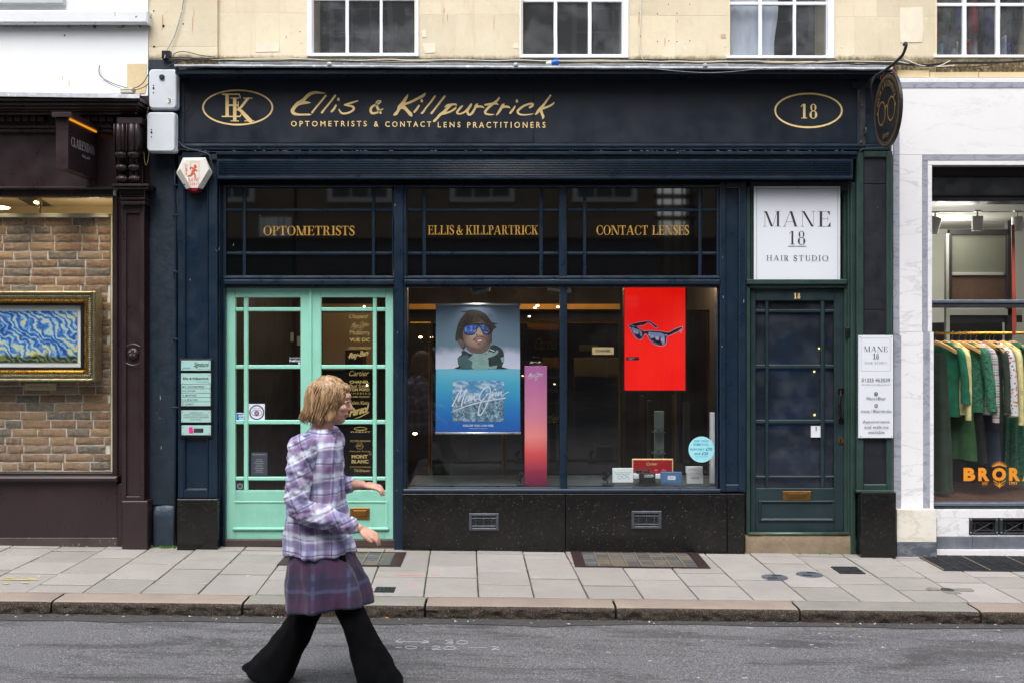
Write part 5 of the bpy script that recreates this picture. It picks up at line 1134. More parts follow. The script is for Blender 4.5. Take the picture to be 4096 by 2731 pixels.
for y_ in (-.47, -.73):
    zd = czs + math.sqrt(rr*rr-(y_-cy_)**2) - .02
    mb = MB()
    for k in range(3):
        z0 = zt+.015 - (zt+.015-zd)*k/3; z1 = zt+.015-(zt+.015-zd)*(k+1)/3; P = [(SX+(.012*math.cos(a_) if k % 2 else 0), y_+(0 if k % 2 else .012*math.cos(a_)), (z0+z1)/2+(z0-z1)*.62*math.sin(a_)) for a_ in [6.2832*i/12 for i in range(13)]]; mb.tube(P, .004, 5, cap=False)
    mk('chain', mb, M['rust'], hg)
n = 56
mb = MB(); v = []
for s_ in (-1, 1): v += [(SX+s_*.012, cy_+rr*math.cos(6.2832*i/n), czs+rr*math.sin(6.2832*i/n)) for i in range(n)]
mb.add(v, [tuple(range(n-1, -1, -1)), tuple(range(n, 2*n))] + [(i, (i+1) % n, n+(i+1) % n, n+i) for i in range(n)]); dsk = mk('sign_disc', mb, paint('weathered_black_sign', c(34, 36, 42), .35, .3, 6, .1, 60, streak=.35), hg)
def sideface(s_):
    # sign face coordinates: u runs along the sign, v up, radius 1
    return lambda u, v, L: (SX + s_*(.0128+L), cy_ + u*rr*s_, czs - v*rr)
M['dullgold'] = paint('dull_gold', c(150, 122, 66), .45, .25, 30, 0)
mb = MB()
for s_ in (-1, 1):
    f_ = (lambda s_: lambda u, v, L: (SX + s_*(.0128+L), cy_ + u*rr*(s_), czs - v*rr))(s_)
    ellipse_ring(mb, 0, 0, .94, .94, .02, f_, 0, 48); ellipse_ring(mb, 0, 0, .88, .88, .012, f_, 0, 48)
    ellipse_ring(mb, -.36, .02, .29, .33, .035, f_, 0, 32); ellipse_ring(mb, .36, .02, .29, .33, .035, f_, 0, 32)
    strokes(mb, [[(-.10,-.02,.04),(-.04,-.12,.045),(.04,-.12,.045),(.10,-.02,.04)], [(-.65,-.0,.05),(-.70,-.04,.06)], [(.65,0,.05),(.70,-.04,.06)]], 0, 0, 1, f_, 0, 4)
    for i, ch in enumerate('ELLIS & KILLPATRICK'[:19]):
        if ch == ' ': continue
        a_ = R(-158 + 136*i/18); cx_, cz_ = .72*math.cos(a_), .72*math.sin(a_)
        g_ = (lambda cx_, cz_, a_, f_: lambda u, v, L: f_(cx_ + (u*math.cos(a_+math.pi/2) - v*math.sin(a_+math.pi/2)), cz_ + (u*math.sin(a_+math.pi/2) + v*math.cos(a_+math.pi/2)), L))(cx_, cz_, a_, f_)
        serif(mb, ch, -.045 if ch != 'I' else -.02, -.07, .045 if ch != 'I' else .02, .07, g_, .2, .08)
    text(mb, 'EST 1979', -.22, .62, .22, .74, f_, 0, .01)
mk('lettering', mb, M['dullgold'], dsk)
# ================================================================== BOXES, ALARM, CABLES
def telecom_box(x0, y0, x1, y1, yf, label, first):
    t = thing('telecom_box', W((x0+x1)/2, y1, yf), label, 'junction box')
    a = W(x0, y1, yf); b = W(x1, y0, yf); r_ = .03; dep = .14
    def rr(ins, y, rad):
        pts = []
        for (cx_, cz_, a0) in ((b.x-ins-rad, b.z-ins-rad, 0), (a.x+ins+rad, b.z-ins-rad, 90), (a.x+ins+rad, a.z+ins+rad, 180), (b.x-ins-rad, a.z+ins+rad, 270)):
            for k in range(5): an = R(a0+k*22.5); pts.append((cx_+rad*math.cos(an), y, cz_+rad*math.sin(an)))
        return pts
    mb = MB(); mb.loft([rr(.010, yf-.0, .026), rr(.003, yf+.008, .03), rr(0, yf+.02, .03), rr(0, yf+.045, .03)]); lid = mk('lid', mb, M['plastic'], t, smooth=35)
    mb = MB(); mb.loft([rr(-.004, yf+.048, .03), rr(-.004, yf+.060, .03), rr(.006, yf+.062, .03), rr(.006, yf+dep, .03)]); mk('body', mb, M['plastic'], t, smooth=35)
    for y in (y0+30, y1-35):
        mb = MB(); mb.pbox(x1-1, y-12, x1+4, y+12, yf+.03, yf+.07, .003); mk('hinge', mb, M['plastic'], t)
    q0 = y0 + (80 if first else 85)
    for (dx, dy, rd) in ((20, 0, 2.4), (20, 11, 4), (20, 30-1, 2.4)) if first else ((20, 0, 2.4), (20, 11, 4), (20, 29, 2.4)):
        mb = MB(); p = W(x0+dx, q0-14+dy, yf); mb.tube([(p.x, yf-.003, p.z), (p.x, yf+.004, p.z)], rd/480, 12); mk('latch_screw', mb, M['black'], t, smooth=40)
    if first:
        mb = MB(); p = W(648, 310, yf); mb.tube([(p.x, yf-.012, p.z), (p.x, yf+.004, p.z)], [.020, .024], 20); mk('lock_ring', mb, M['black'], t, smooth=40)
        mb = MB(); mb.tube([(p.x, yf-.016, p.z), (p.x, yf-.008, p.z)], .008, 14); mk('lock_core', mb, M['steel'], t, smooth=40)
        mb = MB(); mb.pbox(668, 394, 688, 417, yf-.002, yf+.004); mk('number_label', mb, M['whiteplastic'], t)
        mb = MB(); text(mb, '3', 671, 395, 684, 415, facemap(yf-.0025), 0, .01); mk('lettering', mb, M['ink'], t)
telecom_box(594, 277, 707, 436, -.20, 'upper of two grey plastic junction boxes, with a lock and number 3', True)
telecom_box(586, 449, 701, 608, -.20, 'lower of two grey plastic junction boxes, with a rusty scratch', False)
al = thing('alarm_box', W(777, 770, -.15), 'white hexagonal burglar alarm box with orange running man and dark red base', 'alarm')
hexo = [(732,632),(822,631),(850,692),(812,756),(744,757),(705,693)]; hexi = [(742,634),(812,634),(842,686),(806,752),(750,752),(712,688)]
cxh, cyh = 777, 693
def ring_px(pts, y, k=1.0): return [tuple(W(cxh+(a-cxh)*k, cyh+(b-cyh)*k, y)) for a, b in pts]
fr_ = [(748,634),(806,634),(818,640),(812,752),(746,752),(736,640)]
mb = MB(); A = ring_px(hexo, -.09); B = ring_px(hexo, -.14); Cc = [tuple(W(a, b, -.185)) for a, b in ((742,640),(812,640),(836,676),(790,752),(764,752),(720,676))]
mb.loft([A, B, Cc], cap=True); mk('housing', mb, M['whiteplastic'], al)
mb = MB(); A = [tuple(W(a, b, -.09)) for a, b in ((744,757),(812,756),(806,768),(792,775),(766,775),(750,768))]; B = [tuple(W(a, b, -.14)) for a, b in ((744,757),(812,756),(802,766),(790,773),(768,773),(754,766))]; Cc = [tuple(W(a, b, -.185)) for a, b in ((764,753),(790,753),(788,760),(785,765),(770,765),(766,760))]
mb.loft([A, B, Cc]); mk('strobe_base', mb, M['red'], al)
f_ = facemap(-.1865); mb = MB()
for i, ch in enumerate('DSA'): serif(mb, ch, 739, 657+i*16, 750, 669+i*16, f_, .16, .07)
serif(mb, 'BATH', 753, 715, 794, 726, f_, .16, .07); text(mb, '723515', 751, 731, 797, 742, f_, 0, .0)
disc2(mb, 781, 665, 6, 6, f_); strokes(mb, [[(778,673,8),(772,686,10),(768,694,8)], [(776,675,4),(764,670,4),(760,674,3.5)], [(778,676,4),(784,682,4),(788,681,3.5)], [(768,692,6),(764,700,5.5),(752,705,4)], [(770,692,6),(779,696,5.5),(780,709,5)]], 0, 0, 1, f_)
for (x0, y0, x1, y1) in ((761,648,796,649),(761,648,762,680),(796,648,797,712),(766,713,800,714)): rect2(mb, x0, y0, x1, y1, f_)
mk('print', mb, M['orange'], al)
for (x, y) in ((737, 739), (811, 739)):
    mb = MB(); mb.ball(W(x, y, -.155), .006, .006, .006, 8); mk('screw', mb, M['black'], al)
def cable(pts, r_, mat, label, cat='cable', y=-.1, group=None):
    P = [tuple(W(p[0], p[1], p[2] if len(p) > 2 else y)) for p in pts]; P = spline(P, 6); mb = MB(); mb.tube(P, r_, 6)
    return single('cable', mb, mat, label, cat, P[len(P)//2], True, group)
rnd = random.Random(31)
ramp_ = lambda x: 236 + (x-680)/2900*14
for k, (mt, r_, off, nm) in enumerate(((M['cable'], .0050, 2, 'thick black cable running along the top of the navy cornice'), (M['cable'], .0042, -4, 'thin black cable sagging along the top of the navy cornice'), (M['cablewhite'], .0040, 0, 'white cable running along the top of the navy cornice'), (M['cablecream'], .0042, 6, 'cream cable running along the top of the navy cornice'), (M['cable'], .0060, 6, 'thickest black cable lying on the lead flashing'), (M['cable'], .0035, 9, 'thinnest black cable lying low on the lead flashing'))):
    pts = []; x = 672 if k != 2 else 900
    while x < 3620:
        pts.append((x, ramp_(x) + off + 6*noise.noise((x*.004, k*3.1, 0)) + 3*noise.noise((x*.015, k*2, 5)), .02 - .012*k)); x += 60
    pts += [(3700, 262-4+off, .02), (3800, 250+off, .02), (3950, 248+off, .02), (4200, 244, .02), (4500, 240, .02)] if k in (0, 4) else ([(3700, 270, .0), (3820, 262, .0)] if k == 2 else [])
    cable(pts, r_, mt, nm)
cable([(3560, 256, -.0), (3720, 268, -.01), (3900, 268, -.01), (4096, 242, .0), (4400, 236, .0)], .0035, M['cable'], 'black cable sagging below the right upstairs window over the marble shop')
cable([(3618, 236, .02), (3680, 262, .0), (3745, 268, .0), (3800, 244, .02)], .004, M['cablewhite'], 'loop of white cable drooping over the ledge right of the hanging sign')
cable([(2563, -60, .04), (2562, 80, .04), (2558, 140, .04), (2560, 200, .04), (2568, 232, .04), (2582, 248, .03)], .0042, M['cablewhite'], 'white cable dropping down the stone wall between the middle upstairs windows')
cable([(742, -60, .01), (730, 30, .01), (718, 80, .01), (700, 140, .01), (680, 180, .0), (664, 212, -.02), (658, 235, -.04)], .0042, M['lead'], 'grey cable hanging down the left edge of the stone wall to a black box')
cable([(398, 262, .0), (398, 298, -.01), (430, 325, -.02), (480, 345, -.06), (530, 355, -.10), (570, 335, -.14), (592, 300, -.18)], .0034, M['cable'], 'black cable draped from the white wall to the upper grey box')
cable([(412, 320, .0), (470, 350, -.05), (535, 360, -.12), (575, 350, -.14), (594, 335, -.16)], .0028, M['cable'], 'thin black cable draped from the white wall over the lead')
cable([(708, 300, -.12), (740, 340, -.13), (762, 395, -.13), (750, 440, -.13), (715, 458, -.12)], .0034, M['cable'], 'black cable looping out from between the two grey boxes')
cable([(702, 460, -.12), (704, 520, -.11), (712, 560, -.115), (740, 590, -.13), (800, 606, -.135), (835, 620, -.14), (850, 660, -.15), (862, 690, -.14)], .005, M['navy'], 'navy painted cable running from the grey boxes to the alarm')
cable([(594, 430, -.15), (580, 500, -.12), (574, 570, -.10), (580, 656, -.10), (590, 650, -.11), (596, 610, -.13)], .0025, M['cablecream'], 'thin pale wire loop hanging beside the lower grey box')
cable([(690, 262, -.05), (690, 240, -.1), (700, 215, .0), (740, 208, .01), (800, 222, .01), (860, 230, .01)], .0034, M['cable'], 'black cable curling up from behind the upper grey box')
cable([(650, 275, -.2), (680, 262, -.2), (720, 245, -.15), (800, 236, -.1), (900, 250, -.2)], .004, M['cable'], 'black cable entering the top of the upper grey box')
cable([(3440, 735, -.13), (3442, 690, -.13), (3436, 640, -.13), (3445, 600, -.14), (3500, 594, -.15), (3560, 590, -.14), (3568, 560, -.1)], .004, M['green'], 'green painted cable wandering over the top of the right pilaster')
cable([(2490, 264, -.25), (2600, 275, -.32), (2830, 292, -.33), (3050, 275, -.32), (3330, 240, -.1)], .0022, M['lead'], 'thin grey wire sagging in front of the dark cornice')
mb = MB(); mb.pbox(646, 203, 678, 234, -.03, .03, .004); single('connector_block', mb, M['black'], 'small black connector box on the stone wall above the grey boxes', 'connector', W(662, 234, 0))
jb = thing('cable_joint_box', W(505, 372, -.12), 'small cream cable joint box lying on the lead above the gallery', 'joint box'); mb = MB(); mb.pbox(480, 355, 528, 372, -.16, -.08, .004); mk('body', mb, paint('cream_plastic', c(190, 190, 168), .5, .1, 10, 0), jb)
mb = MB(); mb.pbox(478, 353, 530, 358, -.165, -.075, .003); mk('lid', mb, M['cablewhite'], jb)
pg = thing('power_plug', W(2200, 262, -.1), 'blue and white industrial plug lying on the lead flashing near the middle', 'plug')
mb = MB(); p = W(2185, 257, -.2); q = W(2225, 250, -.2); mb.tube([p, (p+q)/2], [.016, .020], 12); mk('collar', mb, M['plastic'], pg, smooth=40)
mb = MB(); mb.tube([(p+q)/2, q, q+Vector((.02, 0, 0))], [.020, .026, .025], 12); mb.box(q.x-.01, q.x+.022, q.y-.02, q.y+.02, q.z+.018, q.z+.034, .003); mk('plug_body', mb, M['blue'], pg, smooth=40)
# ================================================================== GALLERY SHOPFRONT (left)
ga = thing('gallery_shopfront', W(240, 2180, .1), 'aubergine painted gallery shopfront with a carved bracket and a brick lined display window', 'shopfront')
B_ = M['brown']
def gb(name, x0, x1, y0, y1, yf, yb, mat=None, ch=.004, par=None):
    mb = MB(); mb.pbox(x0, y0, x1, y1, yf, yb, ch); return mk(name, mb, mat or B_, par or ga)
GX0 = -900
mb = MB(); n = 60; A = []; Bq = []; Cq = []
for i in range(n+1):
    x = GX0 + (558-GX0)*i/n; k = (x)/555
    A.append(W(x, 386+8*k+1.5*noise.noise((i*.7, 1, 0)), -.34)); Bq.append(W(x, 370+9*k+1.5*noise.noise((i*.6, 4, 0)), -.33)); q_ = W(x, 366+8*k, .0); Cq.append((q_.x, .02, q_.z))
mb.loft([[(p.x, p.y+.02, p.z+.002) for p in A], A, Bq, Cq], closed=False, cap=False); mk('lead_flashing', mb, M['lead'], ga, smooth=60)
gb('cornice', GX0, 560, 391, 404, -.32, .1, ch=.006); gb('cornice', GX0, 556, 405, 421, -.29, .1, ch=.010); gb('cornice', GX0, 552, 421, 434, -.25, .1, ch=.010)
gb('cornice', GX0, 548, 435, 445, -.22, .1, ch=.004); gb('cornice', GX0, 545, 446, 458, -.19, .1, ch=.010); gb('dentil_band', GX0, 545, 456, 500, -.07, .1, ch=.002)
x = 458 - 31*17
while x < 456:
    if not (175 < x < 300): gb('dentil', x, x+25, 467, 486, -.12, -.06, ch=.002)
    x += 31
gb('frieze_mould', GX0, 450, 498, 512, -.09, .1, ch=.008); gb('frieze_mould', GX0, 450, 514, 530, -.07, .1, ch=.006)
gb('fascia_board', GX0, 462, 528, 750, -.03, .2, ch=.001)
gb('fascia_moulding', GX0, 452, 746, 757, -.10, .0, ch=.010); gb('window_head', GX0, 452, 758, 782, -.03, .1); gb('window_head', GX0, 449, 780, 788, .0, .1, ch=.003)
# console bracket
cb = thing('console_bracket', W(515, 738, -.1), None, None); cb.parent = ga; cb.location = W(515, 738, -.1)-wl(ga)
gb('bracket_cap', 466, 565, 470, 496, -.24, .0, ch=.004, par=cb); gb('bracket_back', 458, 570, 490, 742, -.05, .1, par=cb)
mb = MB(); prof = [(-.245, 497), (-.262, 508), (-.268, 530), (-.262, 560), (-.235, 590), (-.19, 612), (-.15, 628), (-.13, 660), (-.12, 700), (-.12, 738)]
def lobe(x0, x1, sh):
    r_ = []
    for j in range(9):
        t = j/8; x = x0+(x1-x0)*t; bulge = math.sin(math.pi*t)**.7 * .018; taper = 1
        r_.append([(W(x + (515-x)*max(0, (yy-560)/900), yy, yf-sh).x, yf - bulge - sh, W(x, yy, yf-sh).z) for (yf, yy) in prof])
    mb.loft(r_, closed=False, cap=False)
for x0, x1, sh in ((454,463,.0),(464,484,.012),(485,499,.0),(504,513,.0),(514,538,.012),(539,556,.0)): lobe(x0, x1, sh)
mb.pbox(462, 500, 552, 738, -.118, .0); mk('scroll_body', mb, B_, cb, smooth=50)
mb = MB(); a = W(556, 735, -.2); v = [(W(556, yy, yf).x, yf, W(556, yy, yf).z) for yf, yy in prof]; mb.add(v + [(p[0], 0, p[2]) for p in v], [(i, i+1, len(v)+i+1, len(v)+i) for i in range(len(v)-1)]); mk('bracket_side', mb, B_, cb)
for row, (yy, w_, yf) in enumerate(((620, 44, -.20), (672, 42, -.165), (718, 44, -.155))):
    for sx in (-1, 1):
        cx_ = (485 if sx < 0 else 534) + row*2; p = W(cx_, yy, yf); mb = MB(); nl = 7; rw = w_/480*.5
        mb.ball((p.x, yf+.01, p.z), rw*1.02, .045, .036, 16)
        for k in range(nl):
            t = (k+.5)/nl*2-1; P = []
            for i in range(9):
                an = R(-75 + 150*i/8); rr_ = math.sqrt(max(.03, 1-(t*.9)**2)); P.append((p.x + t*rw*.95 + .006*math.sin(an)*sx, yf + .01 - .047*math.cos(an)*rr_, p.z + .037*math.sin(an)*rr_))
            mb.tube(P, .0038, 5)
        mk('carved_leaf', mb, B_, cb, smooth=True)
# pilaster
gb('pilaster_cap', 446, 592, 736, 745, -.22, .0, ch=.004); gb('pilaster_cap', 452, 590, 746, 756, -.19, .0, ch=.008); gb('pilaster_neck', 478, 578, 757, 780, -.13, .0); gb('pilaster_mould', 478, 579, 780, 789, -.15, .0, ch=.008); gb('pilaster_mould', 481, 578, 790, 798, -.165, .0, ch=.010); gb('pilaster_mould', 482, 577, 800, 818, -.15, .0, ch=.012)
mb = MB(); a = W(486, 2010, -.10); b = W(576, 818, -.10); mb.box(a.x, b.x, -.08, .2, a.z, b.z); mk('pilaster_core', mb, B_, ga)
frame_of(ga, 'pilaster_frame', 486, 818, 576, 2008, 504, 852, 559, 1984, -.10, -.07, B_, .004)
mb = MB()
p = W(530, 1414, -.105); mb.tube([(p.x, -.10, p.z), (p.x, -.085, p.z)], [.044, .048], 24)
for k in range(5):
    an = 6.2832*k/5+.3; mb.ball((p.x+.022*math.cos(an), -.108, p.z+.022*math.sin(an)), .019, .010, .019, 10)
mb.ball((p.x, -.116, p.z), .008, .006, .008, 8); mk('rosette', mb, B_, ga, smooth=True)
for sgn, yy in ((1, 1378), (-1, 1458)):
    mb = MB(); mb.tube([W(504+ (i)*5.6, yy - sgn*10*math.sin(math.pi*i/10)+sgn*8, -.103) for i in range(11)], .004, 5); mk('rosette_arch', mb, B_, ga)
gb('pilaster_base', 487, 589, 2003, 2200, -.145, .1, ch=.006); gb('inner_stile', 449, 470, 788, 2170, -.03, .1, ch=.006); gb('inner_stile', 470, 486, 788, 1935, -.01, .1, ch=.004)
gb('inner_base', 468, 489, 1934, 2200, -.06, .1, ch=.004); gb('corner_shadow_strip', 560, 606, 384, 2200, .01, .2, ch=0)
gb('window_sill', GX0, 467, 1905, 1927, -.10, .06, ch=.014); gb('stall_riser', GX0, 468, 1925, 2200, -.045, .2, ch=.001); gb('skirting', GX0, 470, 2150, 2210, -.06, .0, paint('dusty_brown_paint', c(66, 56, 54), .6, .2, 6, .2, 50, speck=c(130, 122, 112), speckth=.66, spscale=30), ch=.004)
gb('window_bottom_rail', GX0, 449, 1891, 1906, .0, .08, M['black'], ch=.003)
mb = MB(); a = W(GX0, 1895, .03); b = W(452, 784, .03); mb.box(a.x, b.x, .035, .043, a.z, b.z); mk('glass_pane', mb, M['pglass'], ga)
# projecting sign
sg = thing('projecting_sign', W(300, 740, -.1), 'dark aubergine box sign jutting from the gallery fascia, amber strip under its cap', 'sign')
xa = W(223, 600, -.64).x; xb_ = W(272, 600, -.64).x; za = W(240, 675, -.64).z; zb = W(240, 474, -.64).z
mb = MB(); mb.box(xa, xb_, -.64, -.05, za, zb, .002); mk('sign_box', mb, B_, sg)
zc = W(240, 451, -.66).z; mb = MB(); mb.box(W(207, 460, -.68).x, W(284, 460, -.68).x, -.68, -.05, zb+.003, zc, .002); mk('sign_cap', mb, B_, sg)
mb = MB(); mb.box(xb_+.002, xb_+.012, -.62, -.08, zb-.010, zb+.002); mk('light_strip', mb, emit('amber_strip', c(255, 160, 40), .45), sg)
mb = MB(); sf = lambda u, v, L: (xb_ + .0008 + L, -.58 + u*.48, zb - .02 - v*.35)
serif(mb, 'CLARENDON', 0, .32, 1.0, .52, sf, .18, .07, .08); text(mb, 'FINE ART', .45, .62, .80, .68, sf); mk('lettering', mb, plain('silver_letter', c(176, 172, 178)), sg)
gb('sign_mount', 372, 385, 500, 745, -.05, .0, par=sg)
# --- interior
YB = .30
bw = thing('brick_display_wall', W(200, 1890, YB), 'freestanding brown brick display wall behind the gallery window', 'brick wall')
mb = MB(); mb.pbox(-700, 872, 441, 1888, YB+.012, YB+.10); mk('mortar', mb, paint('pale_mortar', c(226, 220, 212), .9, .1, 9, .4, 60), bw)
mb = MB(); mb.pbox(-700, 854, 434, 870, YB-.03, YB+.12, .003); mk('top_trim', mb, paint('cream_trim', c(212, 204, 176), .6, .05, 4, .05, 60), bw)
mb = MB(); mb.pbox(443, 852, 449, 1890, YB-.02, YB+.12, .001); mk('edge_trim', mb, paint('cream_trim_b', c(212, 204, 176), .6, .05, 4, .05, 60), bw)
def brickmesh(seed):
    mb = MB(); nx, nz = 9, 4; rings = []
    for j in range(nz+1):
        r_ = []
        for i in range(nx+1):
            u, v = i/nx, j/nz; e = (i in (0, nx)) or (j in (0, nz))
            wob = .035*noise.noise((u*5, v*2, seed))
            r_.append(((u-.5)+(wob*.5 if i in (0, nx) else 0), (.6 if e else 0) + .45*noise.noise((u*6, v*3, seed*3)), (v-.5)*(1)+(wob*2.2 if j in (0, nz) else 0)))
        rings.append(r_)
    mb.loft(rings, closed=False, cap=False)
    # sides
    edge = [rings[0][i] for i in range(nx+1)] + [rings[j][nx] for j in range(1, nz+1)] + [rings[nz][i] for i in range(nx-1, -1, -1)] + [rings[j][0] for j in range(nz-1, 0, -1)]
    mb.loft([edge, [(p[0], 1.8, p[2]) for p in edge]], cap=False)
    me = bpy.data.meshes.new('brick'); me.from_pydata(mb.v, [], mb.f); me.polygons.foreach_set('use_smooth', [True]*len(me.polygons)); me.update()
    if hasattr(me, 'set_sharp_from_angle'): me.set_sharp_from_angle(angle=R(50))
    return me
m = N('weathered_brick'); oi = m.n('ShaderNodeObjectInfo')
cc = m.ramp(oi.outputs['Random'], [(0, c(140, 108, 86)), (.2, c(152, 120, 94)), (.35, c(126, 100, 82)), (.5, c(160, 130, 100)), (.62, c(140, 118, 102)), (.74, c(110, 102, 94)), (.85, c(98, 94, 90)), (.93, c(156, 134, 116)), (1, c(166, 126, 88))], 'CONSTANT')
cc = m.mix(m.ramp(m.noise(34, 6, .7), [(.42, 0.0), (.72, .6)]), cc, c(200, 170, 135)); cc = m.mix(m.ramp(m.noise(28, 6, .75, stretch=(1, 1, 2.5)), [(.58, 0.0), (.66, .7)]), cc, c(66, 50, 42))
m.col(cc); m.rough(.9); m.bump(m.noise(60, 6, .75), .7, .006); M['brick'] = m.mat
BM = [brickmesh(i*1.7) for i in range(7)]
for me in BM: me.materials.append(M['brick'])
rnd = random.Random(77); y = 872.0; row = 0
while y < 1886:
    h_ = 28.5; x = 440 + rnd.uniform(-20, 60)
    while x > -60:
        w_ = rnd.choice((62, 88, 98, 104, 110, 104, 96)); x0 = x-w_; xr = min(x, 440); 
        if xr-x0 > 14:
            y0 = max(y, 873) + rnd.uniform(-.8, .8); yh = min(h_, 1887-y) + rnd.uniform(-1, 1)
            a = W((x0+xr)/2, y0+yh/2, YB); o = bpy.data.objects.new('brick', rnd.choice(BM)); COL.objects.link(o); o.parent = bw
            s_ = (D+YB)/F; o.scale = ((xr-x0)*s_*(1 if rnd.random() > .5 else -1), .008, yh*s_*(1 if rnd.random() > .5 else -1)); o.location = a - wl(bw)
        x = x0 - rnd.uniform(5, 7)
    y += 33.7; row += 1
# framed picture (a plain abstract stand-in) with silver and gold frame
YA = .16
pf_ = thing('framed_picture', W(150, 1527, YA), 'ornate silver and gold framed blue and yellow abstract painting on the brick display wall', 'picture')
mb = MB(); mb.pbox(-420, 1222, 322, 1467, YA+.03, YA+.04); mk('mount', mb, paint('white_mount', c(226, 226, 224), .8, .02, 2, 0), pf_)
m = N('abstract_painting'); d1 = m.noise(2.6, 3, .6, 2.0); wv = m.n('ShaderNodeTexWave', Scale=9, Distortion=14, Detail=3); wv.bands_direction = 'DIAGONAL'; m.l(m.pos, wv.inputs['Vector'])
cc = m.ramp(m.math('ADD', m.math('MULTIPLY', d1, .8), m.math('MULTIPLY', wv.outputs['Fac'], .22)), [(.3, c(24, 50, 110)), (.42, c(40, 92, 175)), (.52, c(90, 150, 210)), (.60, c(165, 200, 215)), (.68, c(225, 205, 100))])
sx = m.n('ShaderNodeSeparateXYZ'); m.l(m.pos, sx.inputs[0]); zb_ = W(0, 1425, YA).z
h_ = m.math('ADD', m.math('SUBTRACT', sx.outputs['Z'], zb_), m.math('MULTIPLY', m.math('SUBTRACT', m.noise(9, 5, .7), .5), .16))
cc = m.mix(m.ramp(h_, [(0, 1.0), (.02, 0.0)]), cc, m.ramp(wv.outputs['Fac'], [(.2, c(18, 34, 40)), (.6, c(48, 80, 60)), (.9, c(110, 120, 60))]))
m.col(cc); m.rough(.6); mb = MB(); mb.pbox(-380, 1244, 308, 1448, YA+.022, YA+.03); mk('painting', mb, m.mat, pf_)
silver = paint('antique_silver_gilt', c(168, 158, 128), .35, .3, 30, .5, 120, metal=.85); goldf = paint('polished_gold_leaf', c(190, 140, 50), .28, .2, 20, .1, 60, metal=.9)
def pic_frame(x0, y0, x1, y1, w_, yf, yb_, mat, name, ch):
    frame_of(pf_, name, x0, y0, x1, y1, x0+w_, y0+w_, x1-w_, y1-w_, yf, yb_, mat, ch)
pic_frame(-520, 1165, 382, 1526, 12, YA-.055, YA+.1, silver, 'outer_moulding', .008); pic_frame(-508, 1177, 370, 1514, 20, YA-.035, YA+.1, silver, 'carved_moulding', .004)
pic_frame(-488, 1197, 350, 1494, 14, YA-.045, YA+.08, goldf, 'gold_moulding', .014); pic_frame(-474, 1211, 336, 1480, 12, YA-.0, YA+.07, M['black'], 'black_slip', .002)
mb = MB()
for x in range(-20, 364, 9):
    for yy in (1187, 1504): mb.ball(W(x, yy, YA-.040), .0066, .010, .0145, 6)
for yy in range(1196, 1500, 9): mb.ball(W(360, yy, YA-.040), .0145, .010, .0066, 6)
mk('carved_beads', mb, silver, pf_, smooth=True, kind='stuff')
cp = thing('caption_plate', W(160, 1560, YB-.01), 'small cream caption plate under the framed picture', 'caption plate'); mb = MB(); mb.pbox(97, 1532, 224, 1560, YB-.025, YB+.01, .002); mk('plate', mb, paint('cream_label', c(214, 200, 160), .5, .04, 5, 0), cp)
mb = MB(); text(mb, 'MR BRAINWASH', 120, 1541, 198, 1549, facemap(YB-.025), 0); mk('lettering', mb, M['inklight'], cp)
# room behind and its lamps
gi = thing('gallery_room', W(200, 1900, 1.6), 'cream walled gallery room lit by ceiling spotlights above the brick display wall', 'room')
M['cream'] = paint('warm_cream_wall', c(205, 190, 155), .85, .05, 2, .05, 40)
rx0, rx1, rz0, rz1 = W(GX0, 0, .1).x, W(452, 0, .06).x, -.3, 3.05
mb = MB(); mb.box(rx0, rx1+.1, 1.7, 1.8, rz0, rz1); mk('back_wall', mb, M['cream'], gi); mb = MB(); mb.box(rx0, rx1+.1, .1, 1.7, rz1, rz1+.1); mk('ceiling', mb, M['cream'], gi)
mb = MB(); mb.box(rx1, rx1+.06, .1, 1.7, rz0, rz1); mk('side_wall', mb, M['cream'], gi); mb = MB(); mb.box(rx0, rx1, .06, 1.7, .45, .53); mk('display_floor', mb, M['black'], gi)
M['bulb'] = emit('lit_bulb', c(255, 214, 150), 14)
lt = thing('ceiling_spotlight', W(140, 812, .9), 'lit tilting spotlight on the gallery ceiling above the brick wall', 'spotlight')
mb = MB(); p = W(140, 806, .75); mb.pprism([(68,794),(150,792),(214,826),(150,828),(120,822)], .72, .80); mk('bracket_plate', mb, M['steel'], lt)
mb = MB(); p = W(142, 810, .70); mb.ball(p, .016, .012, .010, 12); mk('bulb', mb, M['bulb'], lt, smooth=True)
mb = MB(); mb.ball(W(0, 832, .80), .085, .07, .014, 20); single('round_ceiling_lamp', mb, M['bulb'], 'bright round ceiling lamp cut by the left edge of the gallery window', 'lamp', W(0, 832, .8), True)
mb = MB(); mb.tube([W(163, 780, .45), W(163, 872, .45)], .012, 12); single('chrome_pole', mb, paint('chrome', c(200, 190, 170), .12, .05, 3, 0, metal=1), 'chrome pole rising from the brick display wall to the gallery ceiling', 'pole', W(163, 872, .45), True)
def lamp(x, y, z, e, col, size=.06, ty='POINT', rot=None, nm='shop_lamp_or_fill'):
    l_ = bpy.data.lights.new(nm, ty); l_.energy = e; l_.color = col
    if ty == 'SPOT': l_.spot_size = R(100); l_.spot_blend = .8; l_.shadow_soft_size = size
    elif ty == 'AREA': l_.size = size
    else: l_.shadow_soft_size = size
    o = bpy.data.objects.new(nm, l_); COL.objects.link(o); o.location = (x, y, z)
    if rot: o.rotation_euler = rot
    return o
p = W(0, 832, .55); 
for x in (-4.35, -3.95, -3.5): lamp(x, .13, 2.94, 13, (1, .84, .64), .25, 'SPOT', (R(4), 0, 0))
lamp(-3.9, 1.1, 2.6, 3, (1, .80, .55), .05)
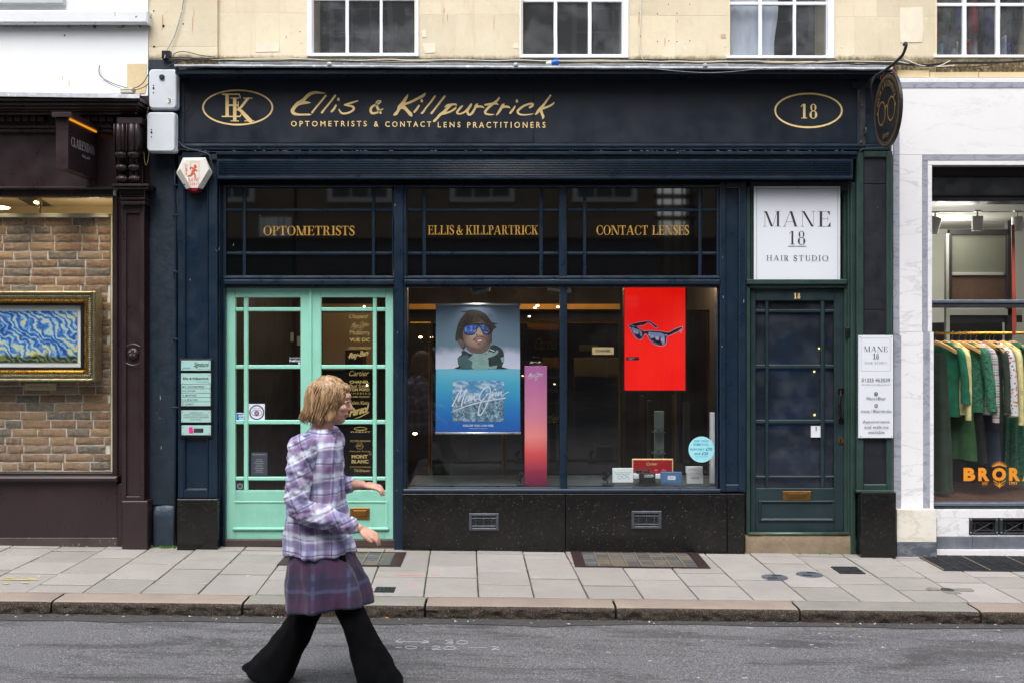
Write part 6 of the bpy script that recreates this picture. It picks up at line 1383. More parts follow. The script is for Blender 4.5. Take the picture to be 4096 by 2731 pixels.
# ================================================================== MARBLE SHOPFRONT (right)
ms = thing('marble_shopfront', W(3900, 2200, .1), 'white and grey marble clad clothes shopfront with a black shutter box and gold lettered window', 'shopfront')
def mbx(name, x0, x1, y0, y1, yf, yb, mat, ch=.0015, par=None):
    mb = MB(); mb.pbox(x0, y0, x1, y1, yf, yb, ch); a = W((x0+x1)/2, (y0+y1)/2, yf)
    return mk(name, mb, mat, par or ms, origin=a)
YM = -.05; XE = 4900
mbx('marble_slab', 3576, XE, 312, 330, YM, .2, M['marble']); mbx('grey_marble_strip', 3584, XE, 331, 353, YM-.004, .2, M['marblegrey']); mbx('grey_marble_strip', 3576, 3597, 354, 620, YM-.004, .2, M['marblegrey'])
mbx('marble_slab', 3598, 4300, 354, 620, YM, .2, M['marble']); mbx('marble_slab', 4301, XE, 354, 620, YM, .2, M['marble'])
mbx('marble_slab', 3566, 3573, 312, 620, YM, .2, M['marble'])
mbx('grey_marble_strip', 3573, 3597, 621, 1340, YM-.004, .2, M['marblegrey']); mbx('grey_marble_strip', 3575, 3605, 1341, 2036, YM-.004, .2, M['marblegrey'])
mbx('marble_slab', 3598, 3689, 621, 1327, YM, .2, M['marbleveined']); mbx('marble_slab', 3598, 3696, 1328, 2036, YM, .2, M['marbleveined'])
mbx('grey_marble_strip', 3690, XE, 622, 642, YM-.004, .2, M['marblegrey']); mbx('grey_marble_strip', 3690, 3710, 643, 1327, YM-.004, .2, M['marblegrey']); mbx('grey_marble_strip', 3693, 3720, 1328, 2036, YM-.004, .2, M['marblegrey'])
mbx('marble_slab', 3711, XE, 643, 661, YM-.001, .2, M['marble']); mbx('marble_slab', 3711, 3728, 662, 1327, YM-.001, .2, M['marbleveined']); mbx('marble_slab', 3719, 3735, 1328, 2036, YM-.001, .2, M['marbleveined'])
mbx('marble_base', 3588, 3746, 2037, 2166, YM-.06, .2, M['marblebase']); mbx('dark_marble_plinth', 3588, 3747, 2167, 2240, YM-.065, .2, M['marbledark'])
mb = MB(); mb.pbox(3566, 600, 3578, 2200, YM+.03, .25); mk('edge_return', mb, M['marble'], ms)
mbx('shutter_box', 3728, XE, 662, 706, .06, .3, M['black'], .004); mbx('shutter_box', 3728, XE, 707, 785, .04, .3, M['black'], .012); mbx('shutter_box', 3728, XE, 786, 806, .06, .3, M['black'], .006)
mbx('window_transom_bar', 3728, XE, 1200, 1213, -.0, .10, M['steelblue'], .004); mbx('window_transom_bar', 3728, XE, 1214, 1231, .01, .10, M['iron'], .004)
mbx('window_bottom_rail', 3730, XE, 2010, 2022, .0, .08, M['steelblue'], .004); mbx('window_bottom_rail', 3730, XE, 2023, 2036, .01, .08, M['iron'], .003)
for (a, b, y0, y1) in ((3729, XE, 806, 1200), (3729, XE, 1231, 2010)):
    mb = MB(); q0 = W(a, y1, .05); q1 = W(b, y0, .05); mb.box(q0.x, q1.x, .050, .058, q0.z-.005, q1.z+.005); mk('glass_pane', mb, M['pglass'], ms)
mbx('marble_sill', 3737, XE, 2037, 2070, -.03, .2, M['marbleveined']); mbx('marble_slab', 3747, 3876, 2071, 2144, -.03, .2, M['marbleveined']); mbx('marble_slab', 3877, XE, 2137, 2144, -.03, .2, M['marbleveined'])
mbx('grey_plinth_slab', 3748, 3890, 2145, 2196, -.04, .2, M['plinth']); mbx('grey_plinth_slab', 3891, 4400, 2145, 2196, -.04, .2, M['plinth']); mbx('marble_step', 3748, XE, 2197, 2250, -.06, .2, M['marble'])
mb = MB(); mb.pbox(3878, 2070, XE, 2138, .02, .1); mk('vent_opening', mb, M['black'], ms)
for i in range(5):
    X = 3877 + i*122; t = thing('cast_vent', W(X+56, 2138, -.02), None, None); t.parent = ms; t.location = W(X+56, 2138, -.02)-wl(ms)
    frame_of(t, 'vent_frame', X, 2070, X+118, 2138, X+14, 2080, X+104, 2130, -.035, .02, M['iron'], .004)
    mb = MB()
    for (a, b, e, f_) in ((X+14,2080,X+104,2130),(X+14,2130,X+104,2080),(X+14,2090,X+104,2090),(X+14,2119,X+104,2119),(X+22,2080,X+22,2130),(X+96,2080,X+96,2130)): mb.tube([W(a, b, -.012), W(e, f_, -.012)], .0035, 5)
    mk('vent_lattice', mb, M['iron'], t)
    for (a, b) in ((X+7, 2078), (X+111, 2078), (X+7, 2130), (X+111, 2130)):
        mb = MB(); mb.ball(W(a, b, -.036), .010, .006, .010, 8); mk('vent_stud', mb, M['steelblue'], t, smooth=True)
# window lettering with crown and thistle
f_ = facemap(.049); M['amber'] = paint('amber_sign_paint', c(226, 142, 36), .5, .06, 10, 0)
mb = MB()
for s_, a, b in (('B', 3854, 3901), ('R', 3913, 3958), ('O', 3969, 4024), ('R', 4036, 4081), ('A', 4088, 4140)): text(mb, s_, a, 1869, b, 1922, f_, 0, .055)
ribbon(mb, [(3968, 1864, 3), (3975, 1862, 5), (3997, 1856, 7), (4018, 1862, 5), (4026, 1864, 3)], f_)
for i in range(13): an = R(-68+i*11.3); mb.flat([(3997+22*math.sin(an)-1.8, 1868-16*math.cos(an)), (3997+22*math.sin(an)+1.8, 1868-16*math.cos(an)), (3997+36*math.sin(an), 1868-27*math.cos(an))], f_)
for sx in (-1, 1): strokes(mb, [[(3997, 1943, 3), (3997+sx*9, 1930, 3), (3997+sx*24, 1921, 3)], [(3997, 1946, 2), (3997+sx*12, 1938, 3), (3997+sx*22, 1932, 1)]], 0, 0, 1, f_)
strokes(mb, [[(3997, 1926, 3), (3998, 1940, 4), (3996, 1952, 1)]], 0, 0, 1, f_)
serif(mb, 'EST', 3928, 1925, 3952, 1937, f_, .18, .08); text(mb, '1993', 4036, 1925, 4068, 1937, f_, 0, .02)
mk('lettering', mb, M['amber'], ms)
# --- interior of the clothes shop
ci = thing('clothes_shop_room', W(4100, 2000, 3), 'pale clothes shop interior with track lamps behind the marble framed window', 'room')
wx0, wx1 = W(3700, 0, .06).x, W(5200, 0, .06).x
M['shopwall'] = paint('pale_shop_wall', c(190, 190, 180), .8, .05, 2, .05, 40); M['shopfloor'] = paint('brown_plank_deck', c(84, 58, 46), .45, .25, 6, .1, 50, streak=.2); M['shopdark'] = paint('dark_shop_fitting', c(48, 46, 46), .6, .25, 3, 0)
zt_ = W(0, 800, .06).z
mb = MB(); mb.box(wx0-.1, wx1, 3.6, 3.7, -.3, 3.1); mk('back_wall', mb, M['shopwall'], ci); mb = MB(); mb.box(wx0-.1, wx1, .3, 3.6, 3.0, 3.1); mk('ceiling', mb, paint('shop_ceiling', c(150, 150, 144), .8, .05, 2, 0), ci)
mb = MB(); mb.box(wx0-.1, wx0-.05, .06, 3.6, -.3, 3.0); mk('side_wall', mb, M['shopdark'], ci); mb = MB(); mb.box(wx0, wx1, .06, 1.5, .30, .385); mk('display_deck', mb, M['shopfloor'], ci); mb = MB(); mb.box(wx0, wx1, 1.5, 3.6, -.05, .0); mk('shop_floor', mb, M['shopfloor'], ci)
def ib(name, px0, py0, px1, py1, yf, dep, mat, par, ch=.003):
    mb = MB(); mb.pbox(px0, py0, px1, py1, yf, yf+dep, ch); return mk(name, mb, mat, par)
ib('partition_post', 3785, 935, 3800, 1960, 1.3, .05, M['shopwall'], ci); ib('partition_post', 3800, 938, 3808, 1200, 1.28, .05, M['shopdark'], ci); ib('partition_head', 3800, 918, 4045, 940, 1.3, .06, M['shopdark'], ci); ib('partition_post', 4030, 880, 4050, 1960, 1.3, .06, M['shopdark'], ci)
ib('screen_panel', 3808, 940, 4030, 1100, 1.34, .03, paint('grey_green_panel', c(132, 134, 118), .6, .08, 2, 0), ci); ib('screen_panel', 3808, 1090, 4015, 1102, 1.31, .03, M['shopwall'], ci); ib('screen_panel', 3808, 1102, 4030, 1200, 1.34, .03, paint('brown_timber_panel', c(112, 84, 64), .6, .3, 5, 0, streak=.3), ci)
ib('stair_panel', 3800, 1236, 4090, 1262, 1.3, .1, M['shopwall'], ci); ib('stair_panel', 3800, 1262, 4090, 1290, 1.32, .1, M['shopdark'], ci); ib('dark_cabinet', 3800, 1290, 4010, 1800, 1.8, .5, M['shopdark'], ci)
ib('dark_cabinet', 3735, 1480, 3800, 1930, .9, .3, M['shopdark'], ci); ib('white_plinth', 3770, 1768, 3796, 1945, .8, .1, M['marble'], ci); ib('dark_cabinet', 3800, 1550, 4090, 1925, 1.2, .3, paint('black_plinth', c(26, 27, 32), .4, .2, 3, 0), ci)
ib('ceiling_track', 3728, 845, 4500, 850, .62, .02, M['whiteplastic'], ci); ib('ceiling_track', 3728, 877, 4040, 882, 1.0, .02, M['whiteplastic'], ci)
lp = None
for k, (x0, x1, y0, y1, lb_, yy) in enumerate(((3706, 3758, 872, 930, 'white cylinder track lamp at the left edge of the clothes shop window', .55), (3889, 3931, 866, 924, 'white cylinder track lamp in the middle of the clothes shop window', .55), (4047, 4090, 868, 927, 'white cylinder track lamp right of the red strap in the clothes shop', .55))):
    lp = thing('track_lamp', W((x0+x1)/2, y0-20, yy), lb_, 'track lamp', 'white track lamps')
    cxp = (x0+x1)/2; mb = MB(); r_ = (x1-x0)/2*(D+yy)/F; tl = -.02 if k == 0 else 0; p0 = W(cxp, y0, yy); p1 = W(cxp, y1, yy); mb.tube([(p0.x-tl, yy, p0.z), (p1.x+tl, yy, p1.z)], r_, 20); mk('lamp_body', mb, M['whiteplastic'], lp, smooth=40)
    mb = MB(); mb.tube([(p0.x-tl, yy, p0.z), (p0.x-tl, yy, p0.z+.045)], .008, 8); mb.box(p0.x-tl-.03, p0.x-tl+.03, yy-.015, yy+.015, p0.z+.04, p0.z+.055); mk('lamp_stem', mb, M['whiteplastic'], lp)
lamp(4.1, 1.0, 2.85, 14, (1, .96, .9), .3); lamp(4.6, 2.4, 2.7, 26, (1, .93, .85), .3)
for x in (3.72, 4.02, 4.36): lamp(x, .16, 2.62, 12, (1, .96, .9), .15, 'SPOT', (R(14), 0, 0))
# rail, strap
rail = thing('clothes_rail', W(4000, 1333, .45), 'horizontal polished brass clothes rail hung from a red leather strap', 'clothes rail')
mb = MB(); p0 = W(3715, 1333, .45); p1 = W(4700, 1330, .45); mb.tube([p0, p1], .0105, 12); mk('rail', mb, M['brass'], rail, smooth=True)
mb = MB(); mb.pprism([(4046,900),(4058,900),(4066,1300),(4062,1340),(4050,1340),(4050,1290)], .43, .44); mk('strap', mb, paint('red_leather', c(128, 48, 34), .5, .2, 8, .1, 60), rail)
# garments: each a hanger with its clothing seen edge-on
def fabric(name, kind, col):
    m = N(name)
    if kind == 'plain': m.col(m.ramp(m.noise(12, 4, .6), [(.3, scal(col, .62)), (.7, scal(col, 1.15))]))
    elif kind == 'tweed': m.col(m.ramp(m.noise(42, 6, .8, 1.5), [(.38, scal(col, .35)), (.5, col), (.64, scal(col, 2.6))]))
    elif kind == 'fairisle':
        sx = m.n('ShaderNodeSeparateXYZ'); m.l(m.pos, sx.inputs[0]); z = m.math('FRACT', m.math('MULTIPLY', sx.outputs['Z'], 11.0)); x = m.math('FRACT', m.math('MULTIPLY', sx.outputs['X'], 110.0))
        b1 = m.ramp(z, [(0, c(176, 172, 170)), (.12, c(60, 80, 130)), (.22, c(190, 186, 182)), (.34, c(70, 120, 90)), (.44, c(180, 170, 168)), (.55, c(200, 130, 135)), (.68, c(186, 182, 180)), (.8, c(95, 50, 95)), (.9, c(70, 90, 140))], 'CONSTANT')
        m.col(m.mix(m.ramp(x, [(.35, 0.0), (.5, .6)]), b1, c(196, 190, 188)))
    elif kind == 'floral':
        v = m.n('ShaderNodeTexVoronoi', Scale=46); m.l(m.pos, v.inputs['Vector']); cr = m.ramp(v.outputs['Color'], [(0, c(170, 40, 70)), (.35, c(60, 90, 60)), (.5, c(210, 150, 60)), (.65, c(150, 50, 80)), (.8, c(70, 80, 150))], 'CONSTANT')
        m.col(m.mix(m.ramp(v.outputs['Distance'], [(.32, 1.0), (.42, 0.0)]), c(208, 206, 212), cr))
    m.rough(.9); m.bump(m.noise(200, 3, .6), .25, .002); return m.mat
M['hanger'] = paint('beech_hanger', c(220, 168, 108), .4, .12, 12, .05, 60)
GR_ = 'clothes on the brass rail'
def garment(hx, rot, zlen, mat, label, sleeve=None, shoulder=.19, kind='top', flare=1.0, slv_mat=None, nm='garment', front=False):
    """hanger hook at photo x = hx on the rail; rot = turn about the vertical"""
    rot += (sum(map(ord, label)) % 15) - 7; base = W(hx, 1333, .45); t = thing('hanging_' + nm, base, label, 'garment', GR_)
    ca, sa = math.cos(R(rot)), math.sin(R(rot)); P = lambda u, w_, z: (base.x + u*ca - w_*sa, base.y + u*sa*1.0 + w_*ca, base.z + z)
    mb = MB(); mb.tube(spline([P(.0, 0, .012), P(.010, 0, .018), P(.016, 0, .004), P(.012, 0, -.018), P(0, 0, -.035), P(0, 0, -.06)], 4), .0016, 5); mk('hook', mb, M['steel'], t, smooth=True)
    mb = MB(); L_ = []
    for i in range(13):
        q = -1 + 2*i/12; L_.append((q*shoulder*1.02, -.062 - .085*abs(q)**1.35))
    mb.loft([[P(u, -.011, z), P(u, -.013, z-.012), P(u, -.011, z-.030-.006*(1-abs(u)/shoulder)), P(u, .011, z-.030), P(u, .013, z-.012), P(u, .011, z)] for u, z in L_]); mk('hanger_arms', mb, M['hanger'], t, smooth=50)
    if mat is None: return t
    rings = []; nz = 16; sd_ = sum(map(ord, label)) % 97 * .37
    for i in range(nz+1):
        f_ = i/nz; z = -.098 - zlen*f_ if kind == 'top' else -.175 - zlen*f_
        if kind == 'top':
            hw = shoulder*(.42 + .60*min(1, f_/.12)) if f_ < .12 else shoulder*(1.0 - .12*min(1, (f_-.12)/.3) + (flare-1)*f_)
            if f_ < .12: z = -.078 - (.10)*(f_/.12) * 1.0
            th = .030 + .025*min(1, f_*3)
        else: hw = .10 + .05*f_*flare; th = .022 + .02*f_
        ring = []
        for k in range(28):
            an = 6.2832*k/28; fold = 1 + (.10 + .22*f_)*noise.noise((math.cos(an)*2.2+sd_, math.sin(an)*2.2, f_*1.2+sd_)) 
            ring.append(P(hw*math.cos(an)*fold, th*math.sin(an)*fold*(1+.4*math.sin(an*5+sd_)*f_), z + .010*noise.noise((math.cos(an)*2, sd_, 1))*f_))
        rings.append(ring)
    mb = MB(); mb.loft(rings); mk('body', mb, mat, t, smooth=60)
    if sleeve:
        for s_ in (-1, 1):
            ln, r0, r1, bend = sleeve; pth = [(s_*shoulder*.72, -.12), (s_*shoulder*1.0, -.17), (s_*shoulder*1.10, -.24), (s_*(shoulder*1.14+bend*.4), -.24-ln*.4), (s_*(shoulder*1.12+bend*.7), -.24-ln*.75), (s_*(shoulder*1.10+bend), -.24-ln)]
            Q = spline(pth, 4); mb = MB(); rings = []
            for i, (u, z) in enumerate(Q):
                f_ = i/(len(Q)-1); rr_ = r0+(r1-r0)*f_; rings.append([P(u + rr_*math.cos(6.2832*k/14)*(1+.18*noise.noise((k*.9, i*.5, sd_+s_))), (-.028 if s_ > 0 else -.01) + rr_*.75*math.sin(6.2832*k/14)*(1+.2*noise.noise((k*.8, i*.6, sd_))), z) for k in range(14)])
            mb.loft(rings); mk('sleeve', mb, slv_mat or mat, t, smooth=60)
    return t
ye = fabric('butter_yellow_wool', 'plain', c(225, 212, 150, .95)); gt = fabric('green_tweed', 'tweed', c(40, 96, 74)); em = fabric('emerald_cotton', 'plain', c(16, 104, 76)); dg_ = fabric('bottle_green_cord', 'plain', c(44, 84, 46)); dk = fabric('dark_olive_cloth', 'plain', c(44, 58, 46)); nv = fabric('navy_wool', 'plain', c(26, 36, 56)); bl = fabric('black_cloth', 'plain', c(16, 17, 20)); fi = fabric('fair_isle_knit', 'fairisle', c(0, 0, 0)); fl_ = fabric('floral_cotton', 'floral', c(0, 0, 0))
RT = -62
garment(3742, RT, 1.20, dk, 'dark olive full-length skirt, leftmost on the brass rail', None, .20, 'skirt', 1.5, nm='skirt')
garment(3778, RT, .62, em, 'emerald green blouse with frilled cuffs, hanging second on the brass rail', (.36, .036, .044, .03), .185, nm='blouse')
garment(3808, RT, .60, ye, 'butter yellow jumper directly right of the emerald blouse', (.50, .034, .026, .01), .19, nm='jumper')
garment(3836, RT, .92, dg_, 'bottle green cord skirt between the yellow jumper and the green patterned shirt', None, .21, 'skirt', 1.4, nm='skirt')
garment(3861, RT, .58, gt, 'mottled green shirt hanging near the middle of the brass rail', (.42, .048, .042, .06), .19, nm='shirt')
garment(3904, RT, .60, fi, 'striped patterned knit jumper with a plain grey cuff', (.52, .038, .032, .02), .19, nm='jumper')
garment(3940, RT, .98, nv, 'dark navy skirt hanging behind the floral blouse', None, .21, 'skirt', 1.4, nm='skirt')
garment(3882, RT, .95, bl, 'black trousers hanging behind the mottled green shirt', None, .17, 'skirt', 1.1, nm='trousers')
garment(3958, RT, .66, dk, 'dark olive jumper behind the navy skirt and floral blouse', (.44, .036, .032, .02), .18, nm='jumper')
garment(3975, RT, .60, fl_, 'white blouse with small red and green flowers', (.46, .042, .038, .04), .19, nm='blouse')
garment(4010, RT, .62, ye, 'pale yellow jumper at the right end of the visible rail', (.54, .036, .028, .02), .19, nm='jumper')
garment(4048, RT, .60, gt, 'mottled green jumper cut off by the right edge of the photograph', (.50, .042, .036, .02), .19, nm='jumper')
for (x, y0, y1, w_, mt, lb_) in ((3918, 1640, 1880, .17, bl, 'black trousers low behind the clothes rail, left'), (4065, 1630, 1930, .20, gt, 'long mottled green skirt below the floral blouse')):
    p = W(x, y0, .75); q = W(x, y1, .75); mb = MB(); rings = []
    for i in range(9):
        z = p.z+(q.z-p.z)*i/8; rings.append([(p.x + w_*.5*(1+.25*i/8)*math.cos(6.2832*k/30)*(1+.08*math.sin(k*1.6)), .75+.05*math.sin(6.2832*k/30)*(1+.5*math.sin(k*1.6)), z) for k in range(30)])
    mb.loft(rings); single('hanging_garment', mb, mt, lb_, 'garment', q, 60, GR_)
# ================================================================== OPTICIAN: interior and window display
oi_ = thing('optician_room', W(2200, 1960, 2.5), 'dim optician shop interior with dark panelling and warm shelf lights', 'room')
ox0, ox1 = W(880, 0, .1).x, W(2985, 0, .1).x
M['dimwall'] = paint('dark_brown_wall', c(34, 28, 27), .7, .3, 2, .05, 40); M['redwood'] = paint('dark_red_panelling', c(64, 28, 22), .4, .3, 3, .1, 50, streak=.3); M['beigewall'] = paint('beige_wall', c(150, 128, 98), .8, .1, 2, 0); M['carpet'] = paint('dark_carpet', c(40, 36, 36), .95, .3, 20, .3, 90); M['deck'] = paint('slate_grey_deck', c(78, 86, 90), .5, .15, 5, .1, 60)
for nm_, b in (('back_wall', (ox0, ox1, 4.6, 4.7, -.1, 2.75)), ('side_wall', (ox1, ox1+.08, .15, 4.6, -.1, 2.75)), ('side_wall', (ox0-.08, ox0, .15, 4.6, -.1, 2.75)), ('ceiling', (ox0, ox1, .12, 4.6, 2.62, 2.75)), ('carpet', (ox0, ox1, .12, 4.6, -.1, .02))):
    mb = MB(); mb.box(*b); mk(nm_, mb, M['dimwall'] if nm_ != 'carpet' else M['carpet'], oi_)
zd = W(0, 1948, .05).z
mb = MB(); mb.box(W(1626, 0, .05).x, ox1, .05, .95, -.1, zd-.02, .002); mk('display_deck', mb, M['deck'], oi_)
ib('deck_edge', 2230, 1938, 2868, 1948, .55, .3, M['black'], oi_)
# partition seen through the doors
for (x0, x1) in ((940, 1060), (1062, 1200)):
    ib('wood_panel', x0, 1200, x1, 2060, 3.2, .05, M['redwood'], oi_)
ib('beige_bay', 1290, 1250, 1500, 1480, 3.6, .05, M['beigewall'], oi_); ib('dark_chair_back', 1380, 1400, 1450, 1560, 2.4, .3, M['redwood'], oi_); ib('shop_counter', 1440, 1690, 1560, 2020, 2.2, .6, M['redwood'], oi_, .01); ib('door_transom_glow', 960, 1216, 1500, 1232, 4.0, .05, M['beigewall'], oi_)
for k, (x, y) in enumerate(((1075, 1300), (1122, 1318), (1155, 1330), (1188, 1345))): ib('brand_card', x, y, x+18, y+36, 3.1, .02, M['whiteboard'], oi_, 0)
# brass framed screens behind the display
M['tint'] = glass_mat('tinted_screen_glass', tint=(.42, .40, .36, 1), dirt=.03)
for (x0, y0, x1, y1, yy, lb_) in ((1723, 1284, 2014, 1924, .95, 'brass framed glass screen behind the goggles poster'), (2020, 1284, 2480, 1930, 1.0, 'brass framed glass screen behind the pink display column'), (2700, 1240, 2838, 1930, 1.0, 'tall brass framed glass screen at the right end of the shop window')):
    t = thing('glass_screen', W((x0+x1)/2, y1, yy), lb_, 'glass screen'); frame_of(t, 'brass_frame', x0, y0, x1, y1, x0+6, y0+7, x1-6, y1-9, yy, yy+.02, M['brassdull'] if 'brassdull' in M else M['oldbrass'], .002)
    ib('screen_glass', x0+6, y0+7, x1-6, y1-9, yy+.008, .004, M['tint'], t, 0)
sp_ = thing('glass_screen', W(1680, 1930, .9), 'slanting brass edged side screen at the left end of the shop window', 'glass screen')
mb = MB(); mb.tube([W(1716, 1924, .93), W(1636, 1944, .12)], .006, 6); mb.tube([W(1716, 1924, .93), W(1716, 1290, .93)], .006, 6); mk('brass_frame', mb, M['oldbrass'], sp_)
# pelmets and shelf light at the back, warm light put into their colour
ib('lit_pelmet', 1636, 1216, 2480, 1238, 4.2, .05, paint('glow_toned_oak', c(226, 160, 60), .6, .15, 4, 0), oi_); ib('shelf_light_band', 1640, 1288, 2480, 1293, 3.4, .05, paint('shelf_light_yellow', c(220, 180, 60), .5, .1, 4, 0), oi_); ib('lit_pelmet', 2740, 1196, 2870, 1216, 3.9, .05, M['beigewall'], oi_)
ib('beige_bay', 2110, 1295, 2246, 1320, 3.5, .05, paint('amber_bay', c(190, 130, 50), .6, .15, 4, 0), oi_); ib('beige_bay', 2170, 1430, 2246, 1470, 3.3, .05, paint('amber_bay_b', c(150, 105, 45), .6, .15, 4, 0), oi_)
for (x0, y0, x1, y1) in ((2140, 1352, 2238, 1398), (2150, 1650, 2240, 1690)):
    mb = MB(); text(mb, 'Cartier', x0, y0, x1, y1, facemap(.98), 0, 0, 1, .3); mk('lettering', mb, plain('faint_gold_letter', c(96, 76, 40)), oi_)
for k, (x, w_, y0) in enumerate(((2470, 14, 1560), (2492, 10, 1450), (2560, 16, 1580), (2590, 12, 1600), (2690, 14, 1580), (2720, 9, 1470), (1800, 12, 1745), (1860, 9, 1745), (2010, 10, 1745))): ib('shelf_post', x, y0, x+w_, 1935, 1.6+.2*(k % 3), .03, paint('olive_post_%d' % (k % 3), (c(86, 84, 40), c(70, 74, 62), c(60, 54, 44))[k % 3], .5, .3, 4, 0), oi_)
# spectacle racks: pale board with frames on thin shelves
def spectacles(mb, p, w_, mi=0, turn=.1):
    s_ = w_/2
    for sx in (-1, 1):
        n = 12; mb.tube([(p.x+sx*s_*.5+s_*.42*math.cos(6.2832*i/n), p.y, p.z+s_*.32*math.sin(6.2832*i/n)) for i in range(n+1)], .0022, 5, mi, False)
        mb.tube([(p.x+sx*s_*.9, p.y, p.z+.006), (p.x+sx*s_*1.0, p.y+.03, p.z+.004), (p.x+sx*s_*.98, p.y+.11, p.z-.004)], .0018, 4, mi, False)
    mb.tube([(p.x-s_*.10, p.y, p.z+.004), (p.x, p.y-.002, p.z+.009), (p.x+s_*.10, p.y, p.z+.004)], .002, 4, mi, False)
rk = thing('spectacle_rack', W(2390, 1740, 2.0), 'cream spectacle rack with rows of frames behind the right shop window', 'display rack')
ib('rack_board', 2296, 1430, 2478, 1740, 2.1, .03, paint('cream_rack', c(158, 150, 116), .6, .12, 2, 0), rk)
for j, y in enumerate((1506, 1549, 1592, 1635, 1678)):
    ib('shelf', 2300, y, 2476, y+2, 1.98, .12, M['black'], rk, 0)
    for i in range(4):
        mb = MB(); spectacles(mb, W(2322+i*43, y-8, 2.0), .075); mk('spectacle_frame', mb, M['iron'], rk)
rk2 = thing('spectacle_rack', W(2140, 1900, 2.4), 'dark spectacle rack with lit shelves behind the pink column', 'display rack'); ib('rack_board', 2060, 1470, 2246, 1900, 2.5, .03, M['dimwall'], rk2)
for j, y in enumerate((1507, 1560, 1610, 1702, 1760)):
    ib('shelf', 2064, y, 2244, y+3, 2.36, .12, M['steelblue'], rk2, 0)
    for i in range(4):
        mb = MB(); spectacles(mb, W(2086+i*46, y-8, 2.38), .075); mk('spectacle_frame', mb, M['black'], rk2)
M['spark'] = emit('tiny_lamp', c(255, 215, 150), 9)
SPN = ['brighter lamp at the end of the lit pelmet', 'lamp just left of the mullion top', 'lamp under the lit pelmet', 'lamp at the left end of the window', 'lamp beside the left brass frame', 'lamp above the pink column', 'lamp right of the pink column', 'lamp seen through the right mint door', 'lamp at the top of the right mint door', 'lamp tucked against the window mullion', 'low lamp at the lower left of the window']
for k, (x, y, r_, yy) in enumerate(((2150, 1223, .014, 3.8), (2140, 1232, .012, 3.8), (2117, 1266, .010, 3.6), (1682, 1349, .014, 3.2), (1727, 1349, .011, 3.2), (2091, 1502, .009, 2.3), (2218, 1535, .009, 2.3), (1465, 1540, .014, 3.0), (1457, 1227, .010, 3.9), (2232, 1228, .012, 3.8), (1660, 1733, .016, 2.6))):
    mb = MB(); p = W(x, y, yy); mb.ball(p, r_*1.5, r_, r_*.8, 8); single('downlight', mb, M['spark'], 'small warm ' + SPN[k], 'light', p, True, group='warm spot lamps in the optician shop')
for (x, y, z, e, rx) in ((-.30, .10, 2.16, 3, 12), (.45, .08, 2.16, 3, 12), (1.62, .12, 2.1, 3, 16)): lamp(x, y, z, e, (1, .96, .9), .05, 'SPOT', (R(rx), 0, 0))  # fill spots added to brighten the window display, no lit fixtures there
for (x, y, z, e) in ((-1.2, 2.6, 2.45, 5), (-1.9, 2.4, 2.4, 2.5), (.1, 3.0, 2.4, 9), (1.0, 2.2, 2.4, 7), (1.8, 1.6, 2.4, 7), (.4, 1.6, 2.4, 8), (.9, 1.5, 2.35, 8)): lamp(x, y, z, e, (1, .72, .42), .05)  # warm room lights; the last is added to brighten the cream rack
# white square spot lamps at the top of the window
for (pts, lb_) in (([(1871,1143),(1878,1166),(1886,1181),(1958,1163),(1959,1150),(1955,1143)], 'white square spot lamp above the goggles poster'), ([(2200,1143),(2193,1158),(2245,1166),(2285,1170),(2286,1160),(2272,1143)], 'white square spot lamp beside the window mullion')):
    t = thing('window_spot_lamp', W(pts[0][0], 1143, .4), lb_, 'spot lamp'); mb = MB(); mb.pprism(pts, .38, .55); mk('lamp_housing', mb, M['plastic'], t)
    x0 = min(p[0] for p in pts); mb = MB(); mb.pprism([(p[0]*.72+.28*(x0+45), p[1]*.6+.4*1146) for p in pts], .374, .38); mk('lamp_face', mb, paint('lamp_grey', c(120, 124, 130), .5, .1, 5, 0), t)
# ---- goggles poster
YQ = .17; fq = facemap(YQ); po = thing('goggles_poster', W(1915, 1737, YQ), 'hanging fabric poster of a man in blue mirrored goggles above blue sunglasses advertising', 'poster')
S6 = 5.226; A6 = lambda P: [(1740+x/S6, 1200+y/S6) for x, y in P]; A5 = lambda P: [(1740+x/S6, 1450+y/S6) for x, y in P]
m = N('poster_photo_sky'); sx = m.n('ShaderNodeSeparateXYZ'); m.l(m.pos, sx.inputs[0]); z0, z1 = W(0, 1475, YQ).z, W(0, 1223, YQ).z
hh = m.math('DIVIDE', m.math('SUBTRACT', sx.outputs['Z'], z0), z1-z0); hh = m.math('ADD', hh, m.math('MULTIPLY', m.math('SUBTRACT', m.noise(9, 4, .6), .5), .22))
m.col(m.ramp(hh, [(.0, c(196, 200, 222)), (.22, c(180, 186, 212)), (.30, c(140, 150, 172)), (.36, c(96, 122, 142)), (1, c(92, 110, 134))])); m.rough(.7); skyprint = m.mat
m = N('poster_blue_fade'); sx = m.n('ShaderNodeSeparateXYZ'); m.l(m.pos, sx.inputs[0]); z0, z1 = W(0, 1727, YQ).z, W(0, 1475, YQ).z
m.col(m.ramp(m.math('DIVIDE', m.math('SUBTRACT', sx.outputs['Z'], z0), z1-z0), [(0, c(10, 78, 170)), (.35, c(10, 112, 184)), (.75, c(60, 160, 196)), (1, c(104, 180, 208))])); m.rough(.7); bluefade = m.mat
def wavy(x0, x1, y0, y1, mat, name):
    mb = MB(); rings = []
    for j in range(9):
        y = y0+(y1-y0)*j/8; rings.append([(lambda p: (p.x, p.y + .0010*math.sin(i*.7)*0, p.z))(W(x0+(x1-x0)*i/12 + (y-y0)*.006*(i/6-1), y, YQ)) for i in range(13)])
    mb.loft(rings, closed=False, cap=False); return mk(name, mb, mat, po)
wavy(1744, 2079, 1222, 1476, skyprint, 'photo_print'); wavy(1744, 2080, 1475, 1728, bluefade, 'blue_print')
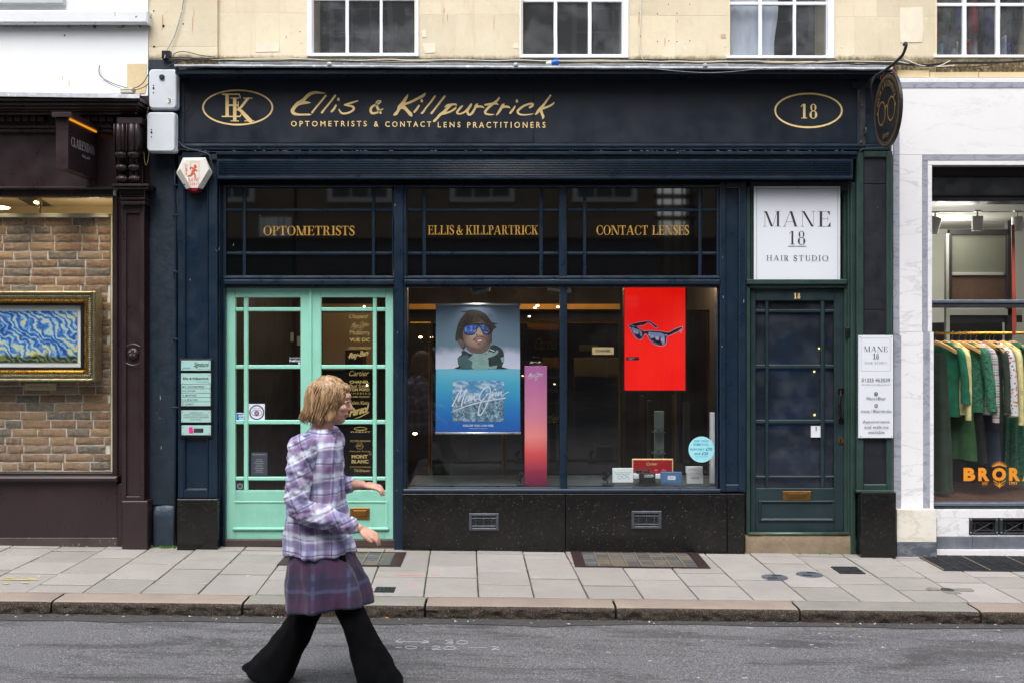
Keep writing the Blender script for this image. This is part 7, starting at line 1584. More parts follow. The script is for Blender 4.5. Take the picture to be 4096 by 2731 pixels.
for y_, nm_ in ((1218, 'hanging_rod'), (1731, 'bottom_rod')):
    mb = MB(); mb.tube([W(1741, y_, YQ-.003), W(2083, y_, YQ-.003)], .0105, 10); mk(nm_, mb, paint('brushed_rod', c(200, 205, 200), .3, .05, 3, 0, metal=.6), po, smooth=True)
for x in (1749, 2062):
    mb = MB(); mb.tube([W(x-4, 1215, YQ), W(x, 1207, YQ), W(x, 1143, YQ)], .0015, 4); mb.tube([W(x+4, 1215, YQ), W(x, 1207, YQ)], .0015, 4); mk('hanging_wire', mb, M['steel'], po)
mF = N('print_face'); sx = mF.n('ShaderNodeSeparateXYZ'); mF.l(mF.pos, sx.inputs[0]); fc = W(1740+830/S6, 1200+760/S6, YQ); nn_ = mF.math('MULTIPLY', mF.math('SUBTRACT', mF.noise(38, 5, .7), .5), .05)
dx = mF.math('SUBTRACT', sx.outputs['X'], fc.x); dz = mF.math('SUBTRACT', sx.outputs['Z'], fc.z); dd = mF.math('ADD', mF.math('SQRT', mF.math('ADD', mF.math('MULTIPLY', dx, dx), mF.math('MULTIPLY', mF.math('MULTIPLY', dz, dz), .6))), nn_)
mF.col(mF.ramp(dd, [(.0, c(176, 150, 136)), (.05, c(150, 124, 112)), (.09, c(112, 90, 84)), (.13, c(70, 56, 54))])); mF.rough(.7); PF = mF.mat
pm = [paint('print_hair', c(44, 37, 34), .7, .7, 60, 0), PF, plain('print_goggle', c(16, 20, 34)), None, paint('print_shadow', c(96, 78, 74), .7, .35, 60, 0), plain('print_lip', c(150, 88, 88)), plain('print_white', c(206, 212, 224)), paint('print_teal', c(60, 90, 96), .7, .3, 20, 0), paint('print_paleteal', c(122, 154, 154), .7, .2, 18, 0), paint('print_darkgreen', c(26, 44, 46), .7, .4, 30, 0), None, plain('print_light_face', c(172, 150, 136)), paint('print_hair_light', c(78, 62, 44), .7, .5, 70, 0)]
m = N('print_lens'); m.col(m.ramp(m.noise(42, 5, .65), [(.35, c(24, 50, 130)), (.52, c(46, 84, 170)), (.66, c(150, 170, 220))])); m.rough(.5); pm[3] = m.mat
m = N('print_mountain'); sx = m.n('ShaderNodeSeparateXYZ'); m.l(m.pos, sx.inputs[0]); zz_ = W(0, 1600, YQ).z
mt = m.ramp(m.noise(26, 8, .8, 1.2), [(.40, c(36, 60, 82)), (.5, c(84, 120, 146)), (.62, c(176, 200, 216))]); cl_ = m.ramp(m.noise(20, 6, .6, stretch=(1, 1, 2)), [(.45, c(70, 132, 180)), (.62, c(176, 196, 216))])
hz = m.math('ADD', m.math('SUBTRACT', sx.outputs['Z'], zz_), m.math('MULTIPLY', m.math('SUBTRACT', m.noise(7, 4, .6), .5), .22)); m.col(m.mix(m.ramp(hz, [(0.0, 0.0), (.012, 1.0)]), mt, cl_)); m.rough(.7); pm[10] = m.mat
sm = lambda P, k=3: spline([tuple(p) for p in P], k, True)
mb = MB()
for (P, mi) in (
 ([(470,1230),(500,1180),(560,1130),(560,1060),(640,1060),(760,1120),(1060,1110),(1130,1040),(1160,960),(1230,935),(1330,970),(1420,1050),(1445,1180),(1440,1290),(1400,1390),(1480,1436),(460,1436),(500,1380),(480,1330)], 9),
 ([(430,850),(428,740),(450,640),(478,520),(540,400),(600,320),(650,280),(600,262),(515,238),(620,236),(740,205),(860,210),(980,250),(1080,320),(1140,400),(1200,470),(1320,495),(1240,520),(1290,575),(1230,612),(1192,700),(1190,860),(1150,880),(900,800),(620,1000),(640,1080),(560,1000),(490,900),(470,860)], 0),
 ([(590,560),(582,700),(598,830),(636,950),(700,1060),(800,1118),(950,1122),(1060,1080),(1140,990),(1168,870),(1180,700),(1150,560),(1080,480),(990,400),(880,460),(700,500)], 1),
 ([(600,850),(636,950),(700,1060),(800,1118),(950,1122),(1060,1080),(1140,990),(1160,890),(1080,960),(960,1010),(840,1000),(720,960)], 4),
 ([(480,880),(500,820),(560,830),(610,900),(600,980),(540,970)], 4), ([(560,500),(640,440),(760,400),(900,340),(1000,400),(900,460),(780,480),(660,520)], 0), ([(780,440),(820,350),(900,345),(980,410),(900,440),(880,475),(800,470)], 12),
 ([(590,545),(650,512),(800,492),(950,490),(1080,515),(1180,570),(1192,640),(1140,716),(1040,726),(988,660),(930,562),(900,570),(850,690),(790,732),(680,736),(620,712),(600,640)], 2),
 ([(620,570),(680,535),(800,515),(895,530),(880,570),(838,672),(780,708),(690,712),(634,690),(616,630)], 3), ([(930,520),(1010,525),(1100,550),(1135,600),(1130,680),(1050,702),(1005,650),(950,560)], 3),
 ([(895,600),(940,600),(975,680),(995,725),(960,742),(930,720),(900,745),(850,740),(838,700),(870,660)], 11), ([(860,715),(900,735),(895,748),(858,742)], 4), ([(790,830),(850,770),(920,752),(1000,760),(1060,800),(1050,850),(1035,800),(930,775),(860,790),(820,850)], 4),
 ([(820,850),(870,800),(930,800),(990,795),(1045,838),(985,868),(880,884)], 5), ([(885,845),(930,832),(985,838),(970,855),(900,862)], 6), ([(880,900),(960,900),(940,935),(900,930)], 4),
 ([(470,1240),(520,1190),(600,1150),(680,1150),(760,1290),(790,1436),(520,1436),(545,1390),(490,1330)], 7), ([(790,1120),(870,1116),(1070,1130),(1108,1200),(1120,1330),(1112,1436),(795,1436),(780,1280)], 8), ([(690,1230),(780,1150),(782,1285)], 8),
 ([(1075,1120),(1140,1075),(1240,1100),(1290,1040),(1325,1080),(1260,1150),(1110,1200)], 8), ([(1370,1200),(1440,1180),(1440,1290),(1400,1300)], 8), ([(1120,1390),(1300,1360),(1280,1436),(1130,1436)], 8), ([(1150,1020),(1250,1060),(1230,1068),(1150,1035)], 6)):
    straight = mi in (7, 8) and len(P) < 6
    mb.flat(A6(P) if straight else A6(sm(P)), fq, mi)
rnd = random.Random(3)
for i in range(80):
    a_ = rnd.uniform(-25, 205); ex, ey = 830+math.cos(R(a_))*rnd.uniform(300, 400), 560-math.sin(R(a_))*rnd.uniform(270, 340); sx_ = 830+(ex-830)*.72; sy_ = 560+(ey-560)*.72; dx_ = rnd.uniform(-30, 60)
    ribbon(mb, [(1740+sx_/S6, 1200+sy_/S6, 3), (1740+((sx_+ex)/2+dx_*.4)/S6, 1200+((sy_+ey)/2+10)/S6, 2.2), (1740+(ex+dx_)/S6, 1200+(ey+rnd.uniform(-20, 45))/S6, .5)], fq, 0 if rnd.random() < .8 else 12, 4)
for i in range(70):
    x_ = rnd.uniform(600, 1150); y_ = rnd.uniform(260, 470); ribbon(mb, [(1740+x_/S6, 1200+y_/S6, 1.0), (1740+(x_+30)/S6, 1200+(y_+rnd.uniform(10, 50))/S6, 1.4), (1740+(x_+rnd.uniform(-40, 90))/S6, 1200+(y_+rnd.uniform(40, 100))/S6, .4)], fq, rnd.choice((0, 0, 12)), 3)
mb.k = 30; pts = []
for (cx_, cy__, a0) in ((1440-30, 370+30, -90), (1440-30, 1225-30, 0), (368+30, 1225-30, 90), (368+30, 370+30, 180)):
    for k in range(5): an = R(a0+k*22.5); pts.append((cx_+30*math.cos(an), cy__+30*math.sin(an)))
mb.flat(A5(pts), fq, 10)
strokes(mb, MAUI, 1740, 1450, S6, fq, 6, 4); text(mb, 'COLOR YOU CAN FEEL', 1740+585/S6, 1450+1288/S6, 1740+1232/S6, 1450+1330/S6, fq, 6, .03); text(mb, 'PolarizedPlus2 Sunglasses', 1740+722/S6, 1450+1357/S6, 1740+1100/S6, 1450+1385/S6, fq, 6)
mk('printed_image', mb, pm, po)
# ---- pink display column with glasses on top
dc = thing('display_column', W(2146, 1948, .22), 'tall slim pink fading to red display column in the shop window', 'display stand')
m = N('column_fade'); sx = m.n('ShaderNodeSeparateXYZ'); m.l(m.pos, sx.inputs[0]); z0, z1 = W(0, 1944, .15).z, W(0, 1465, .15).z
m.col(m.ramp(m.math('DIVIDE', m.math('SUBTRACT', sx.outputs['Z'], z0), z1-z0), [(0, c(110, 20, 60)), (.12, c(150, 34, 70)), (.27, c(222, 78, 84)), (.42, c(240, 140, 140)), (.6, c(214, 130, 160)), (1, c(176, 104, 168))])); m.rough(.4)
mb = MB(); mb.pbox(2099, 1465, 2188, 1946, .15, .27, .002); mk('column', mb, m.mat, dc); mb = MB(); strokes(mb, MAUI, 2110-340/18.5, 1487-480/18.5, 18.5, facemap(.15), 0, 3, 1.2); mk('lettering', mb, M['whiteboard'], dc)
sg_ = thing('sunglasses', W(2143, 1460, .2), 'black wraparound sunglasses on top of the pink display column', 'sunglasses'); mb = MB()
for sx_ in (-1, 1): mb.ball(W(2143+sx_*14, 1454, .17), .030, .012, .018, 12)
mb.tube([W(2112, 1452, .25), W(2114, 1450, .18), W(2143, 1449, .16), W(2172, 1450, .18), W(2174, 1452, .25)], .006, 6); mk('lens_and_frame', mb, M['bglass'], sg_, smooth=True)
for x, lb_ in ((2075, 'small black spot lamp standing left of the pink column'), (2420, 'small black spot lamp standing left of the white leaflet')):
    t = thing('small_spot_lamp', W(x+20, 1948, .2), lb_, 'spot lamp'); mb = MB(); mb.pbox(x-8, 1935, x+36, 1950, .15, .22, .003); mk('foot', mb, M['black'], t)
    mb = MB(); mb.tube([W(x+12, 1936, .19), W(x+6, 1918, .19)], .005, 6); mb.tube([W(x+14, 1890, .17), W(x-4, 1915, .2)], [.020, .022], 12); mk('lamp_head', mb, M['black'], t, smooth=40)
# ---- red screen with sunglasses
YR = .25; fr2 = facemap(YR); rs = thing('red_screen', W(2620, 1562, YR), 'bright red glowing advertising screen showing black sunglasses', 'screen')
m = N('glowing_red'); dots = m.n('ShaderNodeTexVoronoi', Scale=115); dots.feature = 'F1'; dots.inputs['Randomness'].default_value = 0; mp = m.n('ShaderNodeMapping'); mp.inputs['Rotation'].default_value = (0, R(45), 0); m.l(m.pos, mp.inputs[0]); m.l(mp.outputs[0], dots.inputs['Vector'])
cc = m.mix(m.ramp(dots.outputs['Distance'], [(.15, .45), (.3, 0.0)]), m.ramp(m.noise(3, 2, .5), [(.35, c(232, 4, 2)), (.7, c(240, 24, 4))]), c(150, 0, 0)); m.col(cc); m.l(cc, m.b.inputs['Emission Color']); m.b.inputs['Emission Strength'].default_value = .50; m.rough(.4); m.col(m.mix(.75, cc, (0, 0, 0, 1)))
mb = MB(); mb.pbox(2499, 1144, 2741, 1560, YR, YR+.03, .001); scn = mk('screen_face', mb, m.mat, rs); ib('screen_case', 2494, 1138, 2746, 1566, YR+.012, .05, M['black'], rs)
A7 = lambda P: [(2480+x/5.6, 1140+y/5.6) for x, y in P]; mb = MB(); ol = 10
parts_ = [([(195,895),(240,880),(420,835),(640,812),(700,830),(845,935),(820,965),(780,955),(660,850),(600,860),(545,900),(370,930),(480,1000),(540,1035),(600,1025),(750,1020),(940,1040),(1090,1062),(1200,1000),(1385,928),(1402,960),(1375,1065),(1358,1055),(1375,975),(1310,1040),(1095,1140),(1050,1160),(1035,1300),(960,1355),(850,1350),(730,1300),(650,1200),(600,1110),(560,1095),(535,1130),(490,1220),(430,1228),(350,1180),(280,1080),(240,980),(200,930)], 1)]
P = parts_[0][0]; cxm = 800; 
ring = spline([(p[0], p[1]) for p in P], 2, True)
for i in range(len(ring)): pass
rp_ = A7(ring); mb.flat(rp_, fr2, 1); loop = [(x, y, 1.8) for x, y in A7(ring + ring[:2])]
ribbon(mb, loop, fr2, 0, 1)
for P, mi in (([(255,950),(330,970),(440,1010),(490,1060),(492,1170),(470,1210),(400,1190),(320,1110)], 2), ([(632,1065),(760,1060),(920,1075),(990,1120),(1005,1250),(990,1320),(900,1330),(780,1300),(700,1230)], 2), ([(330,1100),(400,1080),(430,1030),(450,1120),(490,1170),(440,1205),(370,1160)], 1), ([(690,1200),(780,1180),(860,1240),(900,1140),(930,1270),(940,1330),(800,1300)], 1), ([(1000,1115),(1060,1120),(1055,1135),(1000,1130)], 0), ([(205,935),(235,950),(232,962),(205,948)], 0), ([(200,895),(280,905),(350,935),(300,925)], 0)):
    mb.flat(A7(spline(P, 3, True)), fr2, mi)
for (x, y, r_) in ((316,1045,22),(390,1075,24),(722,1155,30),(832,1190,38),(655,1120,22),(950,1225,42)): disc2(mb, 2480+x/5.6, 1140+y/5.6, r_/5.6, r_*1.1/5.6, fr2, 0)
rect2(mb, 2505, 1427, 2556, 1440, fr2, 1); text(mb, 'WAYFARER', 2513, 1429, 2540, 1433, fr2, 0); text(mb, 'CHANGE', 2513, 1434.5, 2530, 1438, fr2, 0)
mk('printed_image', mb, [plain('print_lilac', c(200, 180, 226)), plain('print_ink', c(18, 12, 30)), None or plain('print_pale_blue', c(140, 160, 206))], scn)
# ---- small display objects on the deck
def card(name, x0, y0, x1, y1, yy, dep, mat, label, cat, fn_=None, mats=None):
    t = thing(name, W((x0+x1)/2, y1, yy), label, cat); mb = MB(); mb.pbox(x0, y0, x1, y1, yy, yy+dep, .002); b = mk('block', mb, mat, t)
    if fn_: mb = MB(); fn_(mb, facemap(yy)); mk('lettering', mb, mats, b)
    return t
card('name_block', 2369, 1389, 2455, 1418, .2, .03, paint('gold_block', c(196, 176, 130), .4, .06, 6, 0), 'small pale gold name block hanging left of the red screen', 'name block', lambda m_, f_: text(m_, 'CHANEL', 2382, 1397, 2445, 1408, f_, 0, .03), M['black'])
card('leaflet_holder', 2450, 1871, 2533, 1928, .16, .02, paint('white_leaflet', c(222, 232, 238), .4, .03, 4, 0), 'white leaflet with a drawing of spectacles on the display deck', 'leaflet', lambda m_, f_: (text(m_, 'The most amazing cleaning solution', 2457, 1886, 2527, 1891, f_, 0), text(m_, 'built into your glasses', 2465, 1893, 2518, 1898, f_, 0), ellipse_ring(m_, 2478, 1908, 8, 7, 1, f_), ellipse_ring(m_, 2497, 1906, 8, 7, 1, f_), strokes(m_, [[(2505, 1902, 1.2), (2514, 1908, 1.5), (2514, 1916, 1)]], 0, 0, 1, f_)), plain('blue_grey_ink', c(80, 110, 130)))
rc = thing('red_display_tray', W(2610, 1915, .3), 'red display tray with gold edge holding two pairs of sunglasses', 'display tray')
ib('tray_back', 2529, 1834, 2693, 1902, .36, .02, M['gold'], rc); ib('tray_lining', 2533, 1838, 2689, 1902, .355, .02, paint('red_leatherette', c(150, 14, 24), .35, .1, 8, 0), rc); ib('tray_base', 2535, 1897, 2645, 1913, .24, .12, M['whiteboard'], rc)
mb = MB(); text(mb, 'Cartier', 2586, 1848, 2630, 1859, facemap(.354), 0, 0, 1, .3); mk('lettering', mb, M['gold'], rc)
for x, lb_, mt_ in ((2571, 'black sunglasses in the red display tray, left pair', M['black']), (2642, 'red tinted sunglasses in the red display tray, right pair', plain('ruby_frame', c(150, 30, 50), .2))):
    mb = MB(); p = W(x, 1885, .30); spectacles(mb, p, .13); 
    for sx_ in (-1, 1): mb.ball((p.x+sx_*.033, p.y, p.z), .027, .006, .020, 12)
    single('sunglasses', mb, mt_, lb_, 'sunglasses', p, 50)
card('name_block', 2557, 1892, 2622, 1932, .14, .04, M['black'], 'small black name block with white lettering in front of the red tray', 'name block', lambda m_, f_: (text(m_, 'CHANEL', 2577, 1896, 2616, 1903, f_, 0, .03), rect2(m_, 2577, 1905, 2612, 1906.5, f_)), M['whiteboard'])
def studs(m_, f_):
    for i in range(13):
        for y in (1891, 1929): disc2(m_, 2648+i*6.4, y, 1.3, 1.3, f_, 1, 8)
    for j in range(5):
        for x in (2648, 2725): disc2(m_, x, 1896+j*7, 1.3, 1.3, f_, 1, 8)
    rect2(m_, 2671, 1901, 2702, 1917, f_, 0); text(m_, 'GUCCI', 2678, 1906, 2696, 1911, f_, 1)
card('blue_display_case', 2645, 1888, 2728, 1933, .15, .05, paint('denim_blue', c(70, 112, 160), .6, .12, 30, .2, 90), 'blue studded display case right of the black name block', 'display case', studs, [M['whiteboard'], plain('stud_blue', c(40, 70, 110))])
card('name_block', 2748, 1893, 2813, 1933, .16, .05, paint('grey_block', c(196, 198, 200), .4, .04, 6, 0), 'pale grey name block, lower of the stack at the right of the display deck', 'name block', lambda m_, f_: text(m_, 'TOM FORD', 2764, 1907, 2798, 1914, f_, 0, .02), M['inklight'])
card('white_box', 2746, 1866, 2811, 1891, .17, .05, M['whiteboard'], 'small white box lying on top of the pale grey name block', 'box', lambda m_, f_: (text(m_, 'Diagnosed with cataracts', 2751, 1873, 2784, 1877, f_), text(m_, 'Glaucoma?', 2751, 1879, 2766, 1882, f_)), M['inklight'])
st2 = thing('white_display_stand', W(2856, 1935, .3), 'tall narrow white display stand at the right end of the shop window', 'display stand'); ib('panel', 2843, 1650, 2872, 1932, .28, .06, M['whiteboard'], st2)
st3 = thing('white_display_stand', W(2636, 1860, .9), 'white display pillar with sunglasses on its shelves behind the red tray', 'display stand'); ib('pillar', 2620, 1644, 2656, 1870, .88, .06, paint('pale_pillar', c(168, 188, 184), .5, .05, 4, 0), st3)
for y in (1728, 1812): mb = MB(); spectacles(mb, W(2634, y-8, .80), .12); mk('spectacle_frame', mb, M['black'], st3); ib('shelf', 2612, y, 2664, y+3, .76, .12, M['steelblue'], st3, 0)
dc2 = thing('round_offer_sticker', W(2806, 1848, .03), 'round pale blue ear wax removal offer sticker on the shop window glass', 'sticker'); fd = facemap(.031); mb = MB(); disc2(mb, 2806, 1796, 52, 52, fd, 0, 48)
SX2 = lambda x: 2200+x*.5739; SY2 = lambda y: 1350+y*.5739
for s_, x0, y0, x1, y1, b_ in (('EAR WAX', 1006, 710, 1106, 727, .008), ('REMOVAL', 1000, 734, 1110, 752, .008), ('NOW ONLY', 978, 769, 1076, 784, .03), ('£70', 1086, 764, 1131, 786, .03), ('SAVE', 1006, 800, 1050, 815, .03), ('£25', 1058, 795, 1102, 816, .03), ('normally £95', 1011, 822, 1098, 834, 0)): text(mb, s_, SX2(x0), SY2(y0), SX2(x1), SY2(y1), fd, 1, b_)
rect2(mb, SX2(1018), SY2(843), SX2(1034), SY2(844.5), fd, 1); rect2(mb, SX2(1070), SY2(843), SX2(1092), SY2(844.5), fd, 1)
mk('sticker', mb, [plain('sticker_sky', c(150, 214, 226)), plain('sticker_teal_ink', c(20, 118, 150))], dc2)
# ================================================================== ACROSS THE STREET (what the shop glass mirrors)
M['farstone'] = paint('far_stone', c(120, 108, 90), .85, .2, 1.5, 0); M['farglass'] = plain('far_window_glass', c(30, 34, 38), .1, 0, .6); M['farwhite'] = plain('far_sash_paint', c(200, 200, 200))
def far_house(x0, x1, h_, label, shop, wins):
    t = thing('terraced_house', ((x0+x1)/2, -12.2, 0), label, 'building'); z0 = -.3
    mb = MB(); mb.box(x0, x1, -13.2, -12.2, 3.6, h_); mk('wall', mb, M['farstone'], t); mb = MB(); mb.box(x0, x1, -13.2, -12.1, z0, 3.6); mk('shop_wall', mb, shop, t)
    mb = MB(); mb.box(x0, x1, -12.3, -11.95, 3.6, 3.95); mk('cornice', mb, M['farstone'], t); mb = MB(); mb.box(x0-.05, x1+.05, -13.2, -11.9, h_, h_+.3); mk('parapet', mb, M['farstone'], t)
    for (wx, wz, ww, wh) in wins:
        mb = MB(); mb.box(wx-ww/2-.08, wx+ww/2+.08, -12.2, -12.14, wz-.08, wz+wh+.08); f_ = mk('window', mb, M['farwhite'], t); mb = MB()
        for i in range(3):
            for j in range(4): mb.box(wx-ww/2+ww*i/3+.02, wx-ww/2+ww*(i+1)/3-.02, -12.14, -12.125, wz+wh*j/4+.02, wz+wh*(j+1)/4-.02)
        mk('pane', mb, M['farglass'], f_)
    mb = MB(); mb.box(x0+.4, x1-.4, -12.1, -12.06, .5, 2.9); mk('shop_window', mb, M['farglass'], t)
far_house(-17, -4.2, 10, 'terraced stone house across the street, left in the reflections', plain('far_green', c(40, 60, 50)), [(x, z, 1.1, 1.9) for x in (-11, -8.2, -5.6) for z in (4.4, 7.3)])
far_house(-4.15, 2.95, 9.5, 'terraced stone house across the street mirrored in the middle of the shop glass', plain('far_grey', c(70, 70, 74)), [(x, z, 1.1, 1.9) for x in (-2.9, -.5, 1.9) for z in (4.4, 7.2)])
far_house(3.66, 17, 10.5, 'terraced stone house across the street, right in the reflections', plain('far_wine', c(60, 30, 34)), [(x, z, 1.1, 1.9) for x in (5.4, 7.6, 10.5) for z in (4.4, 7.4)])
bz = thing('blind_box', (-4.5, -11.9, 3.6), 'pale panelled window bay across the street, mirrored behind the word optometrists', 'window bay')
for (x0, x1) in ((-4.80, -4.73), (-4.71, -4.46), (-4.43, -4.36), (-4.33, -4.20)): mb = MB(); mb.box(x0, x1, -11.95, -11.85, 3.62, 3.99); mk('pale_panel', mb, plain('pale_bay', c(235, 240, 240)), bz)
gapw = thing('low_gate_wall', (3.65, -12.2, 0), 'low wall closing the gap between two houses across the street', 'wall'); mb = MB(); mb.box(2.95, 3.66, -12.4, -12.2, -.3, 3.68); mk('wall', mb, M['farstone'], gapw)
sc_ = thing('scaffolding', (3.65, -12, 4), 'tall pole and plank scaffolding in the gap between two houses across the street', 'scaffolding')
rnd = random.Random(2)
for x in (3.02, 3.22, 3.43, 3.6):
    mb = MB(); mb.tube([(x, -12.1, 0), (x+rnd.uniform(-.03, .03), -12.1, 9)], .022, 6); mk('pole', mb, M['iron'], sc_)
for z in (3.98, 4.2, 4.42, 4.68, 5.1, 5.75, 6.2, 7, 7.8): mb = MB(); mb.box(2.9, 3.7, -12.5, -12.1, z, z+rnd.uniform(.03, .07)); mk('plank', mb, M['dimwall'], sc_)
# ================================================================== THE WALKING WOMAN
PS = 750.0; PY = F/PS - D; PX0 = CX + (1312-2018)/PS; PZ = gz(PX0) + ROADZ + .002
ph = thing('person', (PX0, PY, PZ), 'woman with a fair bob striding right in lilac plaid shirt and black flared trousers', 'person')
def L3(px, py, y=0.0):                    # photo point on the walking plane, y = offset across the body
    px += max(0, 2110-py)*.11               # she leans into her stride
    return Vector((PX0 + (px-1290)/PS, PY + y, CZ - (py-1314)/PS))
def remeshed(name, mb, mat, voxel, smooth_it, disp=None, parent=None, extra=None):
    me = bpy.data.meshes.new(name); me.from_pydata(mb.v, [], mb.f); me.update()
    o = bpy.data.objects.new(name, me); COL.objects.link(o)
    rm = o.modifiers.new('r', 'REMESH'); rm.mode = 'VOXEL'; rm.voxel_size = voxel
    sm_ = o.modifiers.new('s', 'SMOOTH'); sm_.factor = .5; sm_.iterations = smooth_it
    dg = bpy.context.evaluated_depsgraph_get(); me2 = bpy.data.meshes.new_from_object(o.evaluated_get(dg)); bpy.data.objects.remove(o); bpy.data.meshes.remove(me)
    if disp:
        nn = [v.normal.copy() for v in me2.vertices]
        for v, n_ in zip(me2.vertices, nn): v.co += n_ * disp(v.co, n_)
    me2.name = name; me2.materials.clear(); me2.materials.append(mat); me2.polygons.foreach_set('use_smooth', [True]*len(me2.polygons)); me2.update()
    o = bpy.data.objects.new(name, me2); COL.objects.link(o); o.parent = parent or ph; o.location = -wl(parent or ph); return o
def limb(mb, P, n=14): 
    pts = spline([(*p[0], p[1]) for p in P], 5); mb.tube([q[:3] for q in pts], [q[3] for q in pts], n); mb.ball(pts[0][:3], pts[0][3], n=12); mb.ball(pts[-1][:3], pts[-1][3], n=12)
def ell(mb, ctr, rx, ry, rz, tilt=0, n=18):
    k0 = len(mb.v); mb.ball((0, 0, 0), rx, ry, rz, n); ct, st__ = math.cos(R(tilt)), math.sin(R(tilt))
    for i in range(k0, len(mb.v)):
        x, y, z = mb.v[i]; mb.v[i] = (ctr[0]+x*ct-z*st__, ctr[1]+y, ctr[2]+x*st__+z*ct)
skin = N('skin'); skin.col(skin.ramp(skin.noise(25, 4, .6), [(.3, c(196, 146, 126)), (.7, c(216, 168, 148))])); skin.rough(.5); skin.b.inputs['Subsurface Weight'].default_value = .1; skin.b.inputs['Subsurface Radius'].default_value = (.02, .008, .004); M['skin'] = skin.mat
# body: legs, trunk, neck, head, arms and hands grown as one surface
mb = MB(); V_ = Vector
hipL, hipR = L3(1258, 2105, -.085), L3(1262, 2105, .085)      # near side is -y
kn_f, an_f = L3(1388, 2425, -.08), L3(1508, 2702, -.07)
kn_r, an_r = L3(1205, 2440, .08), L3(1072, 2692, .08)
limb(mb, [(hipL, .082), ((hipL+kn_f)/2, .072), (kn_f, .052), (kn_f*.6+an_f*.4, .050), (an_f, .034)]); limb(mb, [(hipR, .082), ((hipR+kn_r)/2, .072), (kn_r, .052), (kn_r*.6+an_r*.4, .050), (an_r, .034)])
ell(mb, L3(1258, 2090), .115, .155, .12); ell(mb, L3(1240, 1960), .095, .130, .14); ell(mb, L3(1222, 1840), .108, .150, .14); ell(mb, L3(1212, 1785), .078, .150, .055)
neck0, neck1 = L3(1212, 1740), L3(1236, 1668); limb(mb, [(neck0, .060), (neck1, .052)])
HC = L3(1252, 1606)                         # head centre
HT = -10
def hd(x, y, z):                            # head space: x forward, z up, tilted a little down
    ct, st__ = math.cos(R(HT)), math.sin(R(HT)); return V_((HC.x + x*ct - z*st__, HC.y + y, HC.z + x*st__ + z*ct))
ell(mb, hd(-.012, 0, .022), .098, .076, .095, HT, 24); ell(mb, hd(.030, 0, -.030), .062, .060, .085, HT, 20); ell(mb, hd(.052, 0, -.085), .034, .034, .024, HT, 14); ell(mb, hd(.030, 0, -.075), .050, .052, .032, HT, 16)
ell(mb, hd(.066, 0, .040), .028, .052, .028, HT, 16)                                     # brow
limb(mb, [(hd(.080, 0, .022), .010), (hd(.094, 0, .000), .011), (hd(.104, 0, -.018), .013)]); ell(mb, hd(.094, .011, -.023), .012, .008, .008, HT, 10); ell(mb, hd(.094, -.011, -.023), .012, .008, .008, HT, 10)
for s_ in (-1, 1):
    ell(mb, hd(.062, s_*.040, -.018), .026, .020, .022, HT, 14); ell(mb, hd(.0, s_*.074, -.002), .016, .008, .030, HT, 12)
ell(mb, hd(.086, 0, -.050), .012, .026, .007, HT, 12); ell(mb, hd(.084, 0, -.062), .012, .022, .007, HT, 12)
# arms: near (-y) swings low and forward, far (+y) is bent higher
shN, elN, wrN = L3(1178, 1775, -.185), L3(1196, 2002, -.215), L3(1428, 2088, -.17)
shF, elF, wrF = L3(1240, 1775, .185), L3(1275, 1960, .205), L3(1395, 1955, .16)
limb(mb, [(shN, .042), ((shN+elN)/2, .040), (elN, .036), ((elN+wrN)/2, .034), (wrN, .024)]); limb(mb, [(shF, .050), ((shF+elF)/2, .043), (elF, .036), ((elF+wrF)/2, .034), (wrF, .024)])
def hand(wr, dirx, down, side, curl):
    """palm and five bent fingers; dirx, down: unit directions along the hand and of the palm"""
    f_ = dirx.normalized(); up_ = down.normalized(); la = f_.cross(up_).normalized()
    pc = wr + f_*.048; k0 = len(mb.v); mb.ball((0, 0, 0), .046, .036, .017, 14)
    for i in range(k0, len(mb.v)): x, y, z = mb.v[i]; q = pc + f_*x + la*y + up_*z; mb.v[i] = tuple(q)
    for k, (off, ln) in enumerate(((-.027, .062), (-.009, .072), (.009, .067), (.026, .052))):
        p0 = wr + f_*.070 + la*off; d = (f_ + la*off*5).normalized(); a1 = curl*.5+k*.05; p1 = p0 + d*ln*.45 + up_*ln*.10*curl; p2 = p1 + (d*math.cos(curl*.9+k*.08) + up_*math.sin(curl*.9+k*.08))*ln*.32; p3 = p2 + (d*math.cos(curl*1.7) + up_*math.sin(curl*1.7))*ln*.25
        limb(mb, [(p0 - d*.015, .0095), (p0, .0095), (p1, .0085), (p2, .0078), (p3, .0066)], 8)
    t0 = wr + f_*.025 - la*side*.030; limb(mb, [(t0, .012), (t0 + f_*.022 - la*side*.014 + up_*.004, .0105), (t0 + f_*.045 - la*side*.016 + up_*.014, .0090), (t0 + f_*.062 - la*side*.008 + up_*.020, .0075)], 8)
hand(wrN, V_((.85, .10, -.42)), V_((-.35, .35, -.85)), 1, .55); hand(wrF, V_((.98, -.15, -.12)), V_((-.1, .2, -1)), -1, .7)
body = remeshed('body', mb, M['skin'], .0045, 3)
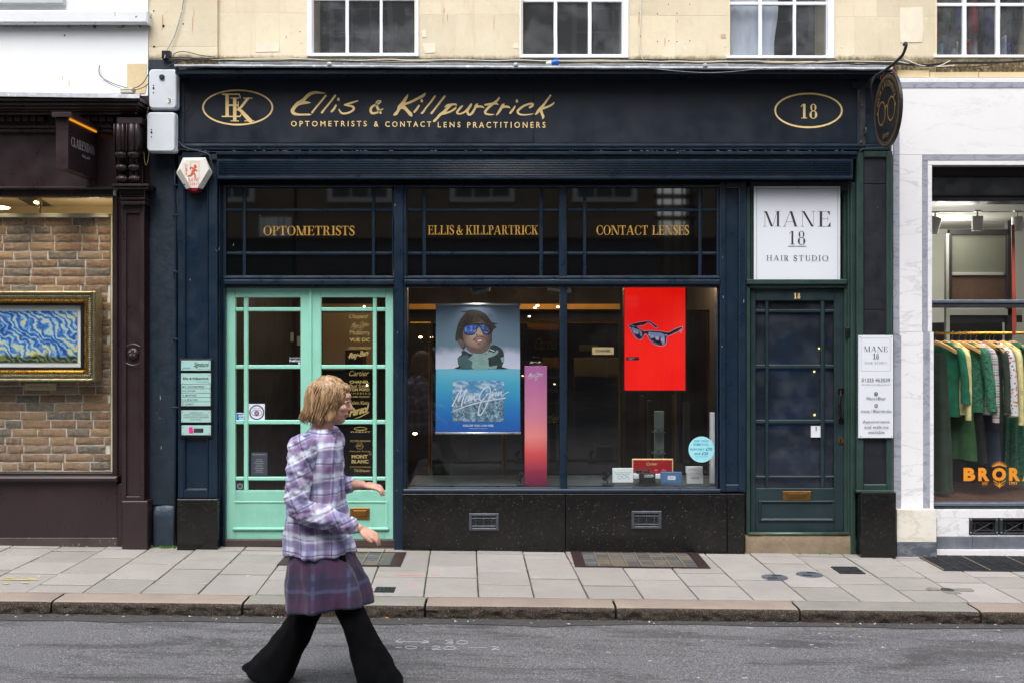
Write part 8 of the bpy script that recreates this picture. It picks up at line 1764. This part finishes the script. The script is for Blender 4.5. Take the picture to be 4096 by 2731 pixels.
# face: eyes, brows, lips, nostril shadow
ew = plain('eye_white', c(225, 222, 216), .2); ei = plain('iris', c(70, 80, 84), .2); lipm = plain('lips', c(176, 100, 96), .4)
for s_ in (-1, 1):
    mb = MB(); mb.ball(hd(.0765, s_*.033, .014), .0105, .0115, .0080, 12); e_ = mk('eye', mb, ew, ph, smooth=True); mb = MB(); mb.ball(hd(.0850, s_*.035, .013), .0036, .0058, .0060, 10); mk('iris', mb, ei, e_, smooth=True)
    mb = MB(); mb.tube([hd(.086, s_*.016, .034), hd(.088, s_*.032, .040), hd(.078, s_*.050, .036)], [.0028, .0036, .002], 6); mk('eyebrow', mb, plain('brow_hair', c(120, 92, 66), .8), ph, smooth=True)
    mb = MB(); mb.tube([hd(.087, s_*.020, .019), hd(.0905, s_*.033, .0235), hd(.079, s_*.047, .017)], .0026, 6); mk('eyelid', mb, M['skin'], ph, smooth=True)
mb = MB(); mb.tube(spline([tuple(hd(.083, -.026, -.056)), tuple(hd(.094, -.012, -.052)), tuple(hd(.0965, 0, -.053)), tuple(hd(.094, .012, -.052)), tuple(hd(.083, .026, -.056))], 4), .0040, 6); mb.tube(spline([tuple(hd(.083, -.024, -.058)), tuple(hd(.093, 0, -.0625)), tuple(hd(.083, .024, -.058))], 5), .0042, 6); mk('lips', mb, lipm, ph, smooth=True)
# hair: chin-length fair bob, swept back, in many locks
m = N('fair_hair'); st1 = m.noise(60, 4, .7, stretch=(1, 1, .12)); m.col(m.ramp(st1, [(.30, c(84, 62, 42)), (.5, c(150, 118, 84)), (.70, c(204, 172, 132))])); m.rough(.42); m.bump(m.noise(150, 3, .6, stretch=(1, 1, .08)), .5, .004); M['hair'] = m.mat
mb = MB(); ell(mb, hd(-.030, 0, .040), .108, .092, .096, HT, 26); ell(mb, hd(-.062, 0, -.020), .078, .090, .090, HT, 22); ell(mb, hd(-.074, 0, -.075), .055, .080, .060, HT, 20)
for s_ in (-1, 1): ell(mb, hd(-.010, s_*.070, -.005), .058, .024, .080, HT, 16); ell(mb, hd(.010, s_*.072, -.060), .036, .018, .046, HT, 14)
ell(mb, hd(.048, 0, .086), .036, .060, .024, HT-25, 14)
hair = remeshed('hair', mb, M['hair'], .005, 4, lambda co, n_: .008*noise.noise((co.x*30, co.y*30, co.z*6)) + .0022*noise.noise((co.x*90, co.y*90, co.z*14)))
rnd = random.Random(8); mb = MB()
for i in range(340):
    a = rnd.uniform(R(28), R(332)); t0 = rnd.uniform(.1, .9); cx_ = math.cos(a); sy_ = math.sin(a); top = hd(-.03+.02*cx_, .02*sy_, .135-.01*t0); mid = hd(-.028+.112*cx_, .096*sy_, .045+rnd.uniform(-.02, .02)); lo = hd(-.040+.104*cx_*(1 if cx_ < 0 else .62), .094*sy_, -.05+rnd.uniform(-.02, .02)); en = hd(-.046+(.094+rnd.uniform(-.02, .02))*cx_*(1 if cx_ < 0 else .5)-.008, (.084+rnd.uniform(-.018, .014))*sy_, -.112+rnd.uniform(-.028, .02))
    P = spline([tuple(top), tuple(mid), tuple(lo), tuple(en)], 4); mb.tube(P, [.0042*(1-.75*k/(len(P)-1))+.0004 for k in range(len(P))], 5)
mk('hair_lock', mb, M['hair'], ph, smooth=True, kind='stuff')
# clothing
def plaid(name, base, cs, scl, rot=0, dark=1.0, wave=.02):
    m = N(name); tc = m.n('ShaderNodeTexCoord'); mp = m.n('ShaderNodeMapping'); mp.inputs['Rotation'].default_value = (0, R(rot), 0); m.l(tc.outputs['Object'], mp.inputs[0])
    nz = m.n('ShaderNodeTexNoise', Scale=5, Detail=2); m.l(mp.outputs[0], nz.inputs['Vector']); ad = m.n('ShaderNodeVectorMath', operation='MULTIPLY_ADD'); m.l(nz.outputs['Color'], ad.inputs[0]); ad.inputs[1].default_value = (wave*2, wave*2, wave*2); m.l(mp.outputs[0], ad.inputs[2])
    sx = m.n('ShaderNodeSeparateXYZ'); m.l(ad.outputs[0], sx.inputs[0]); cc = base
    for ax, k0 in (('X', 0.0), ('Z', .37)):
        t = m.math('FRACT', m.math('ADD', m.math('MULTIPLY', sx.outputs[ax], scl), k0))
        for (p_, w_, col, st__) in cs:
            d = m.math('ABSOLUTE', m.math('SUBTRACT', t, p_)); fac = m.ramp(d, [(max(0, w_-.02), st__), (w_+.02, 0.0)]); cc = m.mix(fac, cc, col)
    m.col(cc); m.rough(.9); m.bump(m.noise(260, 3, .6), .2, .0015); m.b.inputs['Sheen Weight'].default_value = .15; return m.mat
shirtm = plaid('lilac_plaid_flannel', c(172, 174, 206), [(.18, .12, c(104, 92, 142), .55), (.50, .06, c(214, 220, 236), .75), (.72, .10, c(120, 84, 128), .6), (.88, .025, c(58, 52, 92), .8), (.36, .02, c(222, 224, 236), .7)], 6.5)
sleevem = plaid('lilac_plaid_flannel_sleeve', c(174, 176, 208), [(.18, .12, c(104, 92, 142), .55), (.50, .06, c(214, 220, 236), .75), (.72, .10, c(120, 84, 128), .6), (.88, .025, c(58, 52, 92), .8), (.36, .02, c(222, 224, 236), .7)], 6.5, 24)
tunicm = plaid('plum_plaid_tunic', c(50, 42, 70), [(.2, .14, c(68, 36, 66), .6), (.55, .05, c(82, 86, 122), .5), (.8, .08, c(36, 32, 62), .7)], 5.5, 4)
def folds(amp, fz, sd_=0, hz=0): return lambda co, n_: amp*noise.noise((co.x*16+sd_, co.y*16, co.z*fz)) + amp*.45*noise.noise((co.x*42, co.y*42+sd_, co.z*fz*2.4))
SEX = [1.0]
def se(v): return math.copysign(abs(v)**SEX[0], v)
def garment_loft(rings, n=48):
    mb = MB(); rr = []
    for (ctr, rx, ry, fold, ph_) in rings:
        rr.append([(ctr.x + rx*se(math.cos(6.2832*k/n))*(1+fold*math.sin(k*6.2832/n*7+ph_)+fold*.6*math.sin(k*6.2832/n*11+ph_*2)), ctr.y + ry*se(math.sin(6.2832*k/n))*(1+fold*math.sin(k*6.2832/n*7+ph_)), ctr.z) for k in range(n)])
    mb.loft(rr); return mb
# tunic skirt, swinging with the stride
SEX[0] = .86
R_ = [(L3(1248, 2060), .115, .150, .01, 0), (L3(1256, 2140), .132, .170, .02, .3), (L3(1262, 2190), .150, .185, .03, .4), (L3(1266, 2235), .175, .205, .035, .5), (L3(1282, 2310), .210, .216, .05, .8), (L3(1292, 2370), .218, .218, .055, 1.0), (L3(1294, 2408), .222, .220, .06, 1.1), (L3(1294, 2416), .216, .214, .06, 1.1)]
mb = garment_loft(R_, 84); 
for i, v in enumerate(mb.v):
    if v[2] < L3(0, 2350).z: mb.v[i] = (v[0], v[1], v[2] + .018*math.sin((v[0]-PX0)*9+.5))
o = remeshed('tunic', mb, tunicm, .006, 2, folds(.008, 5, 3))
# overshirt
SEX[0] = .88
R_ = [(L3(1216, 1712), .060, .072, .0, 0), (L3(1216, 1722), .068, .086, .0, 0), (L3(1214, 1736), .082, .112, .0, 0), (L3(1216, 1752), .100, .150, .0, 0), (L3(1212, 1780), .122, .182, .005, 0), (L3(1216, 1850), .135, .185, .01, .2), (L3(1226, 1930), .136, .180, .015, .4), (L3(1236, 2010), .145, .186, .02, .6), (L3(1246, 2090), .162, .198, .03, .8), (L3(1252, 2160), .178, .208, .04, 1.0), (L3(1256, 2200), .184, .212, .045, 1.1), (L3(1256, 2206), .176, .204, .045, 1.1)]
mb = garment_loft(R_, 72); ell(mb, shN + V_((0, .015, .0)), .080, .062, .074); ell(mb, shF + V_((0, -.015, .0)), .080, .062, .074)
shirt = remeshed('overshirt', mb, shirtm, .006, 3, folds(.016, 8, 9))
mb = MB(); 
P = [tuple(L3(1196, 1722, -.055)), tuple(L3(1182, 1728, 0)), tuple(L3(1196, 1722, .055)), tuple(L3(1240, 1742, .058)), tuple(L3(1272, 1775, .02)), tuple(L3(1276, 1780, -.01)), tuple(L3(1242, 1742, -.058))]; P = spline(P, 5, True); P.append(P[0])
mb.tube(P, .019, 8); mk('collar', mb, shirtm, ph, smooth=True)
mb = MB(); mb.tube(spline([tuple(L3(1290, 1790, -.03)), tuple(L3(1328, 1900, -.035)), tuple(L3(1345, 2010, -.035)), tuple(L3(1372, 2120, -.03)), tuple(L3(1392, 2200, -.03))], 5), .008, 6); mk('placket', mb, shirtm, ph, smooth=True)
def sleeve(P, name='sleeve'):
    mb = MB(); limb(mb, P, 18); return remeshed(name, mb, sleevem, .006, 2, lambda co, n_: .010*noise.noise((co.x*22, co.y*18, co.z*30)) + .005*noise.noise((co.x*60, co.y*50, co.z*60)))
e2 = elN*.35 + wrN*.65; e3 = elN*.12 + wrN*.88
sleeve([(shN + V_((0, .01, 0)), .076), ((shN+elN)/2 + V_((-.01, 0, 0)), .068), (elN + V_((-.004, 0, -.004)), .062), (elN*.6+wrN*.4 + V_((0, 0, -.008)), .060), (e2 + V_((0, 0, -.008)), .054), (e3, .042)])
sleeve([(shF + V_((0, -.01, 0)), .066), ((shF+elF)/2, .062), (elF, .058), (elF*.7+wrF*.3, .052), (elF*.5+wrF*.5, .046)])
for wr_, el_, k_ in ((wrN, elN, .12), (wrF, elF, .5)):
    p = el_*k_ + wr_*(1-k_) ; d = (wr_-el_).normalized(); mb = MB(); mb.tube([p-d*.02, p, p+d*.012], [.046, .047, .042], 20); mk('cuff', mb, sleevem, ph, smooth=50)
# flared trousers and shoes
trm = paint('black_cord_cloth', c(8, 9, 12), .9, .3, 8, .3, 160, spec=.1)
for (hp, kn, an, toe, s_) in ((hipL, kn_f, an_f, V_((1, 0, .08)), -1), (hipR, kn_r, an_r, V_((1, 0, -.55)), 1)):
    mb = MB(); d1 = (kn-hp).normalized(); d2 = (an-kn).normalized(); rr = []; N_ = 40
    back = V_((-.03 if s_ < 0 else -.05, 0, 0))
    st_ = [(hp, .100, .085, d1), (hp*.5+kn*.5, .086, .086, d1), (kn, .074, .076, (d1+d2).normalized()), (kn*.65+an*.35 , .080, .080, d2), (kn*.3+an*.7 , .098, .094, d2), (an + d2*.012, .122, .108, d2), (an + d2*.055, .132, .112, d2), (an + d2*.060, .124, .105, d2)]
    for i, (p, rx, ry, d) in enumerate(st_):
        u = V_((0, 1, 0)).cross(d).normalized(); fo = .05*max(0, i-2)/5
        rr.append([tuple(p + back*max(0, i-3)*.22 + u*rx*math.cos(6.2832*k/N_)*(1+fo*math.sin(k*6.2832/N_*5+i*.3)) + V_((0, 1, 0))*ry*math.sin(6.2832*k/N_)*(1+fo*math.sin(k*6.2832/N_*6+s_))) for k in range(N_)])
    mb.loft(rr); remeshed('trouser_leg', mb, trm, .007, 2, folds(.008, 6, s_*5))
    mb = MB(); t_ = toe.normalized(); base = an + V_((0, 0, -.045)) if s_ < 0 else an + V_((.01, 0, -.04))
    k0 = len(mb.v); ups = V_((-t_.z, 0, t_.x))
    secs = [(-.07, .030, .030), (-.05, .036, .040), (0, .038, .045), (.06, .040, .032), (.12, .044, .024), (.165, .038, .020), (.185, .020, .012)]; rr = []
    for (x, ry, rz) in secs: rr.append([tuple(base + t_*x + V_((0, 1, 0))*ry*math.cos(6.2832*k/20) + ups*(max(-rz*.75, rz*math.sin(6.2832*k/20)) + (rz-.03)*.6)) for k in range(20)])
    mb.loft(rr); mk('shoe', mb, paint('black_leather', c(18, 17, 18), .3, .2, 8, .1, 60), ph, smooth=60)
